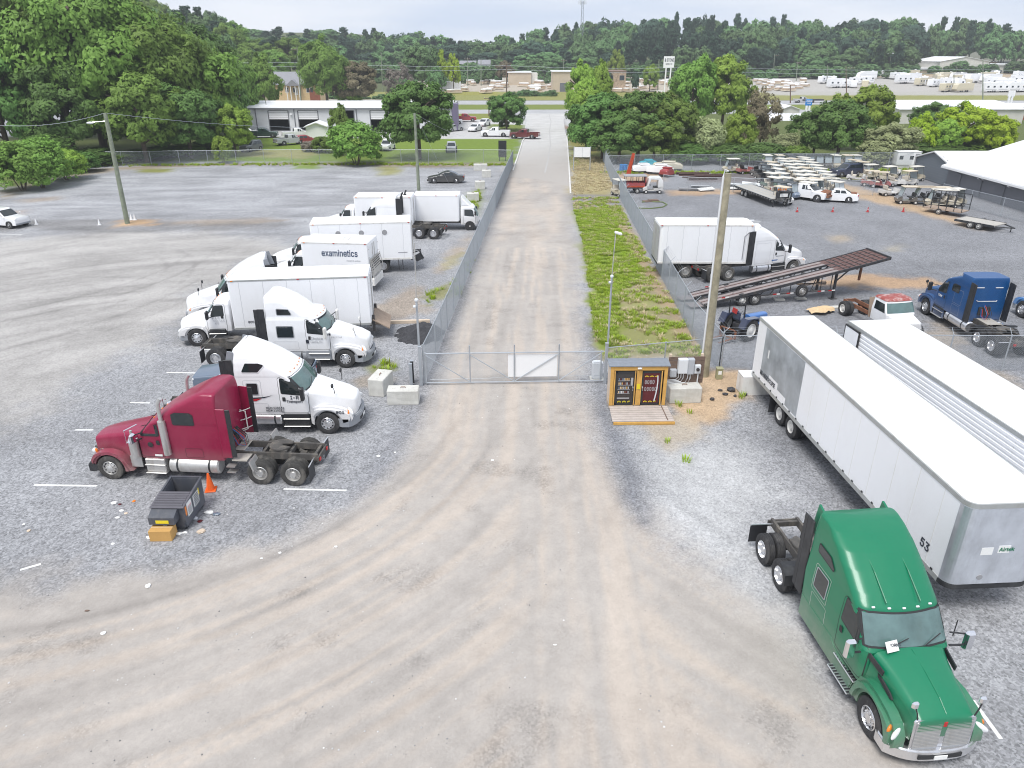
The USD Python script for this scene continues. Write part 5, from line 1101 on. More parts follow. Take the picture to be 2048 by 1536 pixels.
class CarShell(Shell):
    def rear_glass(self, z0, z1, off=.012):
        P = []
        for z in np.linspace(z0, z1, 5):
            xf, xr, w, rf, rr, bu = self.at(z); P.append([(xr-off-.0, y, z) for y in np.linspace(-(w-rr*.8), w-rr*.8, 5)])
        return grid_patch(np.array(P))
def car(name, label, cat, style, m, loc, rot, group=None, tonneau=False, wreck=None):
    S = STY[style]; t = thing(name, label, cat, loc, rot, group)
    low = loft([hood_ring(*r) for r in S['body']]); fx, wb = S['fx'], S['wb']; R = .40 if style == 'pickup' else .33
    obj('body', low, m, t, smooth=40)
    g = CarShell(S['glass']); obj('cabin', g.mesh(n=10), m, t, smooth=40)
    obj('windshield', g.windshield(*S['ws'], .012, g.NF+2), 'window_glass', t, smooth=40)
    obj('rear_window', g.rear_glass(S['ws'][0]+.03, S['ws'][1]-.02), 'window_glass', t)
    z0, z1 = S['ws'][0]+.04, S['ws'][1]-.03; a, b, c_, d = S['cut']
    for s in (-1, 1):
        q = [(a-.15, z0), (b+.05, z0), (b+.05, z1), (a-.62*(z1-z0)/.4-.12, z1)]; q = [(a-.1, z0), (b-.05, z0), (b-.05, z1), (a-(z1-z0)*1.25, z1)]
        for p in (q, [(b-.13, z0), (c_, z0), (c_, z1), (b-.13, z1)]) + (() if style == 'pickup' else ([(c_-.08, z0), (d-.1, z0), (d+.1, z1), (c_-.08, z1)],)):
            if len(p) and abs(p[0][0]-p[1][0]) > .12: obj('side_window', g.side(sg.Polygon(p).buffer(0), s, .012), 'window_glass', t)
        xs = S['body'][1][0]; MB().sph((xs-.03, s*S['body'][1][2]*.86, S['body'][1][4]-.12), .12, 2, (.6, 1.2, .6)).build('headlamp', 'headlamp_glass', t, smooth=True)
        xe = S['bed'][0] if 'bed' in S else S['body'][-2][0]; MB().box((xe, s*.72, .85), (.08, .18, .16), None, .02).build('tail_lamp', 'red_lens', t)
        for x in (fx, fx-wb):
            MB().add(cyl((x, s*.70, R), (x, s*(.965 if style == 'pickup' else .915), R), R*1.16, 16)).build('wheel_arch', 'seam_black', t)
            if wreck == 'no_front' and x == fx: pass
            wheel(t, x, s*(.86 if style == 'pickup' else .82), s, R=R, w=.23, rim='alloy')
        MB().box((a+.05, s*(.98 if style != 'pickup' else 1.1), z0+.06), (.1, .18, .12), None, .03).build('door_mirror', m, t)
    x1 = S['body'][1][0]; MB().b(x1-.02, x1+.05, -.5, .5, S['body'][0][3]+.05, S['body'][0][4]-.08, .02).build('grille', 'black_plastic', t)
    MB().b(x1-.05, x1+.09, -.78, .78, S['body'][1][3]+.02, S['body'][1][3]+.2, .04).build('front_bumper', 'grey_plastic' if style in ('pickup', 'suv') else m, t)
    if 'bed' in S:
        x0, xb, w, zb, zt = S['bed']
        for s in (-1, 1): MB().b(x0, xb, s*(w-.1), s*w, zb-.1, zt, .03).build('bed_side', m, t)
        MB().b(x0-.03, x0+.05, -w, w, zb-.1, zt-.02, .03).build('tailgate', m, t); MB().b(x0, xb, -w+.1, w-.1, zb+.05, zb+.1).build('bed_floor', 'black_plastic', t)
        MB().b(x0-.2, x0, -.85, .85, .45, .62, .03).build('rear_bumper', 'alloy', t)
        if tonneau: MB().b(x0+.05, xb, -w+.04, w-.04, zt, zt+.05, .02).build('bed_cover', 'black_plastic', t)
    else: MB().b(xe-.08, xe+.05, -.7, .7, .38, .56, .04).build('rear_bumper', m, t)
    return t
def at(px, py): p = G(px, py); return (p[0], p[1], 0)
loc, rot = place2((868, 367), (913, 367), (1.42, .82), (-1.43, .82)); car('sedan', 'black sedan parked alone on the grey stone before the back fence', 'car', 'sedan', 'car_black', loc, rot)
loc = G(29, 458); car('suv', 'white sport utility vehicle at the left edge beside the pole', 'car', 'suv', 'car_white', (loc[0]-1.45, loc[1]+1.3, 0), -.30)
car('pickup', 'slate blue pickup with black bed cover wedged between the maroon and white tractors', 'pickup', 'pickup', 'car_slate', (-12.9, 33.2, 0), PI+.05, tonneau=True)
# wrecks in the golf cart yard
t = car('pickup', 'white pickup without hood or bumper, rusty engine showing', 'pickup', 'pickup', 'car_white', at(1610, 398), -.85)
MB().box((2.35, 0, .95), (.9, 1.3, .45), (.1, .1, .1)).box((2.8, .1, .7), (.25, 1.5, .25), (0, .1, .1)).build('bare_engine', 'rust', t)
t = car('sedan', 'white coupe with its door open and boot lid missing', 'car', 'sedan', 'car_white', at(1668, 402), PI-.35)
MB().box((-.05, -1.35, .75), (1.1, .06, .7), (0, 0, .9)).build('open_door', 'car_white', t); MB().b(-2.2, -1.5, -.6, .6, .99, 1.03).build('boot_opening', 'rust', t); MB().b(-.5, .6, -.93, -.88, .4, 1.2).build('door_opening', 'car_navy', t)
car('sedan', 'white saloon with long black windscreen behind the gooseneck trailer', 'car', 'sedan', 'car_white', at(1583, 394), -.5)
car('suv', 'dark navy utility vehicle among the golf carts', 'car', 'suv', 'car_navy', at(1690, 352), PI+.3)
# across the back fence, left
for lab, cat, st, m, px, py, r in (('tan pickup parked on the grass behind the fence, leftmost', 'pickup', 'pickup', 'car_tan', 455, 296, PI*.62), ('grey jeep on the grass behind the fence', 'car', 'suv', 'car_grey', 503, 302, -1.9), ('dark green pickup in front of the metal workshop doors', 'pickup', 'pickup', 'car_dark_green', 528, 275, .12),
        ('white saloon hidden behind the dark green pickup', 'car', 'sedan', 'car_white', 500, 271, .1), ('silver pickup with its nose at the bushes by the workshop', 'pickup', 'pickup', 'car_silver', 583, 289, .7), ('white pickup behind the silver pickup at the workshop', 'pickup', 'pickup', 'car_white', 597, 275, .4), ('white car half under the round tree behind the fence', 'car', 'hatch', 'car_white', 628, 302, 2.2),
        ('white car between the two round trees behind the fence', 'car', 'suv', 'car_white', 775, 300, -1.7), ('silver hatchback on the lawn right of the large round tree', 'car', 'hatch', 'car_silver', 903, 303, -1.5), ('red pickup in the paved lot beside the highway', 'pickup', 'pickup', 'car_red', 930, 243, .05), ('silver car beside the large round tree in the paved lot', 'car', 'sedan', 'car_silver', 908, 262, .9),
        ('white saloon in the paved lot, left of two', 'car', 'sedan', 'car_white', 950, 262, -1.9), ('dark windowed white car beside the small leafy tree', 'car', 'hatch', 'car_white', 968, 252, -1.9), ('white pickup parked by the lawn edge at the lot entrance', 'pickup', 'pickup', 'car_white', 990, 273, PI-.1), ('dark red pickup turning out of the lot onto the road', 'pickup', 'pickup', 'car_dark_red', 1048, 277, PI-.25),
        ('white van like car behind the large round tree', 'car', 'suv', 'car_white', 906, 248, .3), ('silver saloon parked at the house with the grey roof', 'car', 'sedan', 'car_silver', 560, 202, 1.2), ('dark car parked at the house with the grey roof', 'car', 'hatch', 'car_grey', 608, 202, 1.3), ('red car beside the workshop bushes', 'car', 'hatch', 'car_red', 612, 287, .6)):
    p = G(px, py); car('pickup' if st == 'pickup' else 'parked_car', lab, cat, st, m, (p[0], p[1], T(p[0], p[1])), r)
# light blue truck at the right edge, dark red and white derelict cab
o = G(1965, 690); c = cfg(MED, name='truck_tractor', cat='truck', paint='light_blue_paint', wb=5, axles=(-5.4, -6.7), frame_end=-7.4, loc=(G(2052, 632)[0]+.5, G(2052, 632)[1]-.2, 0), rot=place2((1852, 632), (1940, 686), (0, 1.16), (-5.54, 1.08))[1], label='light blue truck cut off by the right edge, beside the dark blue tractor')
t, sh = tractor(c); MB().tube([(-1.2, -.8, 2.6), (-1.2, -.8, 3.0), (-1.2, .8, 3.0), (-1.2, .8, 2.6)], .04).build('head_rack', 'car_slate', t); MB().b(-5.5, -2.2, -1.0, 1.0, 1.1, 2.2, .05).build('service_body', 'light_blue_paint', t)
paint('tractor_blue', (.01, .14, .45))
mat('peeling_roof', (.30, .07, .06), .7, dirt=(.66, .64, .61), dscale=3.2, damt=1.0)
cr = -1.38; p = G(1803, 610, 1.9); t = thing('derelict_truck', 'derelict white truck cab with peeling red roof and bare rear wheels', 'truck', (p[0]-.1, p[1]+.5, 0), cr)
OLD = Shell([(.75, .75, -.8, .92, .12, .06, .04), (1.35, .75, -.8, .94, .14, .06, .06), (1.42, .70, -.8, .94, .16, .06, .06), (2.05, .40, -.78, .88, .2, .1, .08), (2.16, .28, -.72, .82, .2, .12, .06), (2.2, .1, -.6, .7, .18, .12, .03)])
obj('cab', OLD.mesh(), 'white_paint', t, smooth=40); obj('windshield', OLD.windshield(1.46, 2.0, .014, 8), 'windshield_glass', t, smooth=40)
obj('cab_roof', Shell([(2.10, .42, -.80, .90, .2, .12, .08), (2.2, .30, -.74, .83, .2, .12, .06), (2.24, .1, -.6, .7, .18, .12, .03)]).mesh(n=6), 'peeling_roof', t, smooth=40)
for s in (-1, 1): obj('door_window', OLD.side(sg.Polygon([(-.55, 1.45), (.45, 1.42), (.25, 1.92), (-.55, 1.95)]), s, .014), 'window_glass', t); wheel(t, -3.4, s*.85, s, R=.46, w=.25, dual=True, rim='steel_white'); wheel(t, 1.2, s*.85, s, R=.46, w=.25, rim='steel_white')
obj('hood', loft([hood_ring(*r) for r in ((1.75, .6, .5, .8, 1.15, .12, .03), (1.7, .72, .62, .75, 1.2, .14, .04), (.7, .88, .8, .75, 1.38, .14, .05))]), 'white_paint', t, smooth=40)
MB().b(-4.2, 1.2, -.42, -.34, .6, .82).b(-4.2, 1.2, .34, .42, .6, .82).b(-4.2, -4.1, -.4, .4, .6, .8).cyl((-3.4, -.8, .46), (-3.4, .8, .46), .09, 8).build('chassis_frame', 'rust', t)
MB().box((-1.3, -.1, 1.25), (.05, 1.3, 1.2), (0, -.15, .1)).build('leaning_board', 'wood_plank', t)
# farm tractor with forks
p = G(1498, 683); fr = .60; t = thing('farm_tractor', 'small blue farm tractor with roll bar and rear forks at the trailer tail', 'tractor', (p[0]-.45, p[1]+.75, 0), fr)
for s in (-1, 1):
    w_ = sub('rear_wheel', t, (0, s*.72, .66)); tm = tyre_mesh(.66, .36, .40, 26); obj('tyre', tm, 'rubber', w_, smooth=30)
    lug = MB()
    for k in range(18): lug.box((.66*math.cos(k*PI/9), (.09 if k % 2 else -.09), .66*math.sin(k*PI/9)), (.05, .2, .05), (0, -k*PI/9, .5 if k % 2 else -.5))
    lug.build('tread_lugs', 'rubber', w_, kind='stuff'); obj('rim', rim_front(.40, .36) if s > 0 else flip_y(rim_front(.40, .36)), 'steel_white', w_, smooth=40)
    wheel(t, 1.75, s*.6, s, R=.36, w=.2, rim='steel_white', name='front_wheel'); MB().add(arch_fender([(-.8, .9), (.6, .9), (.55, 1.35), (-.5, 1.45)], 0, .66, .72, s*.52 if s > 0 else s*.98, s*.98 if s > 0 else s*.52, .03)).build('fender', 'car_navy', t)
obj('hood', loft([hood_ring(*r) for r in ((2.25, .24, .2, .65, 1.05, .08, .02), (2.2, .28, .24, .6, 1.15, .1, .03), (.6, .30, .26, .6, 1.25, .1, .03))]), 'tractor_blue', t, smooth=40)
MB().b(-.3, .7, -.3, .3, .5, .95, .05).b(.3, 2.1, -.18, .18, .4, .7).build('gearbox', 'dark_steel', t); MB().box((-.1, 0, 1.15), (.5, .5, .1), None, .04).box((-.32, 0, 1.4), (.1, .5, .45), (0, .1, 0), .04).build('seat', 'car_navy', t)
MB().tube([(-.35, -.55, .9), (-.4, -.55, 2.25), (-.4, .55, 2.25), (-.35, .55, .9)], .045).build('roll_bar', 'black_plastic', t); MB().box((-.45, .1, 1.7), (.02, .35, .3), (.2, 0, 0)).build('warning_triangle', 'hose_red', t); MB().tube([(.45, 0, 1.2), (.2, 0, 1.45)], .02).tube([(.2+.17*math.cos(a)*.4, .17*math.sin(a), 1.45+.05*math.cos(a)) for a in np.linspace(0, 2*PI, 12)], .015, 5).build('steering_wheel', 'seam_black', t)
for s in (-1, 1): MB().b(-2.1, -.95, s*.35-.06, s*.35+.06, .18, .22).build('fork', 'rust', t); MB().tube([(-.4, s*.3, .5), (-.95, s*.35, .45), (-.95, s*.35, .2)], .04).build('lift_arm', 'dark_steel', t)
MB().b(-1.0, -.92, -.6, .6, .2, .26).b(-1.0, -.92, -.6, .6, .7, .76).b(-1.0, -.92, -.6, -.5, .2, .76).b(-1.0, -.92, .5, .6, .2, .76).build('fork_frame', 'rust', t)

# ------------------------------------------------------------------ golf carts
mat('cart_top_white', (.66, .63, .56), .5, rnd=.10, dirt=(.5, .46, .38), dscale=2, damt=.5); mat('cart_top_cream', (.58, .50, .38), .5, rnd=.1); mat('cart_top_black', (.05, .055, .06), .5, rnd=.2)
for n_, c_ in (('cream', (.62, .56, .42)), ('green', (.02, .12, .08)), ('red', (.35, .02, .03)), ('white', (.78, .78, .77)), ('black', (.03, .032, .035)), ('blue', (.06, .14, .26))): paint('cart_'+n_, c_, rough=.35)
mat('boom_red', (.45, .06, .02), .5, var=.2, dirt=(.2, .06, .03), dscale=3)
mat('vinyl', (.55, .50, .42), .6); mat('clear_screen', (.35, .40, .42), .08, spec=.6)
def cart(t, body, top, seats=1, seat_mat='vinyl', screen=True, roof=True, bag=False):
    L = .9*(seats-1)
    b = prism_y([(1.18, .30), (1.22, .62), (1.0, .80), (.72, .86), (.66, .42), (-.1-L, .38), (-.1-L, .62), (-.72-L, .66), (-1.15-L, .74), (-1.22-L, .34)], -.56, .56, .05); obj('cart_body', b, body, t)
    MB().b(-.15-L, .7, -.5, .5, .34, .37).build('floor_mat', 'black_plastic', t)
    for k in range(seats):
        x = -.35 - .9*k; MB().box((x, 0, .72), (.5, 1.0, .14), None, .05).build('seat', seat_mat, t); MB().box((x-.3, 0, 1.0), (.12, 1.0, .42), (0, -.2, 0), .05).build('backrest', seat_mat, t)
    MB().tube([(.62, .25, .82), (.38, .25, 1.02)], .018, 5).tube([(.36+.06*math.cos(a), .25+.16*math.sin(a), 1.03+.14*math.cos(a)) for a in np.linspace(0, 2*PI, 10)], .014, 4).build('steering_wheel', 'seam_black', t)
    if roof:
        for s in (-1, 1): MB().tube([(.85, s*.5, .82), (.55, s*.5, 1.82)], .018, 5).build('canopy_post', 'black_plastic', t); MB().tube([(-.85-L, s*.5, .70), (-.75-L, s*.5, 1.82)], .018, 5).build('canopy_post', 'black_plastic', t)
        m = extrude(rrect(1.75+L, 1.16, .18, -.1-L/2, 0), .07, 1.82, .03); obj('canopy', m, top, t)
        if screen: MB().box((.70, 0, 1.32), (.012, .96, .92), (0, -.29, 0)).build('screen', 'clear_screen', t)
    for x in (.82, -.78-L):
        for s in (-1, 1):
            w_ = sub('wheel', t, (x, s*.48, .23)); tm = tyre_mesh(.23, .2, .11, 14); obj('tyre', tm, 'rubber', w_, smooth=35); r = lathe([(.12, .08), (.08, .07), (.001, .09)], 12); obj('rim', r if s > 0 else flip_y(r), 'steel_white', w_)
    for s in (-1, 1): MB().sph((1.17, s*.4, .62), .06, 1).build('headlamp', 'headlamp_glass', t)
    if bag: MB().box((-1.2-L, 0, .9), (.3, .7, .7), (0, -.15, 0), .05).build('bag_rack', 'black_plastic', t)
KIT = {}
for k, a in dict(white=('cart_cream', 'cart_top_white'), cream=('cart_white', 'cart_top_cream'), black=('cart_black', 'cart_top_black', 1, 'black_plastic'), green=('cart_green', 'cart_top_white'), greenbare=('cart_green', 'cart_top_white', 1, 'vinyl', True, True, True), red=('cart_red', 'cart_top_cream'), blue=('cart_blue', 'cart_top_black'), bare=('cart_white', 'cart_top_white', 1, 'vinyl', False, False), barered=('cart_red', 'cart_top_white', 1, 'black_plastic', False, False), long=('cart_black', 'cart_top_cream', 3, 'black_plastic'), longwhite=('cart_cream', 'cart_top_white', 2)).items():
    KIT[k] = proto(k+'_cart'); cart(KIT[k], *a)
rg = random.Random(7)
def put(kind, px, py, r, label, group=None):
    p = G(px, py); copy_of(KIT[kind], 'golf_cart', label, 'golf cart', (p[0], p[1], 0), r+rg.uniform(-.05, .05), group)
rows = [((1518, 352), (1562, 408), 7, 'black'), ((1562, 345), (1614, 398), 8, 'white'), ((1604, 342), (1668, 396), 9, 'white')]
for (a, b, n, kind), word in zip(rows, ('left', 'middle', 'right')):
    for i in range(n):
        f = i/(n-1); q = (a[0]+(b[0]-a[0])*f, a[1]+(b[1]-a[1])*f**1.15)
        for dx, kk in ((0, kind), (21, 'white' if i % 3 else 'cream')):
            if dx and (word == 'right' or i == n-1): continue
            put('green' if i == n-1 and word != 'left' else (kk if not (word == 'left' and i > 2) else ('white', 'blue', 'cream', 'greenbare')[i % 4]), q[0]+dx, q[1], -.95, f'golf cart {ORD[n-1-i]} from the near end of the {word} packed row' + ((', outer side' if not dx else ', inner side') if word != 'right' else ''), f'golf carts in the {word} row')
for i, x in enumerate((1532, 1556, 1578, 1597, 1615, 1633, 1650, 1668, 1690, 1708)):
    put(('white', 'cream', 'black', 'black', 'black', 'black', 'black', 'white', 'cream', 'white')[i], x, 337-.0*i, -PI/2, f'golf cart {ORD[i]} from the left in the back row against the fence', 'golf carts along the back fence')
for i, (k, x, y, r, lab) in enumerate((('white', 1462, 345, PI, 'white golf cart alone at the fence with its canopy raised'), ('barered', 1490, 347, .3, 'red canopyless cart beside the white cart at the fence'), ('green', 1600, 391, .1, 'dark green golf cart at the near end, left'), ('green', 1626, 392, .1, 'dark green golf cart at the near end, right'), ('white', 1652, 388, -.2, 'white golf cart at the near end of the rows'),
        ('red', 1706, 348, -.8, 'red golf cart behind the navy utility vehicle'), ('cream', 1722, 352, -.7, 'red and cream cart next to the red golf cart'), ('bare', 1712, 362, -.5, 'white cart without canopy near the navy utility vehicle'), ('white', 1738, 358, .2, 'golf cart with long white canopy behind the red carts'),
        ('red', 1741, 372, -.3, 'dark red golf cart in the right cluster, front'), ('red', 1758, 375, -.3, 'bright red golf cart in the right cluster'), ('white', 1775, 362, .4, 'golf cart with white canopy in the right cluster'), ('bare', 1790, 372, .2, 'long white cart body without canopy in the right cluster'), ('cream', 1815, 372, .4, 'cream topped golf cart near the grey barn'), ('bare', 1788, 352, .9, 'stripped white cart body at the back of the right cluster'), ('white', 1828, 362, .3, 'white golf cart close to the barn wall'),
        ('bare', 1778, 391, .1, 'cream canopyless cart beside the sand strip'), ('long', 1812, 407, PI-.1, 'black six seat golf cart with cream canopies'), ('long', 1842, 408, PI-.1, 'black and red six seat golf cart, right of its twin'), ('longwhite', 1872, 414, PI-.15, 'low white utility cart before the cage trailer'), ('white', 1905, 412, .1, 'golf cart with white canopy behind the cage trailer'))):
    put(k, x, y, r, lab)
# enclosed white cart and the little red wagon by the fence
p = G(1304, 386); t = thing('enclosed_cart', 'white enclosed golf cart with rounded roof near the road fence', 'golf cart', (p[0], p[1], 0), PI)
cart(t, 'cart_white', 'cart_top_white', 1, 'black_plastic', False, False); obj('enclosure', prism_y(sg.Polygon([(.75, .85), (.55, 1.75), (.3, 1.92), (-.8, 1.92), (-1.1, 1.5), (-1.2, .7), (-.55, .7), (-.55, 1.6), (.3, 1.65), (.55, .85)]).buffer(0), -.6, .6, .04), 'cart_white', t)
p = G(1263, 386); t = thing('passenger_wagon', 'dark red open passenger wagon with grey roof and flame stripe', 'wagon', (p[0]+.3, p[1]+.4, 0), PI)
MB().b(-1.3, 1.2, -.75, .75, .55, .72).build('floor', 'dark_steel', t)
for s in (-1, 1): MB().b(-1.3, 1.2, s*.72-.03, s*.72+.03, .7, 1.25).build('side_panel', 'cart_red', t); MB().b(-1.2, 1.1, s*.756-.004, s*.756+.004, .72, .88).build('flame_stripe', 'boom_red', t); wheel(t, -.3, s*.8, s, R=.3, w=.18, rim='steel_white')
MB().b(-1.3, -1.2, -.75, .75, .7, 1.9).build('end_panel', 'cart_red', t); MB().b(-1.4, 1.3, -.85, .85, 1.95, 2.03, .02).build('roof', 'vent_grey', t)
for s in (-1, 1):
    for x in (-1.1, -.4, .3, 1.1): MB().b(x-.03, x+.03, s*.72-.03, s*.72+.03, 1.2, 1.95).build('roof_post', 'black_plastic', t)
p = G(1238, 392); t = thing('golf_cart', 'white topped golf cart half hidden by the fence beside the red wagon', 'golf cart', (p[0], p[1], 0), -1.2); t.GetReferences().AddInternalReference(KIT['white'].GetPath()); t.SetInstanceable(True)
# ------------------------------------------------------------------ fences
mat('galvanised', (.46, .49, .52), .45, metal=.55, var=.1)
mat('wire', (.42, .45, .48), .5, metal=.5)
mat('cloth_screen', (.52, .56, .58), .9, var=.12, vscale=1.5)
mat('timber_pole', (.30, .27, .19), .9, var=.35, vscale=2.5, dirt=(.14, .13, .09), dscale=2, damt=.7)
mat('weathered_pole', (.21, .235, .175), .9, var=.3, vscale=2.5)
mat('conduit', (.66, .67, .68), .4)
mat('concrete_block', (.58, .57, .53), .92, var=.12, vscale=2, dirt=(.33, .32, .27), dscale=1.6, damt=.6, bump=.4, bscale=25)
mat('yellow_timber', (.60, .34, .085), .6, var=.16, vscale=4)
mat('pale_timber', (.60, .49, .38), .8, var=.14, vscale=3)
mat('shingle', (.20, .22, .25), .9, var=.15, vscale=8)
mat('deck_board', (.46, .40, .36), .85, var=.16, vscale=2.5, dirt=(.3, .27, .24), dscale=3, damt=.6)
mat('dark_board', (.16, .11, .085), .85, var=.25, vscale=3)
mat('machine_red', (.10, .012, .016), .25); mat('machine_glass', (.035, .03, .028), .08, spec=.7); mat('silver_print', (.5, .5, .52), .35, metal=.5); mat('hazard_yellow', (.75, .6, .02), .5)
mat('box_grey', (.42, .44, .47), .5, var=.05); mat('box_white', (.66, .68, .70), .45)
mat('bin_grey', (.065, .07, .085), .55, var=.15, dirt=(.2, .19, .18), dscale=3, damt=.4); mat('bin_lid', (.115, .11, .125), .5, var=.1)
mat('cardboard', (.52, .30, .095), .8, var=.08); mat('cone_orange', (.85, .13, .015), .5); mat('tarp_tan', (.60, .44, .26), .8, var=.1)
mat('mulch', (.045, .045, .05), .95, var=.5, vscale=9, bump=.8, bscale=18); mat('hose_green', (.12, .16, .05), .6); mat('pedestal_green', (.30, .29, .17), .7)
mat('barrel_blue', (.02, .20, .55), .45); mat('barrel_teal', (.02, .33, .42), .45); 
mat('tail_white', (.8, .8, .8), .5); mat('steel_brown', (.12, .07, .06), .8, var=.3, vscale=4)
def wires(A, B, h, step, r, z0=.05):
    """chain link: two families of slanting wires in the plane of the fence"""
    A, B = np.array(A, float), np.array(B, float); L = np.linalg.norm(B-A); d = (B-A)/L; nrm_ = np.array([-d[1], d[0]])
    s = np.arange(-h, L, step); P, Q = [], []
    for sg_ in (1, -1):
        a0, a1 = (s, s+h) if sg_ > 0 else (s+h, s)
        lo = np.clip((0-s)/h, 0, 1); hi = np.clip((L-s)/h, 0, 1); k = hi-lo > .02
        f0, f1 = lo[k], hi[k]; x0, x1 = s[k]+h*f0, s[k]+h*f1
        za, zb = (f0*h, f1*h) if sg_ > 0 else ((1-f0)*h, (1-f1)*h)
        P.append(np.c_[x0, za]); Q.append(np.c_[x1, zb])
    P, Q = np.vstack(P), np.vstack(Q); n = len(P)
    t2 = (Q-P)/np.linalg.norm(Q-P, axis=1, keepdims=True); m2 = np.c_[-t2[:, 1], t2[:, 0]]
    def w3(p, a, b): 
        u = p[:, 0] + a*m2[:, 0]; z = p[:, 1] + a*m2[:, 1] + z0
        return np.c_[A[0]+d[0]*u + nrm_[0]*b, A[1]+d[1]*u + nrm_[1]*b, z]
    V = np.stack([w3(P, r, 0), w3(P, -r*.5, r*.87), w3(P, -r*.5, -r*.87), w3(Q, r, 0), w3(Q, -r*.5, r*.87), w3(Q, -r*.5, -r*.87)], 1).reshape(-1, 3)
    f = np.array([(0, 1, 4), (0, 4, 3), (1, 2, 5), (1, 5, 4), (2, 0, 3), (2, 3, 5)]); F = (f[None]+6*np.arange(n)[:, None, None]).reshape(-1, 3)
    return trimesh.Trimesh(V, F, process=False)
def fence(label, pts, h=2.05, gap=3.0, step=.085, r=.0032, barbs=False, screen=None):
    t = thing('chain_link_fence', label, 'fence')
    pts = [np.array(p, float)[:2] for p in pts]
    for a, b in zip(pts[:-1], pts[1:]):
        L = np.linalg.norm(b-a); n = max(1, round(L/gap)); d = (b-a)/L; nn = np.array([-d[1], d[0]])
        obj('wire_mesh', wires(a, b, h-.08, step, r), 'wire', t, kind='stuff')
        MB().cyl((*a, h), (*b, h), .024, 6).build('top_rail', 'galvanised', t)
        for k in range(n+1):
            if k == n and b is not pts[-1]: continue
            p = a + (b-a)*k/n; MB().cyl((*p, 0), (*p, h+.06), .034, 7).build('post', 'galvanised', t)
            if barbs: MB().tube([(*p, h), (*(p+nn*barbs*.3), h+.33)], .015, 4).build('barb_arm', 'galvanised', t)
        if barbs:
            for q in (.12, .21, .3): MB().cyl((*(a+nn*barbs*q), h+q*1.1), (*(b+nn*barbs*q), h+q*1.1), .004, 3).build('barbed_wire', 'wire', t)
    if screen:
        for a, b in screen:
            a, b = np.array(a, float)[:2], np.array(b, float)[:2]; d = (b-a)/np.linalg.norm(b-a); nn = np.array([-d[1], d[0]])*.03
            obj('cloth_screen', grid_patch(np.array([[(*(a+nn), .08), (*(b+nn), .08)], [(*(a+nn), h-.05), (*(b+nn), h-.05)]])), 'cloth_screen', t)
    return t
GL, GR = np.array([-4.35, 33.66]), np.array([4.64, 33.97])
CR = G(1437, 742)[:2]
fence('chain link fence along the left side of the driveway', [GL+[-.12, .1], G(872, 715), G(895, 657), G(1026, 330)], 2.1, step=.075, screen=[(G(990, 417), G(1026, 330))])
fence('chain link fence with barbed arms along the grass verge', [CR, G(1383, 672), G(1225, 369), G(1206, 322)], 2.15, step=.075, barbs=-1)
fence('short chain link fence behind the wooden kiosk', [GR+[.15, .05], CR], 1.9)
fence('chain link fence running right behind the two long trailers', [CR+[.1, 0], (17, 35.6), (29, 35.4)], 2.0, barbs=1)
fence('long chain link fence across the back of the left yard', [G(130, 333), G(640, 326), G(1022, 328)], 2.0, 4.0, .15, .005)
fence('chain link fence under the trees at the back of the right yard', [G(1209, 345), G(1830, 338)], 2.3, 4.2, .15, .005)
fence('low chain link fence crossing in front of the golf carts', [G(1325, 378), G(1375, 383), G(1745, 391)], 1.7, 5.0, .16, .005)
fence('chain link fence beside the big grey shed', [G(1880, 402), G(2070, 452)], 1.9, 4.0, .14, .005)

# ------------------------------------------------------------------ sliding gate
gate = thing('sliding_gate', 'wide galvanised sliding gate with white panel closing the driveway', 'gate')
H = 1.72; d = (GR-GL); U = lambda f, z: (*(GL+d*f), z)
for z, r in ((.12, .035), (H, .035)): MB().cyl(U(0, z), U(1, z), r, 8).build('gate_rail', 'galvanised', gate)
for k, f in enumerate((0, .248, .497, .747, .985)): MB().cyl(U(f, .12), U(f, H+(.42 if 0 < k < 4 else .05)), .035 if k else .045, 8).build('upright', 'galvanised', gate)
for f0, z0, f1, z1 in ((0, H-.08, .248, .14), (.248, H-.08, .497, .14), (.497, .14, .747, H-.08), (.747, .14, .985, H-.08)): MB().cyl(U(f0, z0), U(f1, z1), .022, 6).build('diagonal', 'galvanised', gate)
n_ = np.array([-d[1], d[0]])/np.linalg.norm(d)*.05
obj('wire_mesh', wires(GL+n_*1.7, GR+n_*1.7, H-.15, .08, .002, .14), 'wire', gate, kind='stuff')
n_ = np.array([-d[1], d[0]])/np.linalg.norm(d)*.05
a, b = GL+d*.462+n_, GL+d*.738+n_; 
ang = math.atan2(d[1], d[0]); L_ = np.linalg.norm(b-a); m = trimesh.creation.box((L_, .02, 1.22)); m.apply_transform(trimesh.transformations.rotation_matrix(ang, (0, 0, 1))); m.apply_translation((*(a+b)/2, .98)); obj('white_panel', m, 'tail_white', gate)
MB().cyl(U(.02, .3), (*(GR+[-.1, .25]), .3), .008, 4).build('pull_cable', 'wire', gate)
for lab, p, h in (('steel gate post at the left end of the sliding gate', GL+[-.25, -.05], 2.1), ('steel gate post at the right end of the sliding gate, beside the kiosk', GR+[.1, -.12], 2.2), ('second steel post left of the sliding gate', GL+[-.75, -.1], 1.2), ('thin black post in the stone left of the gate', np.array(G(826, 765)[:2]), 1.2)):
    t = thing('gate_post', lab, 'post', (*p, 0)); MB().b(-.07, .07, -.07, .07, 0, h, .01).build('shaft', 'galvanised' if 'black' not in lab else 'black_plastic', t); MB().b(-.085, .085, -.085, .085, h, h+.03).build('cap', 'galvanised', t)
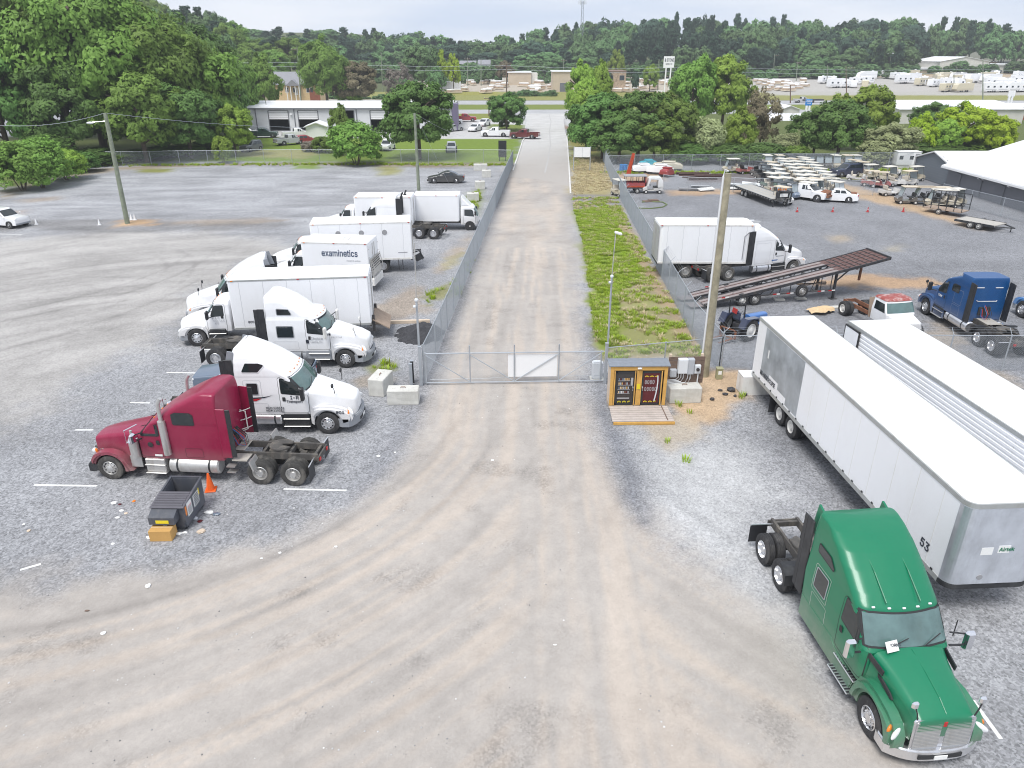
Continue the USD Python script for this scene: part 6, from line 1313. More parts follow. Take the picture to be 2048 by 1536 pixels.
t = thing('gate_motor', 'white rounded gate motor box behind the right gate post', 'gate motor', (*(GR+[-.25, .45]), 0)); MB().add(extrude(rrect(.55, .4, .12), .95, .05, .06)).build('housing', 'box_white', t, smooth=30); MB().b(-.35, .35, -.28, .28, 0, .05).build('base', 'concrete_block', t)

# ------------------------------------------------------------------ kiosk with two vending machines, deck, electrics
ko = G(1217, 817)[:2]; kd = thing('vending_kiosk', 'yellow timber kiosk holding two vending machines beside the gate', 'kiosk', (ko[0], ko[1], 0), .02)
W_, Dp, Hk = 2.66, .74, 2.2
MB().b(0, .05, 0, Dp, .1, Hk).build('side_wall', 'pale_timber', kd); MB().b(W_-.05, W_, 0, Dp, .1, Hk).build('side_wall', 'pale_timber', kd); MB().b(.05, W_-.05, Dp-.05, Dp, .1, Hk).build('back_wall', 'pale_timber', kd)
for x0, x1, z0, z1 in ((.0, .16, .18, Hk-.01), (W_-.16, W_, .18, Hk-.01), (W_/2-.1, W_/2+.1, .18, Hk-.24), (.16, W_-.16, Hk-.22, Hk-.01)): MB().b(x0, x1, -.06, .0, z0, z1, .01).build('front_frame', 'yellow_timber', kd)
for x0, x1 in ((.20, .26), (W_-.26, W_-.20), (W_/2-.17, W_/2-.12), (W_/2+.12, W_/2+.17)): MB().b(x0-.03, x1-.03, -.085, -.06, .2, Hk-.24, .01).build('trim', 'yellow_timber', kd)
m = MB().add(prism_x([(-.12, Hk-.0), (-.12, Hk+.04), (.35, Hk+.10), (Dp+.06, Hk+.05), (Dp+.06, Hk-.0), (.35, Hk+.06)], -.1, W_+.1)).build('shingle_roof', 'shingle', kd)
MB().b(.0, W_, -.05, Dp, .05, .18).build('sill', 'pale_timber', kd); MB().box((W_/2, -.08, Hk-.08), (.2, .04, .05)).add(cyl((W_/2, -.13, Hk-.12), (W_/2, -.09, Hk-.06), .10, 10, .04)).build('door_lamp', 'tail_white', kd)
MB().b(W_/2-.08, W_/2+.08, -.095, -.088, 1.05, 1.32).build('notice', 'hazard_yellow', kd)
cols = ['machine_red', 'rust', 'box_grey', 'tarp_tan', 'car_slate', 'steel_white', 'cardboard', 'silver_print']
for k, x0 in enumerate((.24, W_/2+.14)):
    vm = thing('vending_machine', ('vending machine with rows of snacks behind dark glass, left door of the kiosk', 'dark red vending machine with silver rings and white ribbon, right door of the kiosk')[k], 'vending machine', (ko[0], ko[1], 0), .02); x1 = x0+.95
    MB().b(x0, x1, .02, .66, .2, 1.92).build('case', 'black_plastic', vm)
    MB().b(x0, x0+.10, -.04, .02, .22, 1.92).b(x1-.10, x1, -.04, .02, .22, 1.92).b(x0, x1, -.04, .02, .2, .3).b(x0, x1, -.04, .02, 1.84, 1.93).build('door_frame', 'seam_black', vm)
    MB().b(x0+.1, x1-.1, -.02, .015, .3, 1.84).build('front', 'machine_glass' if k == 0 else 'machine_red', vm)
    MB().tube([(x1-.12 if k == 0 else x0+.06, -.06, .95), (x1-.12 if k == 0 else x0+.06, -.12, 1.0), (x1-.12 if k == 0 else x0+.06, -.12, 1.12), (x1-.12 if k == 0 else x0+.06, -.06, 1.17)], .018, 6).build('handle', 'alloy', vm)
    for i in range(10):
        for zz, keep in ((.36, 1), (1.66, k)):
            if keep: MB().box((x0+.17+i*.06, -.028, zz+.03*(i % 2)), (.05, .008, .045)).build('hazard_patch', 'hazard_yellow' if (i % 4) < 3 else 'seam_black', vm)
    if k == 0:
        rs = random.Random(3)
        for r in range(4):
            MB().b(x0+.13, x1-.25, -.03, -.022, .78+r*.22, .80+r*.22).build('shelf', 'silver_print', vm)
            for i in range(7): MB().box((x0+.18+i*.075, -.03, .87+r*.22), (.05, .012, .11)).build('snack', rs.choice(cols), vm)
        MB().b(x0+.12, x1-.25, -.03, -.022, .52, .58).build('tray', 'silver_print', vm); MB().b(x1-.22, x1-.12, -.03, -.022, 1.2, 1.6).build('keypad', 'silver_print', vm)
    else:
        for r, n in ((1.38, 4), (1.02, 5)):
            for i in range(n): MB().tube([(x0+.2+i*.12+.035*math.cos(a), -.03, r+.1*math.sin(a)) for a in np.linspace(0, 2*PI, 13)[:-1]], .013, 5, True).build('silver_ring', 'silver_print', vm)
        MB().tube([(x0+.66+.10*math.sin(2.2*u), -.03, .4+1.3*u) for u in np.linspace(0, 1, 14)], .03, 5).build('white_ribbon', 'box_white', vm)
dk = thing('timber_deck', 'low timber step deck in front of the vending kiosk', 'deck', (ko[0], ko[1], 0), .02)
for k in range(7): MB().b(.0-.01*k, W_+.1, -.30-k*.225, -.30-k*.225+.185, .14, .18, .008).build('deck_plank', 'deck_board', dk)
MB().b(-.02, W_+.12, -1.72, -1.66, .02, .14).build('edge_board', 'yellow_timber', dk); MB().b(2.45, 2.5, -1.6, -.1, .183, .19).build('gap_strip', 'dark_board', dk)
for x in (.1, 1.3, 2.5): MB().b(x-.04, x+.04, -1.65, -.08, 0, .14).build('joist', 'dark_board', dk)
eb = thing('electric_board', 'brown plank board with grey electric boxes, meter and conduits, right of the kiosk', 'electric board', (*G(1334, 800)[:2], 0), .05)
for k in range(7): MB().b(0, 1.75, .3, .34, .75+.2*k, .93+.2*k).build('plank', 'dark_board', eb)
for x in (.08, 1.62): MB().b(x-.06, x+.06, .34, .46, 0, 2.25).build('post', 'pale_timber', eb)
for x0, x1, z0, z1, dp, m_ in ((.42, .88, 1.35, 2.1, .26, 'box_white'), (.89, 1.2, 1.3, 2.1, .24, 'box_grey'), (.08, .38, 1.15, 1.55, .2, 'box_grey'), (1.24, 1.55, 1.3, 1.75, .16, 'box_white')): bx = MB().b(x0, x1, .3-dp, .3, z0, z1, .02).build('cabinet', m_, eb); MB().b(x0+.03, x1-.03, .3-dp-.012, .3-dp, z0+.04, z1-.04, .005).build('cabinet_door', m_, bx)
MB().cyl((1.39, .14, 1.54), (1.39, .06, 1.54), .085, 14).build('meter', 'machine_glass', eb)
for k, x in enumerate((.5, .62, .74, .95, 1.08)): MB().tube([(x, .2, 1.36), (x, .2, 1.12-.02*k), (x-.1, .18, 1.02-.06*k), (-.1-.03*k, .16, .98-.07*k), (-.2-.02*k, .15, .8-.06*k), (-.2-.02*k, .15, .1)], .022, 6).build('conduit', 'conduit', eb)
MB().cyl((1.45, .2, 1.3), (1.45, .2, 0), .03, 6).build('conduit', 'conduit', eb)
t = thing('utility_pedestal', 'olive green utility pedestal with a white tag beside the leaning pole', 'pedestal', (*G(1437, 757)[:2], 0)); MB().b(-.16, .16, -.14, .14, 0, .55, .02).build('case', 'pedestal_green', t); MB().b(-.18, .18, -.16, .16, .55, .62, .02).build('lid', 'pedestal_green', t); MB().b(-.09, .09, -.145, -.14, .28, .48).build('tag', 'paper_white', t)
# concrete blocks
def block(label, px, py, L, r, w=.62, h=.62, group=None):
    p = G(px, py); t = thing('concrete_block', label, 'concrete block', (p[0], p[1], 0), r, group)
    m = chbox((L, w, h), .03); m = m.subdivide().subdivide(); m.vertices += (meshkit.noise(m.vertices*6, int(px))-.5)[:, None]*.02; m.apply_translation((0, w/2*.0, h/2)); obj('body', m, 'concrete_block', t)
    MB().tube([(-.12, 0, h-.01), (-.1, 0, h+.06), (.1, 0, h+.06), (.12, 0, h-.01)], .018, 5).build('lifting_loop', 'rust', t)
    for x in (-L*.3, L*.3): MB().b(x-.07, x+.07, -.05, .05, h-.005, h+.02).build('key_stud', 'concrete_block', t)
block('concrete block right of the kiosk, under the electric board', 1366, 800, 1.55, .05, .75, .8)
block('concrete block turned end on, left of the gate', 763, 782, 1.35, 1.35, .8, .9); block('long concrete block left of the gate, nearer the driveway', 808, 804, 1.5, .04, .7, .75)
for k, (x, y, L, lab) in enumerate(((946, 402, 1.3, 'white concrete block in front of the cab over truck'), (960, 377, 1.2, 'white concrete block beside the black sedan, second along the fence'), (973, 354, 1.2, 'white concrete block third along the fence beyond the sedan'), (961, 341, 1.9, 'farthest white concrete block near the black sign'))): block(lab, x, y, L, .1, .9, .9)

# ------------------------------------------------------------------ poles and wires
def pole(label, base, top, r0, r1, m, cap=True, arms=()):
    b = np.array(base); tp = np.array(top) - b; t = thing('utility_pole', label, 'utility pole', b)
    obj('shaft', cyl((0, 0, -.1), tp, r0, 14, r1), m, t, smooth=40)
    for z, l, w in arms: MB().b(-l, l, -.07, .07, tp[2]*z-.08, tp[2]*z+.08).build('cross_arm', 'dark_board', t); [MB().cyl((x, 0, tp[2]*z+.08), (x, 0, tp[2]*z+.3), .05, 6).build('insulator', 'box_white', t) for x in (-l+.1, 0, l-.1)]
    return t, b+tp
tL, topL = pole('leaning wooden utility pole at the left with orange soil at its foot', G(255, 447), D(210, 226, 71.9), .24, .17, 'weathered_pole')
MB().tube([(*(np.array(topL)-G(255, 447)-[0, 0, .7]),), (*(np.array(topL)-G(255, 447)-[1.3, .2, .8]),)], .04).build('lamp_arm', 'alloy', tL); MB().sph(np.array(topL)-G(255, 447)-[1.5, .2, .85], .28, 1, (1.2, .7, .4)).build('lamp_head', 'box_white', tL)
tM, topM = pole('wooden utility pole behind the white trucks with a guy wire', G(838, 387), D(829, 226, 88.5), .2, .14, 'weathered_pole')
tR, topR = pole('thick leaning wooden pole with pale conduit right of the kiosk', G(1409, 752), D(1456, 347, 34.9), .21, .17, 'timber_pole')
q = np.array(topR)-G(1409, 752); MB().tube([np.array([-.24, -.02, 0]), q*.5+[-.22, -.02, 0], q*.985+[-.20, -.02, 0]], .055, 6).build('conduit', 'conduit', tR); MB().tube([q*.985+[-.2, 0, 0], q+[-.15, 0, .18], q+[0, 0, .1]], .05, 6).build('conduit_head', 'conduit', tR)
def camera_pole(label, base, h1, h2, lamp):
    t = thing('camera_pole', label, 'camera pole', base)
    MB().cyl((0, 0, 0), (0, 0, h1), .055, 10).build('lower_tube', 'galvanised', t); MB().cyl((0, 0, h1), (.06, 0, h2), .024, 8).build('upper_tube', 'dull_alloy', t)
    MB().sph((0, 0, h1+.06), .10, 1).build('joint_camera', 'box_white', t); MB().box((-.1, -.08, h1-.25), (.14, .14, .12), None, .03).build('sensor', 'box_white', t)
    if lamp: MB().box((.2, -.05, h2+.02), (.42, .16, .13), (0, .3, 0), .04).build('camera_head', 'tail_white', t)
camera_pole('slim pole with a white camera on the grass verge behind the gate', (*G(1215, 702)[:2], 0), 4.3, 6.7, True)
camera_pole('slim grey pole left of the gate in front of the dark mulch heap', (*G(842, 762)[:2], 0), 4.3, 7.2, False)
def wire(label, pts, r=.012, name='overhead_wire', n=14, sag=.6):
    t = thing(name, label, 'wire')
    for a, b in zip(pts[:-1], pts[1:]):
        f = np.linspace(0, 1, n)[:, None]; p = np.array(a)*(1-f)+np.array(b)*f; p[:, 2] -= (4*sag*f*(1-f))[:, 0]; obj('strand', tube(p, r, 4), 'wire', t)
wire('wire strung from the left frame edge over the leaning pole towards the trees', [D(-40, 247, 74), topL, D(700, 252, 118)], .016)
wire('wire running from the pole behind the trucks into the large round tree', [topM, D(925, 272, 120)], .012, sag=.3)
wire('guy wire slanting down from the pole behind the trucks to the black sedan', [topM, G(898, 368)], .014, 'guy_wire', sag=0)
# far poles and the overhead line along the highway
fp = []
for k, (px, yb, yt, dist, lab) in enumerate(((594, 133, 93, 240, 'pale far pole on the hillside left of the brown tree'), (762, 128, 104, 300, 'far pole in front of the wood, centre left'), (1013, 186, 128, 232, 'dark pole beside the highway behind the small leafy tree'), (978, 240, 195, 200, 'short dark pole left of the small leafy tree'), (962, 160, 118, 330, 'pole at the stone yard, left'), (935, 150, 115, 330, 'pole at the far houses'), (1127, 145, 118, 330, 'far pole right of the tan building'),
        (1318, 150, 118, 300, 'pole behind the white store sign'), (1549, 140, 108, 380, 'far pole left of the vehicle lot'), (1595, 145, 124, 360, 'lot light pole, leftmost'), (1655, 165, 130, 330, 'lot light pole, second from the left'), (1692, 195, 133, 290, 'dark pole at the edge of the vehicle lot'), (1581, 205, 170, 250, 'short dark pole beside the highway, right'), (1782, 138, 106, 400, 'tall lot pole with lamps'), (1908, 180, 145, 310, 'pole among the parked campers'), (1966, 205, 120, 250, 'pole near the red brick roof at the right'), (2005, 118, 94, 470, 'far pole on the right ridge'))):
    b = D(px, yb, dist); b[2] = T(b[0], b[1]); tp = D(px, yt, dist); t, tt = pole(lab, b, tp, .2, .13, 'weathered_pole' if 'dark' not in lab else 'dark_board', arms=((.95, 1.2, 0),) if k % 3 != 1 else ()); fp.append(tt)
    if 'lamps' in lab: [MB().sph(tp-b+[x, 0, -.2], .6, 1, (1, .6, .5)).build('lamp_head', 'box_white', t) for x in (-1, 1)]
for z, lab in ((0, 'upper'), (-1.2, 'lower')):
    wire(f'{lab} power line along the far side of the highway', [D(-100, 118, 262)+[0, 0, z], D(594, 125, 262)+[0, 0, z], D(1013, 131, 262)+[0, 0, z], D(1400, 134, 262)+[0, 0, z], D(1966, 138, 262)+[0, 0, z], D(2200, 140, 262)+[0, 0, z]], .035)
# mobile phone mast
b = D(1163, 60, 440); b[2] = T(b[0], b[1]); tp = D(1163, 2, 440); t = thing('phone_mast', 'tall slender phone mast rising above the wood', 'mast', b); h = tp[2]-b[2]
for k in range(3):
    a = 2*PI*k/3; MB().cyl((1.3*math.cos(a), 1.3*math.sin(a), 0), (.55*math.cos(a), .55*math.sin(a), h), .16, 6).build('mast_leg', 'galvanised', t)
for z in np.arange(2, h, 2.6): rr = 1.3-.75*z/h; MB().tube([(rr*math.cos(a), rr*math.sin(a), z) for a in (0, 2*PI/3, 4*PI/3)], .08, 4, True).tube([(rr, 0, z), (-rr*.5, rr*.87, z+2.4)], .07, 4).build('lattice_ring', 'galvanised', t)
for k in range(6): a = PI/3*k; MB().box((1.9*math.cos(a), 1.9*math.sin(a), h-.6), (.4, .3, 2.2), (0, 0, a)).build('antenna', 'box_white', t); MB().cyl((0, 0, h-.8), (1.9*math.cos(a), 1.9*math.sin(a), h-.8), .07, 5).build('antenna_arm', 'galvanised', t)

# ------------------------------------------------------------------ signs
b = G(1163, 342); t = thing('notice_board', 'blank white double notice board on two posts beside the road', 'sign', (b[0], b[1], 0), -.05)
for x in (-1.15, 1.15): MB().b(x-.06, x+.06, -.06, .06, 0, 3.3).build('post', 'galvanised', t)
for x in (-.56, .56): MB().b(x-.54, x+.54, -.09, -.05, 1.9, 3.2, .01).build('panel', 'tail_white', t)
MB().b(-1.12, 1.12, -.05, -.02, 1.85, 3.25).build('backing', 'galvanised', t)
b = G(1005, 322); t = thing('black_sign', 'black upright sign board on the lawn left of the road', 'sign', (b[0], b[1], 0), -.05)
MB().b(-.62, .62, -.06, .06, .55, 3.0, .02).build('board', 'car_black', t)
for x in (-.45, .45): MB().b(x-.05, x+.05, -.05, .05, 0, .55).build('leg', 'black_plastic', t)

# ------------------------------------------------------------------ bin, carton, cone, litter
dq = G(313, 1062)[:2]; de = G(376, 1072)[:2]; db = G(405, 1030)[:2]; dr_ = math.atan2(*(de-dq)[::-1])
t = thing('rubbish_skip', 'dark grey rubbish skip with half open ribbed lid in front of the maroon tractor', 'skip', (dq[0]+.0, dq[1]+.05, 0), dr_)
Wd, Ld = 1.1, 1.66; a_ = -.42   # the skip is skewed to the picture
th = math.atan2(*(db-de)[::-1])-dr_-PI/2; t.GetAttribute('xformOp:rotateZ').Set(math.degrees(dr_+th))
MB().add(prism_x([(.05, .12), (Ld-.05, .12), (Ld, 1.14), (.0, .94), (.0, .5)], 0, .05)).build('side_wall', 'bin_grey', t); MB().add(prism_x([(.05, .12), (Ld-.05, .12), (Ld, 1.14), (.0, .94), (.0, .5)], Wd-.05, Wd)).build('side_wall', 'bin_grey', t)
MB().b(.05, Wd-.05, .0, .05, .12, .94).build('front_wall', 'bin_grey', t); MB().b(.05, Wd-.05, Ld-.05, Ld, .12, 1.14).build('back_wall', 'bin_grey', t); MB().b(.05, Wd-.05, .05, Ld-.05, .12, .17).build('floor', 'bin_grey', t)
MB().add(prism_x([(0, .52), (0, .95), (-.38, .78), (-.38, .5)], -.0, Wd*.82)).build('front_pocket', 'bin_grey', t); MB().b(.25, .7, -.392, -.38, .56, .68).build('yellow_label', 'hazard_yellow', t)
MB().b(-.04, .02, 0, Ld+.04, 1.0, 1.06).build('rim', 'bin_grey', t) if False else None
ld = sub('lid', t); sl = .20/Ld
m = prism_x([(-.06, .96), (.80, .96+.8*sl+.02), (.80, .99+.8*sl+.02), (-.06, .99)], -.05, Wd+.04); obj('lid_sheet', m, 'bin_lid', ld)
for k in range(6): y = .03+k*.125; MB().add(prism_x([(y, .985+y*sl+.01), (y+.08, .985+(y+.08)*sl+.01), (y+.06, 1.035+y*sl+.02), (y+.02, 1.03+y*sl+.02)], .02, Wd-.03)).build('lid_rib', 'bin_lid', ld)
for y0, y1 in ((.80, Ld+.02),):
    for x0 in (-.04, Wd-.03): MB().add(prism_x([(y0, .92+y0*sl+.02), (y1, .92+y1*sl+.02), (y1, .99+y1*sl+.02), (y0, .99+y0*sl+.02)], x0, x0+.07)).build('rim', 'bin_grey', t)
MB().b(-.04, Wd+.04, Ld-.04, Ld+.05, 1.11, 1.2).build('rim', 'bin_grey', t)
for y0, y1, z0, z1, m_ in ((.25, .62, .42, .95, 'paper_white'), (.78, 1.22, .46, .92, 'paper_white'), (1.23, 1.3, .7, .96, 'hazard_yellow'), (.1, .2, .55, .9, 'amber_lens')): MB().b(Wd, Wd+.008, y0, y1, z0, z1).build('sticker', m_, t)
for k in range(5): MB().b(Wd+.008, Wd+.012, .29, .58, .48+.07*k, .51+.07*k).build('sticker_line', 'decal_black' if k < 4 else 'decal_red', t); MB().b(Wd+.008, Wd+.012, .82, 1.18, .5+.085*k, .55+.085*k).build('sticker_line', 'decal_black', t)
for x in (.06, Wd-.14):
    for y in (.1, Ld-.25): MB().b(x, x+.08, y, y+.15, 0, .12).build('foot', 'black_plastic', t)
p = G(322, 1083); t = thing('cardboard_box', 'brown cardboard box on the ground before the rubbish skip', 'box', (p[0], p[1]+.25, 0), .03); MB().b(-.38, .38, -.25, .25, 0, .42, .01).build('carton', 'cardboard', t); MB().b(-.37, .37, -.02, .02, .42, .424).build('tape', 'tarp_tan', t); MB().b(.02, .14, .08, .18, .42, .425).build('shipping_label', 'paper_white', t)
def cone(label, px, py, h, group=None, m='cone_orange', band=False):
    p = G(px, py); t = thing('traffic_cone', label, 'traffic cone', (p[0], p[1], 0), .2, group)
    obj('cone_body', lathe([(h*.22, .04), (h*.06, h*.94), (h*.045, h), (.001, h)], 18, 'z'), m, t, smooth=40); MB().b(-h*.27, h*.27, -h*.27, h*.27, 0, .045, .012).build('base', m, t)
    if band: MB().add(lathe([(h*.156, h*.42), (h*.112, h*.66)], 16, 'z')).build('white_band', 'tail_white', t)
cone('large orange traffic cone beside the maroon tractor fuel tank', 422, 980, .75)
for i, x in enumerate((1594, 1665, 1735, 1806)): cone(('small red cone below the gooseneck trailer', 'small red cone in front of the white pickup without hood', 'small red cone in front of the white coupe', 'small red cone alone on the stone, rightmost')[i], x, 424, .52, None, 'hose_red', i < 3)
for i, (x, y) in enumerate(((263, 440), (270, 440), (199, 450), (73, 449))): cone(('white marker cone right of the leaning pole foot, left of two', 'white marker cone right of the leaning pole foot, right of two', 'white marker cone left of the leaning pole', 'white marker cone beside the white sport utility vehicle')[i], x, y, .55, None, 'tail_white')
rl = random.Random(11)
def scrap(label, px, py, s, m, name='litter', cat='litter', flat=.35, group=None):
    p = G(px, py); r = np.random.RandomState(int(px*7+py)); mm = trimesh.creation.icosphere(2, 1.0); mm.vertices *= 1+.7*(meshkit.noise(mm.vertices*2.3+px, 3)-.5)[:, None]
    s *= .8 if name == 'litter' else 1; mm.apply_scale((s*(.7+.6*r.rand()), s*(.6+.5*r.rand()), s*flat)); mm.apply_translation((p[0], p[1], s*flat*.75)); o = obj(name, mm, m, None, smooth=25); tag(o, label, cat, group)
for k, (x, y, s, m) in enumerate(((229, 1007, .16, 'paper_white'), (240, 1009, .07, 'machine_red'), (268, 1003, .09, 'amber_lens'), (243, 1022, .08, 'paper_white'), (252, 1027, .07, 'pale_timber'), (235, 1036, .09, 'paper_white'), (418, 1026, .17, 'paper_white'), (433, 1029, .17, 'car_slate'), (403, 1064, .17, 'pale_timber'), (390, 1038, .16, 'box_white'), (358, 1068, .13, 'paper_white'), (370, 1066, .11, 'paper_white'), (299, 1076, .14, 'paper_white'),
        (48, 1049, .07, 'paper_white'), (58, 1062, .1, 'pale_timber'), (226, 1088, .07, 'paper_white'), (560, 1106, .07, 'paper_white'), (672, 1094, .08, 'paper_white'), (523, 1117, .05, 'paper_white'), (296, 1173, .13, 'paper_white'), (207, 1267, .09, 'paper_white'), (174, 1222, .07, 'dark_board'), (757, 913, .12, 'paper_white'), (985, 921, .09, 'paper_white'), (790, 905, .06, 'paper_white'), (400, 1043, .10, 'machine_red'), (1320, 700, .1, 'rust'), (1110, 1290, .05, 'paper_white'))):
    scrap(f'{("scrap of white paper", "crumpled dark red wrapper", "bit of dirty litter")[0 if m in ("paper_white", "box_white") else 1 if m == "machine_red" else 2]} lying on the ' + ('stone near the rubbish skip' if x < 450 and y < 1100 else 'dirt in the foreground' if y > 1050 else 'stone at the driveway side'), x, y, s, m, group='litter scattered on the ground')
for k, (x, y, s) in enumerate(((1462, 782, .2), (1478, 776, .16), (1450, 790, .12), (1490, 790, .13), (1440, 782, .1), (1470, 793, .1), (1424, 800, .12))): scrap(f'lump of broken rock by the white box step, {ORD[k]} largest', x, y, s, 'dark_steel', 'rock', 'rock', .6, 'rocks in the orange soil')
for k, (x, y) in enumerate(((1558, 600), (1601, 598), (1669, 616))):
    p = G(x, y); t = thing('paving_slab', ('pale slab on the stone under the ramp trailer, left', 'pale slab on the stone under the ramp trailer, right', 'pale square slab right of the tan tarpaulin')[k], 'slab', (p[0], p[1], 0), .1*k); MB().b(-.35, .35, -.2, .2, 0, .1, .01).build('slab', 'concrete_block', t)
# mulch heap and timber
p = G(840, 668); n = 40; gx, gy = np.meshgrid(np.linspace(-1.6, 1.6, n), np.linspace(-1.9, 1.9, n)); rr = np.hypot(gx/1.5, gy/1.8)
z = np.clip(1-rr**1.4, -.02, 1)*.55 + (meshkit.fbm(np.stack([gx*2.5, gy*2.5, 0*gx], -1), 4, 5)-.5)*.45*(rr < 1.02) - .02; z = np.where(rr > 1.05, -.03, z)
tag(obj('mulch_heap', moved(grid_patch(np.stack([gx, gy, z], -1)), (p[0], p[1], 0)), 'mulch', None, smooth=60), 'heap of dark broken asphalt and mulch behind the left gate post', 'heap')
a, b = G(748, 648), G(862, 645); t = thing('timber_beam', 'long timber beam lying behind the box truck ramp', 'beam', (*((a+b)/2)[:2], 0), math.atan2(b[1]-a[1], b[0]-a[0])); MB().b(-1.7, 1.7, -.1, .1, 0, .2, .01).build('beam', 'pale_timber', t)
p = G(1641, 625); rr_ = np.random.RandomState(4); n = 22; gx, gy = np.meshgrid(np.linspace(-1, 1, n), np.linspace(-1, 1, n)); ed = 1.05-.55*meshkit.noise(np.stack([np.arctan2(gy, gx)*1.8, 0*gx, 0*gx+3], -1), 2)
P = np.stack([gx*ed*1.05, gy*ed*.75, .04+.55*meshkit.fbm(np.stack([gx*1.8, gy*1.8, 0*gx], -1), 3, 8)*(1-.6*np.hypot(gx, gy)/1.4)], -1); tag(obj('tarpaulin', moved(grid_patch(P), (p[0], p[1], 0)), 'tarp_tan', None, smooth=30), 'crumpled tan tarpaulin on the stone beyond the long trailer', 'tarpaulin')
hp = [G(*q) for q in ((1272, 417), (1300, 418), (1325, 415), (1334, 410), (1325, 405), (1300, 404), (1284, 405))]; hp = np.array(hp); hp[:, 2] = .05
tag(obj('garden_hose', tube(hp, .07, 6), 'hose_green', None), 'loop of dark green hose on the grey stone', 'hose')
p = G(1302, 403); t = thing('folded_mat', 'folded dark mat lying beside the loop of hose', 'mat', (p[0], p[1], 0), .2); MB().b(-.9, .9, -.4, .4, 0, .12, .03).build('lower_fold', 'dark_board', t); MB().b(-.3, .8, -.35, .3, .12, .22, .03).build('upper_fold', 'dark_board', t)
# things along the back of the right yard
def barrel(label, px, py, m):
    p = G(px, py); t = thing('barrel', label, 'barrel', (p[0], p[1], 0)); obj('drum', lathe([(.001, 0), (.3, 0), (.31, .05), (.3, .3), (.32, .32), (.3, .34), (.3, .58), (.32, .6), (.3, .62), (.31, .9), (.28, .92), (.001, .9)], 18, 'z'), m, t, smooth=40); MB().cyl((.12, 0, .9), (.12, 0, .94), .04, 8).build('bung', 'black_plastic', t)
barrel('blue barrel at the corner of the yard under the trees, left', 1243, 342, 'barrel_blue'); barrel('blue barrel at the corner of the yard under the trees, right', 1250, 342, 'barrel_blue'); barrel('teal barrel behind the thick leaning pole', 1449, 384, 'barrel_teal')
p = G(1258, 352); t = thing('loader_boom', 'upright rusty red loader boom by the yard corner', 'boom', (p[0], p[1], 0)); MB().add(prism_y([(-.45, 0), (.15, 0), (.6, 2.9), (.25, 3.0)], -.15, .15, .03)).build('boom_arm', 'boom_red', t); MB().cyl((.1, -.25, 1.2), (.5, -.25, 2.6), .07, 8).build('ram', 'boom_red', t)
def hulk(label, px, py, m, L=3.4, h=.9, r=0, name='car_shell'):
    p = G(px, py); t = thing(name, label, 'scrap', (p[0], p[1], 0), r); obj('shell', loft([hood_ring(x*L/2, .7, .6, .25+.1*abs(x), .25+h*zz, .2, .05) for x, zz in ((-1, .55), (-.9, .75), (-.3, .9), (.3, 1), (.8, .8), (1, .5))]), m, t, smooth=40); MB().b(-L*.2, L*.25, -.62, .62, .25+h*.9, .25+h*1.12, .08).build('raised_panel', m, t); MB().b(-L*.45, L*.45, -.72, .72, .05, .3).build('underside', 'dark_steel', t)
hulk('white boat like shell stacked near the red boom', 1285, 345, 'car_white', 3.2, .9, .2); hulk('wrecked white body with black interior by the back fence', 1320, 348, 'car_white', 3.6, 1.0, -.3); hulk('red and white front end of a scrapped truck', 1333, 353, 'car_red', 1.8, .9, .8); hulk('pale boat hull upturned against the back fence', 1335, 340, 'cart_cream', 4.2, .9, -.3); hulk('teal boat hull behind the scrapped white body', 1296, 335, 'barrel_teal', 2.6, .8, .1)
for k, (x, y, L) in enumerate(((1395, 352, 5), (1410, 356, 6), (1385, 349, 4.5), (1425, 353, 5), (1405, 360, 4))):
    p = G(x, y); t = thing('steel_beam', f'rusty brown steel beam in the stack behind the low fence, {ORD[k]} laid', 'beam', (p[0], p[1], 0), .05*k-.1, 'rusty steel beams stacked on the ground'); MB().b(-L/2, L/2, -.15, .15, 0, .05).b(-L/2, L/2, -.02, .02, .05, .25).b(-L/2, L/2, -.15, .15, .25, .3).build('beam', 'steel_brown', t)
for k, (x, y, L, m) in enumerate(((1470, 372, 3.2, 'box_white'), (1490, 375, 3.0, 'trailer_rail'), (1505, 372, 2.6, 'box_white'), (1480, 379, 2.8, 'steel_white'), (1515, 380, 2.4, 'trailer_rail'), (1400, 376, 2.2, 'box_white'), (1378, 381, 2.6, 'vent_grey'), (1412, 382, 2.0, 'steel_white'))):
    p = G(x, y); t = thing('scrap_sheet', f'pale scrap metal sheet in the row by the low fence, {ORD[k]} of the heap', 'scrap', (p[0], p[1], 0), .3*math.sin(k*2.1), 'scrap sheets by the low fence'); MB().box((0, 0, .25), (L, .9, .06), (.25*math.sin(k), .08*math.cos(k*3), 0)).build('sheet', m, t); MB().b(-L/2, L/2, -.05, .05, 0, .14).build('batten', 'vent_grey', t)
hulk('white truck hood tipped on its end against the grey barn', 1862, 352, 'car_white', 2.2, 1.9, 1.2)
p = G(1815, 338); t = thing('camper_shell', 'small white camper body with two windows beside the grey barn', 'camper', (p[0], p[1]+1, 0), -.1); MB().b(-1.6, 1.6, -1, 1, .5, 2.3, .08).build('body', 'tail_white', t); MB().b(-1.3, -.8, -1.01, -.99, 1.3, 1.8).build('window', 'window_glass', t); MB().b(.1, .6, -1.01, -.99, 1.3, 1.8).build('window', 'window_glass', t); MB().b(.8, 1.45, -1.012, -.99, .6, 2.1).build('doorway', 'vent_grey', t); MB().b(-1.5, 1.5, -.9, .9, 0, .5).build('blocks', 'concrete_block', t); MB().b(-1.65, 1.65, -1.05, 1.05, 2.3, 2.38, .03).build('roof', 'tail_white', t)
p = G(1905, 372); t = thing('bicycle_pile', 'tangle of pale bicycle frames and wheels against the big grey shed', 'bicycles', (p[0], p[1], 0))
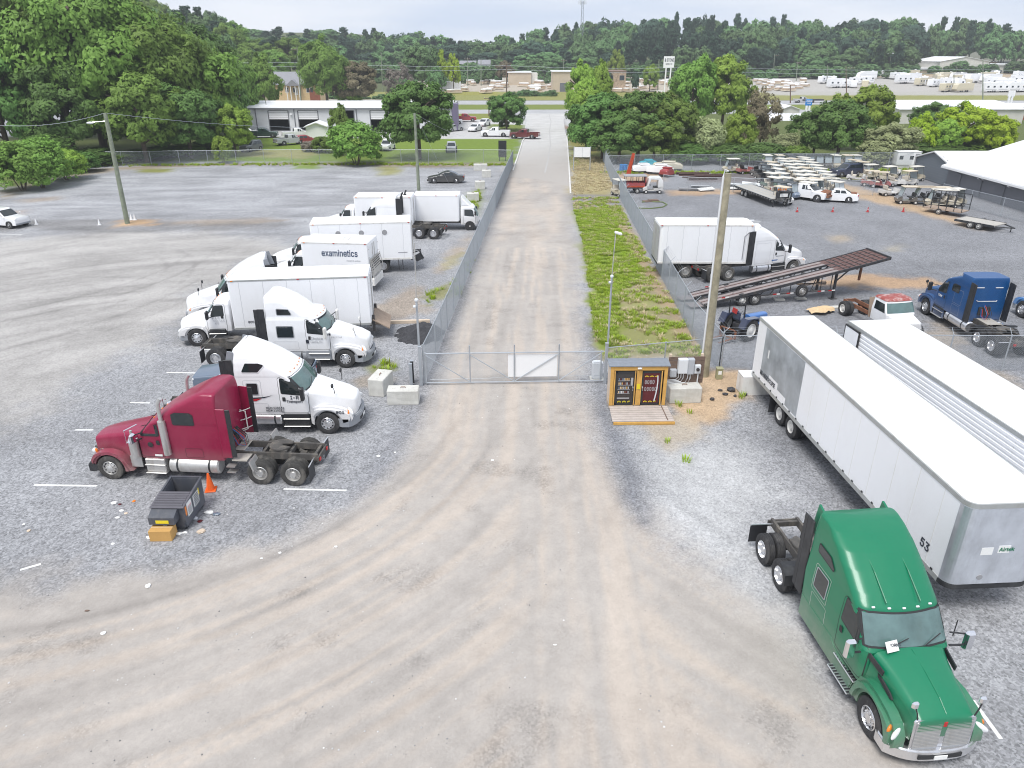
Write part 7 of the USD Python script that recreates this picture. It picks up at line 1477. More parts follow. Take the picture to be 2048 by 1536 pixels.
for k in range(4):
    c_ = np.array([.8*math.sin(k*2), .5*math.cos(k*1.7), .45+.1*k]); MB().tube([c_+[.34*math.cos(a), .1*k*math.sin(a)*.4, .34*math.sin(a)] for a in np.linspace(0, 2*PI, 16)[:-1]], .03, 5, True).build('wheel', 'alloy', t)
MB().tube([(-.6, 0, .5), (0, .2, 1.0), (.7, .1, .5), (0, 0, .4), (0, .2, 1.0)], .03).build('frame', 'hose_green', t)
# ------------------------------------------------------------------ buildings
def ribbed(name, col, scale=9., rough=.5, metal=0., axis='x'):
    n = {'tc': ('texture_coordinate', {}), 'w': ('wave_texture', {'wave_type': 'bands', 'bands_direction': axis, 'scale': scale}), 'b': ('bump', {'strength': .5, 'distance': .03}), 'nz': ('noise_texture', {'scale': .35, 'detail': 6.0}), 'r': ('rgb_ramp', {'ramp': [(.3, tuple(c*.86 for c in col)), (.7, col)]}), 'p': ('principled_bsdf', {'roughness': rough, 'metallic': metal})}
    MATS[name] = usdkit.material(stage, f'/World/Looks/{name}', n, [('tc.object', 'w.vector'), ('w.fac', 'b.height'), ('b.normal', 'p.normal'), ('tc.object', 'nz.vector'), ('nz.fac', 'r.fac'), ('r.color', 'p.base_color')], surface='p.BSDF')
ribbed('shop_wall', (.74, .75, .76)); ribbed('metal_roof_white', (.84, .84, .85), 6); ribbed('shed_grey', (.21, .215, .24), 9); ribbed('tan_wall', (.60, .50, .38), 6); ribbed('cream_wall', (.70, .68, .62), 6)
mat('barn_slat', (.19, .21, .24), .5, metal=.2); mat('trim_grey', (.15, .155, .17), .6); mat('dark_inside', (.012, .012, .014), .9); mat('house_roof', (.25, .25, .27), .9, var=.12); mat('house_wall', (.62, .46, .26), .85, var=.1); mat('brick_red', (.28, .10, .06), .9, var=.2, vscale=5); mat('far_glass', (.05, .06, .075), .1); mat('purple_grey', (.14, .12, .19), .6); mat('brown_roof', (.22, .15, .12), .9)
mat('field_stone', (.40, .30, .22), .9, var=.45, vscale=1.6)
def bld(name, label, cat, origin, rot): return thing(name, label, cat, (origin[0], origin[1], origin[2]), rot)
def zed(px, py, dist): return float(D(px, py, dist)[2])
def window(t, x0, x1, y, z0, z1, frame='tail_white', name='window'):
    w_ = MB().b(x0, x1, y-.05, y+.02, z0, z1).build(name, frame, t); MB().b(x0+.1, x1-.1, y-.07, y-.05, z0+.1, z1-.1).build('pane', 'far_glass', w_)
def gable(t, x0, x1, y0, y1, z0, z1, zr, wall, roof, along='x', over=.4):
    MB().b(x0, x1, y0, y1, z0, z1).build('wall', wall, t)
    if along == 'x':
        m = (y0+y1)/2; MB().add(prism_x([(y0, z1), (y1, z1), (m, zr)], x0+.01, x1-.01)).build('gable_wall', wall, t)
        for a, s in ((y0-over, 1), (y1+over, -1)): zz = z1-(zr-z1)*over/((y1-y0)/2); MB().add(prism_x([(a, zz), (m, zr), (m, zr+.14), (a, zz+.14)], x0-over, x1+over)).build('roof', roof, t)
    else:
        m = (x0+x1)/2; MB().add(prism_y([(x0, z1), (x1, z1), (m, zr)], y0+.01, y1-.01)).build('gable_wall', wall, t)
        for a in (x0-over, x1+over): zz = z1-(zr-z1)*over/((x1-x0)/2); MB().add(prism_y([(a, zz), (m, zr), (m, zr+.14), (a, zz+.14)], y0-over, y1+over)).build('roof', roof, t)
# workshop with roll up doors
dist = 161.5; x0, x1 = D(499, 262, dist)[0], D(905, 262, dist)[0]; ze = zed(500, 217, dist); t = bld('workshop', 'long low pale metal workshop with half raised roll up doors across the back lot', 'building', (x0, dist, 0), 0); W = x1-x0
px2x = lambda px: D(px, 240, dist)[0]-x0
doors = [(538, 578), (597, 637), (677, 709), (741, 780), (800, 838)]; e = [0]+[px2x(p) for d_ in doors for p in d_]+[W]; zd = ze-.45
for k in range(0, len(e), 2): MB().b(e[k], e[k+1], 0, .25, 0, zd).build('front_wall', 'shop_wall', t)
MB().b(0, W, 0, .25, zd, ze).build('wall_head', 'shop_wall', t); MB().b(0, .25, .25, 20, 0, ze).build('side_wall', 'shop_wall', t); MB().b(W-.25, W, .25, 20, 0, ze).build('side_wall', 'shop_wall', t); MB().b(.25, W-.25, 19.8, 20, 0, ze).build('back_wall', 'shop_wall', t)
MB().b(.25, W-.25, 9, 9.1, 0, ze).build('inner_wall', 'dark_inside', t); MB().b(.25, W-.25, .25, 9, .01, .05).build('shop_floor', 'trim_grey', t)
for k, d_ in enumerate(doors):
    a, b = px2x(d_[0]), px2x(d_[1]); zo = zd-(zd*(.42 if k != 2 else .02)); dr = sub('roll_up_door', t)
    for j in range(4):
        if k != 2: MB().b(a, b, .08, .14, zo+(zd-zo)*j/4+.02, zo+(zd-zo)*(j+1)/4-.02).build('door_panel', 'tail_white', dr)
    for q in (a, b): MB().b(q-.09, q+.09, -.03, .02, 0, zd).build('door_trim', 'trim_grey', t)
    MB().b(a, b, -.03, .02, zd, zd+.1).build('door_trim', 'trim_grey', t)
for px in (513, 590, 714, 850): MB().b(px2x(px)-.08, px2x(px)+.08, -.14, 0, 0, ze).build('downpipe', 'trim_grey', t)
MB().b(-.5, W+.4, -.45, -.2, ze-.12, ze+.10).build('gutter', 'trim_grey', t)
for y0, y1, za, zb in ((-.3, 10, ze+.05, ze+.85), (10, 20.4, ze+.85, ze+.05)): MB().add(prism_x([(y0, za), (y1, zb), (y1, zb+.1), (y0, za+.1)], -.5, W+.4)).build('roof', 'metal_roof_white', t)
MB().b(W, W+1.2, -.6, 3, .2, ze+.9).build('sign_facade', 'purple_grey', t)
MB().cyl((3, 4, ze+.3), (3, 4, ze+1.3), .15, 8).build('vent_pipe', 'alloy', t); MB().box((9.2, -.2, ze-1.1), (.4, .4, .3)).build('wall_lamp', 'tail_white', t)
p = G(635, 278); t = bld('canopy_shelter', 'small white gabled shelter in front of the workshop', 'shelter', (p[0], p[1], 0), .1); gable(t, -2, 2, 0, 4.5, .0, 2.2, 2.9, 'tail_white', 'metal_roof_white', 'y')
# house
dist = 246; o = D(545, 190, dist); s = D(640, 190, dist)[0]-o[0]; t = bld('house', 'tan and brick house with wide grey roof beyond the workshop', 'house', (o[0], dist, o[2]), 0); h = 3.0
MB().b(0, s, 0, 11, -3, h).build('wall', 'house_wall', t); MB().b(s-3.2, s+.02, -.06, 0, -3, h*.55).build('brick_panel', 'brick_red', t)
for a, b in (((-.6, h-.1), (5.5, h+3.4)), ((11.6, h-.1), (5.5, h+3.4))): MB().add(prism_x([a, b, (b[0], b[1]+.2), (a[0], a[1]+.2)], -.6, s+.6)).build('roof', 'house_roof', t)
MB().add(prism_y([(s*.32, h-.3), (s*.62, h-.3), (s*.47, h+1.5)], -1.6, 3)).build('porch_gable', 'house_roof', t)
for x in (s*.34, s*.42, s*.52, s*.6): MB().b(x-.12, x+.12, -1.5, -1.3, -2, h-.3).build('porch_column', 'tail_white', t)
for x in (s*.28, s*.44, s*.72, s*.8): window(t, x, x+1.1, 0, .7, 2.2)
MB().b(s*.47, s*.47+1.1, -.05, .02, 0, 2.2).build('door', 'tail_white', t)
# far side of the highway
dist = 335; o = D(1016, 167, dist); s = D(1075, 167, dist)[0]-o[0]; t = bld('storage_building', 'plain tan flat roofed building in the stone yard', 'building', (o[0], dist, o[2]-1), 0); hh = zed(1016, 146, dist)-o[2]+1
MB().b(0, s*.78, 0, 12, 0, hh).build('wall', 'tan_wall', t); MB().b(s*.78, s, 1, 12, 0, hh*.98).build('side_wing', 'cream_wall', t); MB().b(-.3, s*.78+.2, -.3, 12.3, hh, hh+.4).build('roof', 'metal_roof_white', t); MB().b(-2.5, -.3, 2, 8, 0, hh*.6).build('lean_to', 'cream_wall', t)
dist = 300; o = D(1105, 182, dist); s = D(1250, 182, dist)[0]-o[0]; t = bld('stone_building', 'stone and metal walled building behind the roadside trees', 'building', (o[0], dist, o[2]-1), 0); hh = zed(1105, 144, dist)-o[2]+1
MB().b(0, s*.5, 0, 14, 0, hh).build('metal_wall', 'tan_wall', t); MB().b(s*.5, s, -.5, 14, 0, hh*1.02).build('stone_wall', 'field_stone', t); MB().b(-.4, s*.5, -.4, 14.4, hh, hh+.3).build('roof', 'metal_roof_white', t); MB().b(s*.5, s+.2, -.7, 14.4, hh*1.02, hh*1.02+.3).build('roof', 'brown_roof', t)
for k in range(2): window(t, s*.76+k*4.2, s*.76+k*4.2+1.8, -.5, hh*.62, hh*.85, 'trim_grey')
MB().b(s*.86, s*.9, -.56, -.5, 0, hh*.3).build('door', 'trim_grey', t); MB().b(s*.1, s*.2, -.06, 0, 0, hh*.5).build('door', 'trim_grey', t)
for k, (px, py, wpx, hpx, dist, m, r, lab) in enumerate(((935, 134, 30, 10, 400, 'tail_white', 'house_roof', 'small white far house left of the highway end'), (968, 137, 22, 14, 400, 'cream_wall', 'house_roof', 'pale far building on the slope'), (1082, 148, 34, 13, 380, 'cream_wall', 'brown_roof', 'low brown roofed house behind the stone yard'), (905, 133, 16, 10, 420, 'tail_white', 'house_roof', 'tiny white far house at the wood edge'))):
    o = D(px-wpx/2, py, dist); s = wpx*dist*.94/F_PX; t = bld('house', lab, 'house', (o[0], dist, o[2]-1), 0); gable(t, 0, s, 0, 8, -2, hpx*.5*dist/F_PX+1, hpx*dist/F_PX+1, m, r); window(t, s*.2, s*.35, 0, 1.5, 2.8); window(t, s*.6, s*.75, 0, 1.5, 2.8)
o = D(872, 184, 312); t = bld('box_trailer', 'white box trailer parked at the stone yard beyond the highway', 'trailer', (o[0], 312, o[2]-.2), 0); MB().b(0, 9.8, 0, 2.5, 1.0, 4.0, .05).build('body', 'white_body', t); MB().b(1, 8, .4, 2.1, .6, 1.0).build('chassis', 'dark_steel', t); [wheel(t, x, y, -1 if y < 1 else 1) for x in (1.5, 2.8) for y in (.3, 2.2)]
# white roofed buildings behind the right hand trees
dist = 186; o = D(1588, 262, dist); s = D(1660, 262, dist)[0]-o[0]; t = bld('white_building', 'white roofed building showing between the right hand trees', 'building', (o[0]-6, dist, 0), 0); gable(t, 0, s+8, 0, 14, 0, zed(1588, 243, dist), zed(1600, 228, dist+7), 'cream_wall', 'metal_roof_white')
o = D(1560, 230, 205); t = bld('white_building', 'small white gable building behind the dark sparse tree', 'building', (o[0], 205, 0), 0); gable(t, 0, 5, 0, 8, 0, zed(1560, 219, 205), zed(1572, 212, 205), 'cream_wall', 'metal_roof_white', 'y')
dist = 178; o = D(1795, 245, dist); s = D(1905, 245, dist)[0]-o[0]; t = bld('white_building', 'wide white building with shallow roof at the right behind bright trees', 'building', (o[0], dist, 0), 0); gable(t, 0, s+16, 0, 26, 0, zed(1800, 219, dist), zed(1880, 201, dist+13), 'cream_wall', 'metal_roof_white')
MB().b(s*.42, s*.42+.3, -.2, 0, 0, zed(1800, 219, dist)).build('downpipe', 'trim_grey', t)
o = D(2012, 240, 188); t = bld('brick_building', 'red brick end wall with white roof at the right edge', 'building', (o[0], 188, 0), 0); MB().b(0, 12, 0, 14, 0, zed(2012, 217, 188)).build('wall', 'brick_red', t); MB().b(-12, 13, -.5, 15, zed(2012, 217, 188), zed(2012, 214, 188)).build('roof', 'metal_roof_white', t)
# grey barn and big shed at the right edge
L_, R_ = G(1826, 352), G(1893, 373); ang = math.atan2(R_[1]-L_[1], R_[0]-L_[0]); bw = float(np.hypot(*(R_-L_)[:2])); t = bld('barn', 'dark grey slatted barn with pale metal roof at the right', 'building', L_, ang); hz = zed(1833, 314, L_[1]); hr = zed(1868, 304, (L_[1]+R_[1])/2)
gable(t, 0, bw, .05, 16, 0, hz, hr, 'shed_grey', 'metal_roof_white', 'y', .3)
for k in range(11):
    z = .1+k*(hr-.4)/11; u = 0 if z < hz else (z-hz)/(hr-hz)*bw/2; MB().add(prism_x([(.05, z), (-.0, z), (.03, z+(hr-.4)/11-.03), (.05, z+(hr-.4)/11-.03)], u+.05, bw-u-.05)).build('slat', 'barn_slat', t)
for s in (0, bw): MB().b(s-.08, s+.08, -.06, .05, 0, hz).build('corner_trim', 'trim_grey', t)
C0, C1 = G(1889, 374), G(2075, 432); ang = math.atan2(C1[1]-C0[1], C1[0]-C0[0]); hz = zed(1889, 330, C0[1]); t = bld('big_shed', 'large dark grey shed with broad white roof at the right edge', 'building', C0, ang); L = float(np.hypot(*(C1-C0)[:2]))+14
MB().b(0, L, 0, 22, 0, hz).build('wall', 'shed_grey', t)
for a, b in (((-.9, hz-.15), (11, hz+3.6)), ((22.9, hz-.15), (11, hz+3.6))): MB().add(prism_x([a, b, (b[0], b[1]+.15), (a[0], a[1]+.15)], -.1, L)).build('roof', 'metal_roof_white', t)
MB().add(prism_x([(0, hz), (22, hz), (11, hz+3.6)], .01, L-.01)).build('gable_wall', 'shed_grey', t); MB().b(-.1, L, -1.0, -.88, hz-.3, hz-.08).build('gutter', 'tail_white', t)
for x in np.arange(3, L, 4.2): MB().tube([(x, -.9, hz-.3), (x, -.08, hz-.7), (x, -.08, 0)], .05, 5).build('downpipe', 'trim_grey', t)
for x in (6.5, 7.2, 12): MB().box((x, -.12, hz-.55), (.35, .2, .22)).build('flood_lamp', 'tail_white', t)
# dealership hall
dist = 415; o = D(1842, 150, dist); s = D(2036, 150, dist)[0]-o[0]; t = bld('dealer_hall', 'pale hall with three tall bay doors behind the vehicle lot', 'building', (o[0], dist, o[2]-2), 0); hh = zed(1900, 123, dist)-o[2]+2
gable(t, s*.17, s*.67, 0, 30, 0, hh, hh+2.2, 'cream_wall', 'metal_roof_white', 'y'); MB().b(s*.67, s, 3, 28, 0, hh*.78).build('wing', 'cream_wall', t); MB().b(s*.66, s+1, 2.5, 28.5, hh*.78, hh*.86).build('wing_roof', 'metal_roof_white', t); MB().b(0, s*.17, 4, 26, 0, hh*.55).build('low_wing', 'tan_wall', t); MB().b(-.5, s*.18, 3.5, 26, hh*.55, hh*.62).build('wing_roof', 'metal_roof_white', t)
for f in (.36, .46, .57): MB().b(s*f, s*f+5, -.1, .05, 0, hh*.72).build('bay_door', 'far_glass', t)
for f in (.72, .80, .88, .95): window(t, s*f, s*f+3, 3, hh*.2, hh*.5, 'trim_grey')
# ------------------------------------------------------------------ campers and stock of the far yards
def camper_kit(name, L, h, nose, body='white_body'):
    k = proto(name); m = prism_y(sg.Polygon([(0, .5), (L, .5), (L+nose*.3, 1.1), (L-.1, h*.8), (L-nose, h), (.1, h), (0, h-.2)]).buffer(-.1).buffer(.1), -1.2, 1.2, .05); obj('body', m, body, k)
    for x in np.linspace(.8, L-1.2, max(2, int(L/2))): MB().b(x, x+.8, -1.22, -1.19, 1.7, 2.3).build('window', 'far_glass', k)
    MB().b(.3, L-.3, -1.215, -1.19, 1.05, 1.25).build('stripe', 'decal_grey', k); MB().b(L*.5, L*.5+.75, -1.225, -1.2, .7, 2.4).build('door', 'tail_white', k)
    for x in (L*.35, L*.35+.9):
        for y in (-1, 1): MB().cyl((x, y*1.1, .38), (x, y*1.24, .38), .36, 12).build('wheel', 'rubber', k)
    MB().b(1.5, 2.2, -.35, .35, h, h+.28, .04).build('roof_unit', 'tail_white', k); MB().tube([(L, 0, .5), (L+1.2, 0, .5)], .07).build('hitch', 'dark_steel', k); return k
CK = [camper_kit('camper', 7.5, 3.0, .7), camper_kit('tall_camper', 9.5, 3.6, 2.2), camper_kit('small_camper', 5.2, 2.7, .6), camper_kit('cream_camper', 8, 3.1, .8, 'cart_cream')]
rs = random.Random(21)
for q_, px, py, r in [(f'{ORD[i % 16]} from the left in the {w_} row', x+rs.uniform(-5, 5), y+rs.uniform(-1.5, 1.5), rs.choice((.1, .2, .6, 1.2, PI+.3))) for w_, (y, xs) in zip(('nearest right hand', 'second right hand', 'third', 'fourth', 'farthest', 'nearest left hand', 'second left hand'), ((186, range(1885, 2060, 26)), (178, range(1830, 2060, 27)), (171, range(1790, 2060, 29)), (164, range(1745, 2060, 31)), (158, range(1730, 1860, 36)), (180, range(1650, 1730, 26)), (172, range(1640, 1740, 28)))) for i, x in enumerate(xs)]:
    p = D(px, py, 300+(186-py)*3.0); z = T(p[0], p[1]); copy_of(rs.choice(CK), 'camper', 'white camper in the far lot, '+q_, 'camper', (p[0], p[1], z), r, 'campers in the lot beyond the highway')
sp = proto('stone_pallet')
for k in range(3): MB().box((0, 0, .25+.3*k), (2.4-.3*k, 2.0-.25*k, .28), (0, 0, .2*k), .05).build('stone_layer', ('cart_top_cream', 'field_stone', 'white_roof')[k], sp)
for k in range(120):
    px = rs.choice((rs.uniform(885, 1010), rs.uniform(1030, 1165), rs.uniform(1225, 1350), rs.uniform(1510, 1610))); py = rs.uniform(158, 183); p = D(px, py, 292+(183-py)*2.6)
    copy_of(sp, 'stone_pallet', 'pallet of pale building stone in the yard beyond the highway', 'stone pallet', (p[0], p[1], T(p[0], p[1])), rs.uniform(0, 3), 'stone pallets beyond the highway', (rs.uniform(.8, 2.6), rs.uniform(.8, 1.6), rs.uniform(.7, 2.0)))
for lab, px, py, st, m, r in (('silver pickup towing a trailer on the far carriageway', 1607, 193, 'pickup', 'car_silver', .05), ('red pickup at the back of the vehicle lot', 1602, 150, 'pickup', 'car_red', .2), ('green pickup at the back of the vehicle lot', 1622, 150, 'pickup', 'cart_green', .2), ('dark car on the bare slope behind the lot', 1655, 146, 'sedan', 'car_dark_red', .1)):
    p = D(px, py, 252 if py > 180 else 390); car('pickup' if st == 'pickup' else 'parked_car', lab, 'pickup' if st == 'pickup' else 'car', st, m, (p[0], p[1], T(p[0], p[1])), r)
p = D(1628, 195, 252); t = thing('flat_trailer', 'grey trailer hooked behind the silver pickup on the far carriageway', 'trailer', (p[0]-1, p[1], 0), .05); MB().b(-3, 4, -1, 1, .7, 1.1).build('deck', 'dark_steel', t); [MB().cyl((x, -1.1, .4), (x, 1.1, .4), .38, 10).build('wheel', 'rubber', t) for x in (-.5, .5)]
def board_sign(label, px, ytop, ybot, yg, wpx, dist, m, txt=None, tm='decal_black'):
    o = D(px, yg, dist); k = dist*.93/F_PX; t = thing('store_sign', label, 'sign', (o[0], dist, o[2]), 0); h1, h0, w = (yg-ytop)*k, (yg-ybot)*k, wpx*k/2
    MB().b(-w, w, -.2, .2, h0, h1, .05).build('panel', m, t)
    for x in (-w*.45, w*.45): MB().b(x-.22, x+.22, -.2, .2, -3, h0).build('leg', 'tail_white', t)
    if txt: obj('lettering', lettering(txt[0], (h1-h0)*.26, (-w*.85, -.22, h0+(h1-h0)*.55), 0, .02, True, w*1.7), tm, t); obj('lettering', lettering(txt[1], (h1-h0)*.12, (-w*.6, -.22, h0+(h1-h0)*.28), 0, .02, True, w*1.2), tm, t)
board_sign('tall white roadside sign lettered STONE on two white legs', 1334, 118, 139, 172, 21, 290, 'tail_white', ('& STONE', 'SUPPLY CO'))
board_sign('blue and white roadside sign near the highway', 1614, 200, 212, 227, 13, 205, 'barrel_blue', ('OPEN', 'STORE'), 'tail_white'); board_sign('white framed sign on tall legs at the right edge', 2018, 184, 194, 208, 13, 215, 'tail_white')
# ------------------------------------------------------------------ trees
def leaf_mat(name, col, rnd=.22, trans=.3, pop=.5):
    n = {'g': ('geometry', {}), 'oi': ('object_info', {}), 'tc': ('texture_coordinate', {}), 'n': ('noise_texture', {'scale': .55, 'detail': 3.0}),
         'a': ('math', {'math_type': 'multiply_add', 'value2': pop, 'value3': 1-pop/2}), 'b': ('math', {'math_type': 'multiply_add', 'value2': 2*rnd, 'value3': -rnd}), 'd': ('math', {'math_type': 'multiply_add', 'value2': 1.0, 'value3': -.40}),
         's1': ('math', {'math_type': 'add'}), 's2': ('math', {'math_type': 'add'}), 'hu': ('math', {'math_type': 'multiply_add', 'value2': .028, 'value3': .474}), 'h': ('hsv', {'color': col}),
         'p': ('principled_bsdf', {'roughness': .55, 'specular_ior_level': .3}), 't': ('translucent_bsdf', {}), 'm': ('mix_closure', {'fac': trans})}
    MATS[name] = usdkit.material(stage, f'/World/Looks/{name}', n, [('g.random_per_island', 'a.value1'), ('oi.random', 'b.value1'), ('tc.object', 'n.vector'), ('n.fac', 'd.value1'), ('a.value', 's1.value1'), ('b.value', 's1.value2'), ('s1.value', 's2.value1'), ('d.value', 's2.value2'), ('s2.value', 'h.value'),
        ('oi.random', 'hu.value1'), ('hu.value', 'h.hue'), ('h.color', 'p.base_color'), ('h.color', 't.color'), ('p.BSDF', 'm.closure1'), ('t.BSDF', 'm.closure2')], surface='m.closure')
for n_, c_ in (('leaf_deep', (0.128, 0.259, 0.059)), ('leaf_mid', (0.193, 0.352, 0.0622)), ('leaf_bright', (0.352, 0.507, 0.031)), ('leaf_fresh', (0.279, 0.458, 0.0655)), ('leaf_pine', (0.0634, 0.124, 0.0774)), ('leaf_far', (0.14, 0.27, 0.0983)), ('leaf_pale', (0.426, 0.508, 0.246)), ('leaf_brown', (0.279, 0.253, 0.14)), ('leaf_grey', (0.294, 0.262, 0.212))): leaf_mat(n_, c_)
mat('bark', (.12, .095, .07), .95, var=.3, vscale=3); mat('bark_pale', (.24, .2, .16), .95, var=.3, vscale=3)
def leaves(c, nrm_, size, rs):
    """one four-sided leaf per centre, roughly facing nrm_"""
    n = len(c); nrm_ = nrm_/np.linalg.norm(nrm_, axis=1, keepdims=True)
    a = rs.normal(size=(n, 3)); a -= (a*nrm_).sum(1)[:, None]*nrm_; a /= np.linalg.norm(a, axis=1, keepdims=True); b = np.cross(nrm_, a); s = size*(.6+.8*rs.rand(n))[:, None]
    V = np.stack([c-a*s, c+b*s*.55-nrm_*s*.15, c+a*s, c-b*s*.55-nrm_*s*.15], 1).reshape(-1, 3); i = 4*np.arange(n)[:, None]
    return trimesh.Trimesh(V, np.concatenate([i+[0, 1, 2], i+[0, 2, 3]], 1).reshape(-1, 3), process=False)
def crown_mesh(kind, seed, nl, size):
    """crown for a tree ten metres tall and ten wide"""
    rs = np.random.RandomState(seed); C, N = [], []
    if kind == 'pine':
        for k in range(64):
            z = 4.0+5.7*rs.rand()**.9; R = 2.3*(1-((z-4)/6.3))**.55+.45; a = rs.rand()*2*PI; r = R*(.3+.9*rs.rand()); cc = np.array([r*math.cos(a), r*math.sin(a), z]); m = nl//64
            q = rs.normal(size=(m, 3)); q /= np.linalg.norm(q, axis=1, keepdims=True); q *= (rs.rand(m, 1)**.4); C.append(cc + q*[.95, .95, .42]); N.append(q*[.6, .6, 1]+[0, 0, .45]+rs.normal(size=(m, 3))*.35)
    else:
        base, flat, kk = dict(round=(.9, 1.0, 130), oval=(.6, 1.0, 110), bush=(-.4, 1.0, 150), spread=(1.0, .9, 230), sparse=(1.0, 1.0, 60))[kind]
        cz, rz = (10+base)/2, (10-base)/2; rx = 5.0
        for k in range(kk):
            v = rs.normal(size=3); v /= np.linalg.norm(v)
            if v[2] < -.75: v[2] *= -.3; v /= np.linalg.norm(v)
            if kind == 'bush' and v[2] < 0: v[:2] /= np.hypot(*v[:2])+1e-6
            lump = .78+(.70 if kind != 'bush' else .3)*(meshkit.noise(v*2.1+seed, 1)-.36); f = lump*(.62+.36*rs.rand()**.45)
            if kind == 'oval': prof = 1-.45*max(0, v[2])**1.3
            else: prof = 1
            cc = np.array([v[0]*rx*f*prof, v[1]*rx*f*prof, cz+v[2]*rz*f]); m = max(8, nl//kk); cr = (.86 if kind != 'bush' else 1.0)*(.6+.75*rs.rand())
            q = rs.normal(size=(m, 3)); q /= np.linalg.norm(q, axis=1, keepdims=True); q *= (.55+.45*rs.rand(m, 1)); q[:, 2] *= .75
            C.append(cc+q*cr); N.append(q+v*.7+[0, 0, .5]+rs.normal(size=(m, 3))*.4)
    return leaves(np.vstack(C), np.vstack(N), size, rs)
def trunk_mesh(kind, seed):
    rs = np.random.RandomState(seed+99); mb = MB(); h = 7 if kind != 'pine' else 9.6
    if kind == 'bush':
        for k in range(5): a = rs.rand()*6.28; mb.cyl((.2*math.cos(a), .2*math.sin(a), -.3), (1.6*math.cos(a), 1.6*math.sin(a), 4.5), .12, 5, .04)
        return mb.mesh()
    r0 = .30 if kind != 'pine' else .19; mb.cyl((0, 0, -.6), (.1, 0, h*.5), r0, 8, r0*.7).cyl((.1, 0, h*.5), (0, .1, h), r0*.7, 8, .05)
    for k in range(8 if kind != 'pine' else 14):
        a = k*2.4+rs.rand(); z = h*(.28+.6*rs.rand()); l = (2.6+1.4*rs.rand()) if kind != 'pine' else 1.5; up = 1.8 if kind != 'pine' else .3
        mb.tube([(0, 0, z), (l*.5*math.cos(a), l*.5*math.sin(a), z+up*.6), (l*math.cos(a), l*math.sin(a), z+up)], .09 if kind != 'pine' else .05, 5)
    return mb.mesh()
TK, MESHES = {}, {}
def tree_kit(kind, leaf, var):
    key = (kind, leaf, var)
    if key not in TK:
        near = leaf in ('leaf_deep', 'leaf_mid', 'leaf_bright', 'leaf_fresh', 'leaf_pale', 'leaf_brown', 'leaf_grey')
        nl = dict(round=17000, oval=12000, bush=9000, spread=34000, sparse=3600, pine=3000)[kind]; size = dict(round=.24, oval=.25, bush=.27, spread=.165, sparse=.26, pine=.34)[kind]
        if leaf in ('leaf_far', 'leaf_pine') and kind != 'pine': nl, size = 3600, .50
        k = proto('tree'); mk = (kind, var, nl)
        if mk not in MESHES: MESHES[mk] = crown_mesh(kind, 17*var+len(kind), nl, size)
        obj('crown', MESHES[mk], leaf, k); obj('trunk', trunk_mesh(kind, var), 'bark' if leaf != 'leaf_grey' else 'bark_pale', k); TK[key] = k
    return TK[key]
rt = random.Random(5)
KN = dict(round='tree', oval='tree', bush='shrub', spread='tree', sparse='tree', pine='pine_tree')
def tree(kind, leaf, px, dist, ytop, wpx, label, group=None, ybase=None):
    p = D(px, 100, dist); x, y = p[0], p[1]; z0 = T(x, y) if ybase is None else max(0, zed(px, ybase, dist)); zt = zed(px, ytop, dist); fw = dist*math.cos(PITCH)+8*math.sin(PITCH)
    h = max(1.0, zt-z0); w = wpx*fw/F_PX
    copy_of(tree_kit(kind, leaf, rt.randrange(2)), KN[kind], label, 'shrub' if kind == 'bush' else 'tree', (x, y, z0), rt.uniform(0, 6.28), group, (w/10, w/10, h/10))
# the dark mass at the left
for k, (kind, leaf, px, dist, yt, w, lab) in enumerate((('spread', 'leaf_mid', 25, 122, -95, 300, 'huge green tree at the left edge rising out of the picture'), ('spread', 'leaf_mid', 165, 120, -70, 290, 'huge spreading tree above the leaning pole, tallest of the left mass'), ('spread', 'leaf_mid', 295, 126, -12, 250, 'huge tree right of the leaning pole'), ('round', 'leaf_mid', 385, 130, 78, 170, 'tree on the right flank of the left mass'),
        ('round', 'leaf_deep', 100, 113, 95, 190, 'dark lower tree in the left mass before the trunks'), ('round', 'leaf_mid', 250, 114, 130, 180, 'lower rounded tree behind the leaning pole top'), ('round', 'leaf_deep', 345, 119, 165, 150, 'dark low tree at the foot of the left mass'), ('round', 'leaf_deep', 425, 140, 118, 110, 'dense green tree left of the workshop'), ('round', 'leaf_mid', 462, 166, 108, 90, 'tree touching the left end of the workshop'),
        ('oval', 'leaf_mid', 515, 192, 100, 80, 'tall tree behind the workshop left corner'), ('round', 'leaf_fresh', 440, 122, 205, 80, 'small fresh green tree at the foot of the left mass'), ('round', 'leaf_deep', -40, 112, 60, 220, 'dark tree cut by the left edge'), ('spread', 'leaf_deep', 230, 150, -20, 260, 'dark tree behind the left mass'), ('spread', 'leaf_deep', 60, 150, -60, 280, 'dark tree far behind the left edge'), ('spread', 'leaf_deep', 370, 155, 40, 200, 'dark tall tree behind the right flank of the left mass'))): tree(kind, leaf, px, dist, yt, w, lab)
for k, (px, dist, yt, w, leaf) in enumerate(((15, 92, 268, 130, 'leaf_mid'), (70, 98, 288, 100, 'leaf_fresh'), (-30, 90, 275, 130, 'leaf_mid'), (110, 105, 300, 80, 'leaf_deep'), (140, 111, 292, 90, 'leaf_deep'), (190, 113, 298, 80, 'leaf_mid'), (235, 116, 295, 80, 'leaf_deep'), (290, 119, 290, 90, 'leaf_deep'), (340, 121, 285, 80, 'leaf_mid'), (40, 106, 262, 120, 'leaf_deep'), (390, 126, 272, 70, 'leaf_deep'), (450, 138, 262, 60, 'leaf_mid'), (470, 142, 268, 40, 'leaf_fresh'))): tree('bush', leaf, px, dist, yt, w, f'leafy shrub in the bank of bushes at the left, {ORD[k]} from the near edge', 'shrubs in the bank at the left')
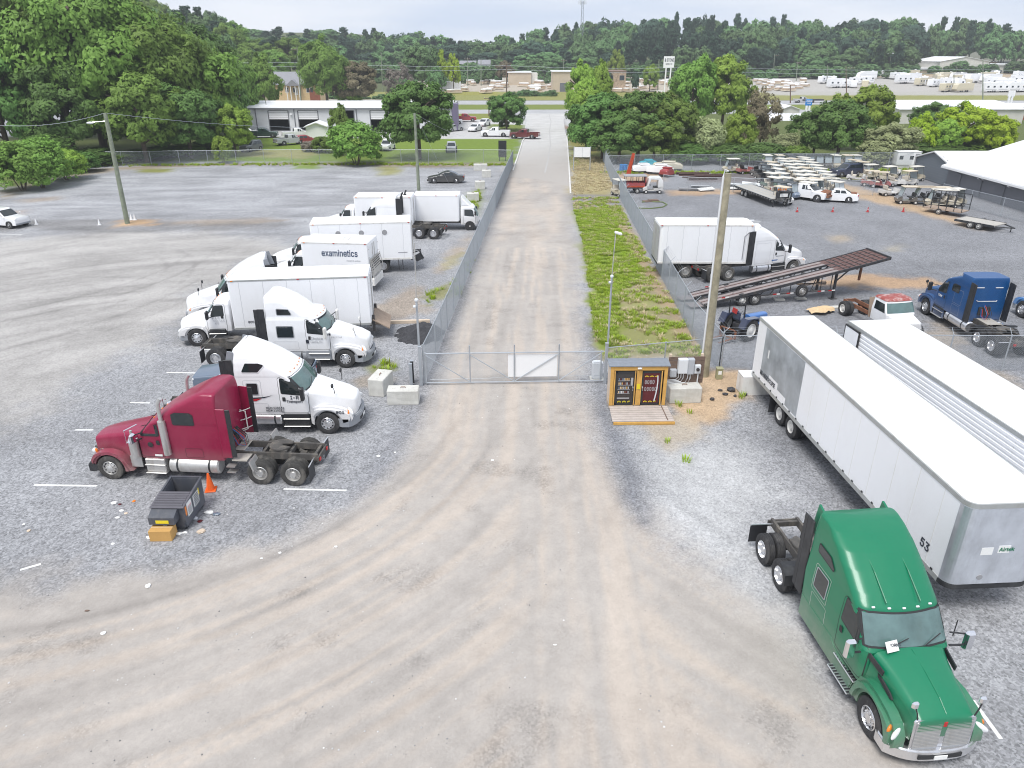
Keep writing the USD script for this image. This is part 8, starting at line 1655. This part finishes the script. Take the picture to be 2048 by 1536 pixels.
for kind, leaf, px, yb, yt, w, lab in (('bush', 'leaf_fresh', 412, 326, 268, 46, 'bright single shrub standing against the back fence'), ('bush', 'leaf_mid', 694, 330, 236, 118, 'round bushy tree against the back fence, centre left'), ('oval', 'leaf_mid', 666, 312, 206, 58, 'slender tree rising behind the round bushy tree'), ('round', 'leaf_deep', 828, 318, 152, 164, 'large round dark tree behind the middle pole'), ('round', 'leaf_deep', 1013, 262, 183, 78, 'small leafy tree on the island beside the road'), ('bush', 'leaf_deep', 1008, 258, 236, 26, 'low dark shrub under the small leafy tree'),
        ('bush', 'leaf_mid', 628, 305, 270, 60, 'scrubby shrub hiding parked cars by the workshop'), ('bush', 'leaf_grey', 600, 303, 280, 46, 'greyish brush pile beside the parked cars'), ('oval', 'leaf_fresh', 1168, 262, 118, 76, 'bright tall tree at the right roadside, left of two'), ('oval', 'leaf_fresh', 1203, 258, 118, 62, 'bright tall tree at the right roadside, right of two'), ('round', 'leaf_fresh', 1180, 285, 168, 84, 'fresh green tree beside the road above the notice board'),
        ('round', 'leaf_deep', 1215, 318, 176, 140, 'dense dark tree at the road end of the right thicket'), ('round', 'leaf_deep', 1290, 322, 172, 150, 'dense dark tree in the middle of the right thicket'), ('round', 'leaf_mid', 1350, 320, 182, 120, 'dense green tree in the right thicket before the tall pair'), ('round', 'leaf_deep', 1250, 325, 215, 130, 'lower dark tree in the right thicket'), ('round', 'leaf_mid', 1325, 326, 225, 110, 'lower green tree in the right thicket'), ('round', 'leaf_mid', 1395, 265, 106, 96, 'darker tree of the tall pair above the thicket'), ('round', 'leaf_fresh', 1460, 262, 99, 116, 'brighter tree of the tall pair above the thicket'),
        ('round', 'leaf_deep', 1180, 300, 200, 90, 'dark tree beside the notice board'), ('bush', 'leaf_pale', 1432, 322, 228, 86, 'pale blossoming shrub behind the yard fence'), ('oval', 'leaf_fresh', 1500, 318, 208, 78, 'pointed bright green tree behind the carts'), ('sparse', 'leaf_brown', 1545, 300, 172, 86, 'thin brownish half bare tree behind the carts'), ('sparse', 'leaf_brown', 1530, 305, 190, 70, 'second thin brownish tree behind the carts'), ('bush', 'leaf_pale', 1600, 322, 262, 70, 'low pale shrub behind the back cart row'), ('round', 'leaf_deep', 1660, 318, 212, 110, 'dark green tree behind the back cart row'),
        ('round', 'leaf_deep', 1712, 322, 190, 130, 'full dark tree right of the carts'), ('round', 'leaf_fresh', 1765, 300, 160, 110, 'tall fresh green tree right of the carts'), ('oval', 'leaf_fresh', 1700, 300, 182, 80, 'fresh green tree behind the full dark tree'), ('round', 'leaf_pale', 1815, 328, 242, 110, 'greyish green tree beside the barn'), ('bush', 'leaf_pale', 1790, 332, 275, 80, 'pale shrub at the barn corner'), ('oval', 'leaf_bright', 1880, 316, 220, 66, 'yellow green tree behind the barn roof'), ('round', 'leaf_deep', 1900, 275, 202, 90, 'dark tree before the wide white building'),
        ('round', 'leaf_bright', 1975, 308, 202, 110, 'bright yellow green tree at the right edge'), ('round', 'leaf_bright', 2040, 312, 225, 80, 'bright yellow green tree cut by the right edge'), ('round', 'leaf_fresh', 1930, 312, 232, 70, 'fresh green tree between the yellow green ones'), ('bush', 'leaf_deep', 1860, 318, 280, 120, 'dark hedge like shrub behind the barn'), ('bush', 'leaf_mid', 1620, 325, 285, 80, 'green shrub behind the back cart row'), ('bush', 'leaf_deep', 1480, 326, 285, 110, 'dark shrub along the yard fence, middle'), ('bush', 'leaf_deep', 1390, 326, 280, 110, 'dark shrub along the yard fence near the boom'), ('bush', 'leaf_deep', 1550, 326, 280, 110, 'dark shrub along the yard fence behind the carts'), ('bush', 'leaf_deep', 1920, 312, 285, 140, 'dark shrub behind the big shed'), ('bush', 'leaf_mid', 2020, 308, 280, 120, 'green shrub behind the big shed ridge')):
    tree(kind, leaf, px, float(G(px, yb)[1]), yt, w, lab)
# single trees between the lot and the wood
for kind, leaf, px, dist, yt, w, lab in (('spread', 'leaf_mid', 645, 225, 76, 105, 'wide tree in front of the grey roofed house'), ('round', 'leaf_brown', 705, 228, 116, 96, 'brownish budding tree right of the grey roofed house'), ('sparse', 'leaf_grey', 792, 255, 124, 66, 'bare purplish tree above the large round tree'), ('round', 'leaf_far', 842, 300, 80, 74, 'dark spreading pine like tree centre left'), ('oval', 'leaf_bright', 880, 310, 96, 34, 'yellow green young tree at the far slope, left'), ('oval', 'leaf_bright', 905, 305, 104, 36, 'yellow green young tree at the far slope, right'),
        ('oval', 'leaf_far', 870, 285, 130, 40, 'green tree above the white box trailer'), ('bush', 'leaf_mid', 548, 250, 150, 60, 'green shrubs left of the grey roofed house'), ('bush', 'leaf_fresh', 690, 228, 170, 60, 'low green shrub beside the house drive'), ('round', 'leaf_far', 975, 340, 128, 34, 'rounded dark tree at the far houses'), ('round', 'leaf_brown', 1010, 345, 118, 40, 'brownish tree before the far wood'), ('oval', 'leaf_fresh', 1235, 330, 96, 44, 'light green tree before the far wood'), ('round', 'leaf_fresh', 1305, 300, 127, 34, 'small light green tree near the store sign'), ('oval', 'leaf_pine', 1275, 295, 138, 16, 'narrow dark evergreen near the store sign'), ('oval', 'leaf_pine', 1195, 300, 132, 60, 'dark tree behind the stone building')): tree(kind, leaf, px, dist, yt, w, lab)
# the wood along the skyline
SKY = np.array([(-60, -80), (300, -30), (335, 12), (365, 6), (420, 12), (455, 30), (485, 52), (520, 62), (560, 56), (640, 54), (700, 62), (760, 56), (805, 66), (850, 62), (905, 62), (935, 80), (985, 78), (1040, 64), (1090, 54), (1140, 46), (1200, 38), (1280, 30), (1400, 28), (1500, 24), (1560, 28), (1620, 44), (1700, 34), (1760, 32), (1850, 40), (1960, 32), (2048, 54), (2300, 60)], float)
for row, (dist, step, wf, drop) in enumerate(((505, 23, 50, 0), (468, 26, 54, 8), (436, 27, 56, 20), (410, 30, 58, 36), (392, 36, 56, 56))):
    for px in np.arange(430 if row < 4 else 820, 2110, step):
        px = px+rt.uniform(-9, 9); y = np.interp(px, SKY[:, 0], SKY[:, 1])+drop+rt.uniform(-7, 11)*(1 if row < 3 else 1.4)
        if 860 < px < 1010 and row > 2: y += 12
        if 1815 < px < 2075 and row > 1: continue
        kind, leaf = rt.choice((('pine', 'leaf_pine'),)*(5 if 1180 < px < 1620 or px < 760 else 2) + (('round', 'leaf_far'),)*3 + (('oval', 'leaf_far'),)*2 + (('round', 'leaf_pine'),))
        tree(kind, leaf, px, dist+rt.uniform(-9, 9), y, wf*rt.uniform(.8, 1.25)*(.62 if kind == 'pine' else 1), 'dark pine in the wood along the skyline' if kind == 'pine' else 'leafy tree in the wood along the skyline', 'pines of the skyline wood' if kind == 'pine' else 'leafy trees of the skyline wood')
for row, (dist, step, drop) in enumerate(((330, 24, 0), (300, 30, 18), (272, 34, 40))):
    for px in np.arange(310, 640-60*row, step):
        px = px+rt.uniform(-8, 8); y = np.interp(px, SKY[:, 0], SKY[:, 1])+drop+rt.uniform(-6, 8)+(20 if px > 480 else 0); kind, leaf = rt.choice((('round', 'leaf_far'), ('oval', 'leaf_far'), ('pine', 'leaf_pine'), ('round', 'leaf_mid')))
        tree(kind, leaf, px, dist, y, 74*rt.uniform(.8, 1.2)*(.6 if kind == 'pine' else 1), 'tree of the wooded hill behind the left mass', 'trees of the wooded hill at the left')
# undergrowth that hides the foot of the wood
ug = [(D(px+rt.uniform(-10, 10), 100, d_)[0], d_+rt.uniform(-6, 6), rt.uniform(.7, 1.4)) for d_ in (378, 395, 418) for px in range(440, 2110, 22) if not (1810 < px < 2070 and d_ < 400)]
ug += [(D(px, 100, d_)[0], d_, rt.uniform(.8, 1.4)) for d_ in (262, 285) for px in range(300, 540, 20)]
ug += [(D(px, 100, d_)[0], d_, rt.uniform(.25, .55)) for d_, r_ in ((282, range(1025, 1110, 9)), (345, range(700, 1260, 14)), (362, range(720, 1330, 12)), (270, range(575, 800, 14))) for px in r_]
pi = UsdGeom.PointInstancer.Define(stage, '/World/undergrowth'); tag(pi, kind='stuff')
pm = obj('bush', crown_mesh('bush', 3, 1500, .6), 'leaf_far', pi); pi.CreatePrototypesRel().SetTargets([pm.GetPath()]); pi.CreateProtoIndicesAttr([0]*len(ug))
pi.CreatePositionsAttr([Gf.Vec3f(x, y, T(x, y)-.5) for x, y, s in ug]); pi.CreateScalesAttr([Gf.Vec3f(.9*s, .9*s, .55*s) for x, y, s in ug]); pi.CreateOrientationsAttr([Gf.Quath(math.cos(a), 0, 0, math.sin(a)) for a in [rt.uniform(0, 3.1) for _ in ug]])
# ------------------------------------------------------------------ grass and weeds
mat('grass_blade', (.29, .39, .045), .7, rnd=.25); mat('dry_blade', (.52, .44, .27), .8, rnd=.2)
def tuft(n, h, r, seed):
    rs = np.random.RandomState(seed); V, F = [], []
    for k in range(n):
        a = rs.rand()*6.28; b = np.array([math.cos(a), math.sin(a), 0])*r*rs.rand()**.5; l = np.array([math.cos(a), math.sin(a), 0])*(.15+.5*rs.rand())*h; s = np.array([-math.sin(a), math.cos(a), 0])*.014; hh = h*(.5+.6*rs.rand()); o = len(V)
        V += [b-s, b+s, b+l*.4+[0, 0, hh*.65]+s*.7, b+l*.4+[0, 0, hh*.65]-s*.7, b+l+[0, 0, hh]]; F += [(o, o+1, o+2), (o, o+2, o+3), (o+3, o+2, o+4)]
    return trimesh.Trimesh(np.array(V), np.array(F), process=False)
def scatter(name, pts, mats, h, seed, n=26, r=.16):
    rs = np.random.RandomState(seed); q = UsdGeom.PointInstancer.Define(stage, '/World/'+name); tag(q, kind='stuff')
    ms = [obj('tuft', tuft(n, h, r, seed+k), m, q) for k, m in enumerate(mats)]; q.CreatePrototypesRel().SetTargets([m.GetPath() for m in ms]); q.CreateProtoIndicesAttr([int(v) for v in rs.randint(0, len(ms), len(pts))])
    q.CreatePositionsAttr([Gf.Vec3f(float(x), float(y), 0) for x, y in pts]); s = .6+rs.rand(len(pts)); q.CreateScalesAttr([Gf.Vec3f(float(v), float(v), float(v)) for v in s]); q.CreateOrientationsAttr([Gf.Quath(math.cos(a), 0, 0, math.sin(a)) for a in rs.rand(len(pts))*3.14])
rs = np.random.RandomState(2)
def in_poly(poly, n, clump=.5):
    lo, hi = poly.min(0), poly.max(0); P = lo+(hi-lo)*rs.rand(n*4, 2); P = P[poly_sd(P, poly) > .05]; w = meshkit.fbm(np.c_[P*.8, 0*P[:, 0]], 3, 77); return P[w > clump-.06][:n]
GREENV = GP([(1148, 420), (1222, 418), (1240, 460), (1275, 520), (1290, 560), (1240, 585), (1235, 690), (1205, 700), (1188, 660), (1182, 600), (1168, 490)])
scatter('verge_grass', np.vstack([in_poly(GREENV, 5200, .36), in_poly(VERGE, 2600, .54)]), ['grass_blade', 'grass_blade', 'leaf_bright'], .125, 3)
scatter('dry_grass', np.vstack([in_poly(VERGE, 900, .46), in_poly(GP([(1143, 310), (1205, 315), (1230, 378), (1144, 392)]), 900, .3)]), ['dry_blade'], .15, 5)
def along(pts, n, j): pts = [G(*p)[:2] for p in pts]; return np.vstack([np.array(a)+(np.array(b)-a)*rs.rand(n, 1)+rs.normal(size=(n, 2))*j for a, b in zip(pts[:-1], pts[1:])])
scatter('weeds', np.vstack([along([(150, 331), (640, 329), (1022, 330)], 300, .5), along([(1209, 346), (1520, 346), (1830, 340)], 260, .5), along([(905, 600), (945, 520)], 16, .3), in_poly(GP([(930, 395), (958, 380), (965, 400), (955, 420), (940, 440)]), 90, .3), in_poly(GP([(845, 595), (885, 570), (905, 560), (900, 590), (860, 610)]), 12, .3), in_poly(GP([(735, 735), (790, 722), (795, 740), (745, 745)]), 9, .2), GP([(1372, 922), (1335, 884)]), np.array([G(*p)[:2] for p in ((1358, 812), (1380, 826), (1484, 795))])]), ['grass_blade', 'leaf_bright'], .24, 9, 30, .16)
# loose stones on the dirt
def stones(name, P, s0, s1, m, seed):
    r_ = np.random.RandomState(seed); q = UsdGeom.PointInstancer.Define(stage, '/World/'+name); tag(q, kind='stuff'); mm = trimesh.creation.icosphere(1, 1.0); mm.vertices *= (.7+.5*r_.rand(len(mm.vertices)))[:, None]; mm.apply_scale((1, .8, .55))
    o = obj('stone', mm, m, q); q.CreatePrototypesRel().SetTargets([o.GetPath()]); q.CreateProtoIndicesAttr([0]*len(P)); q.CreatePositionsAttr([Gf.Vec3f(float(x), float(y), .004) for x, y in P])
    s = s0+(s1-s0)*r_.rand(len(P))**3; q.CreateScalesAttr([Gf.Vec3f(float(v), float(v), float(v)) for v in s]); q.CreateOrientationsAttr([Gf.Quath(math.cos(a), 0, 0, math.sin(a)) for a in r_.rand(len(P))*3.14])
mat('stone_pale', (.52, .51, .50), .9, rnd=.3); mat('stone_dark', (.22, .22, .22), .9, rnd=.3)
def cloud(n, seed, k, thr):
    r_ = np.random.RandomState(seed); P = np.c_[r_.rand(n)*44-24, 7+r_.rand(n)**1.4*45]; w = meshkit.fbm(np.c_[P*k, 0*P[:, 0]], 3, seed); return P[w > thr]
stones('pale_stones', cloud(2600, 3, .5, .5), .01, .034, 'stone_pale', 4); stones('dark_stones', cloud(4500, 8, .6, .54), .01, .03, 'stone_dark', 6)
# ------------------------------------------------------------------ air
air = usdkit.material(stage, '/World/Looks/air', {'v': ('principled_volume', {'color': (.93, .965, 1.0), 'density': 0.0003, 'anisotropy': .1})}, volume='v.volume')
tag(obj('haze', moved(trimesh.creation.box((1640, 1340, 92)), (0, 250, 44)), air), kind='stuff')
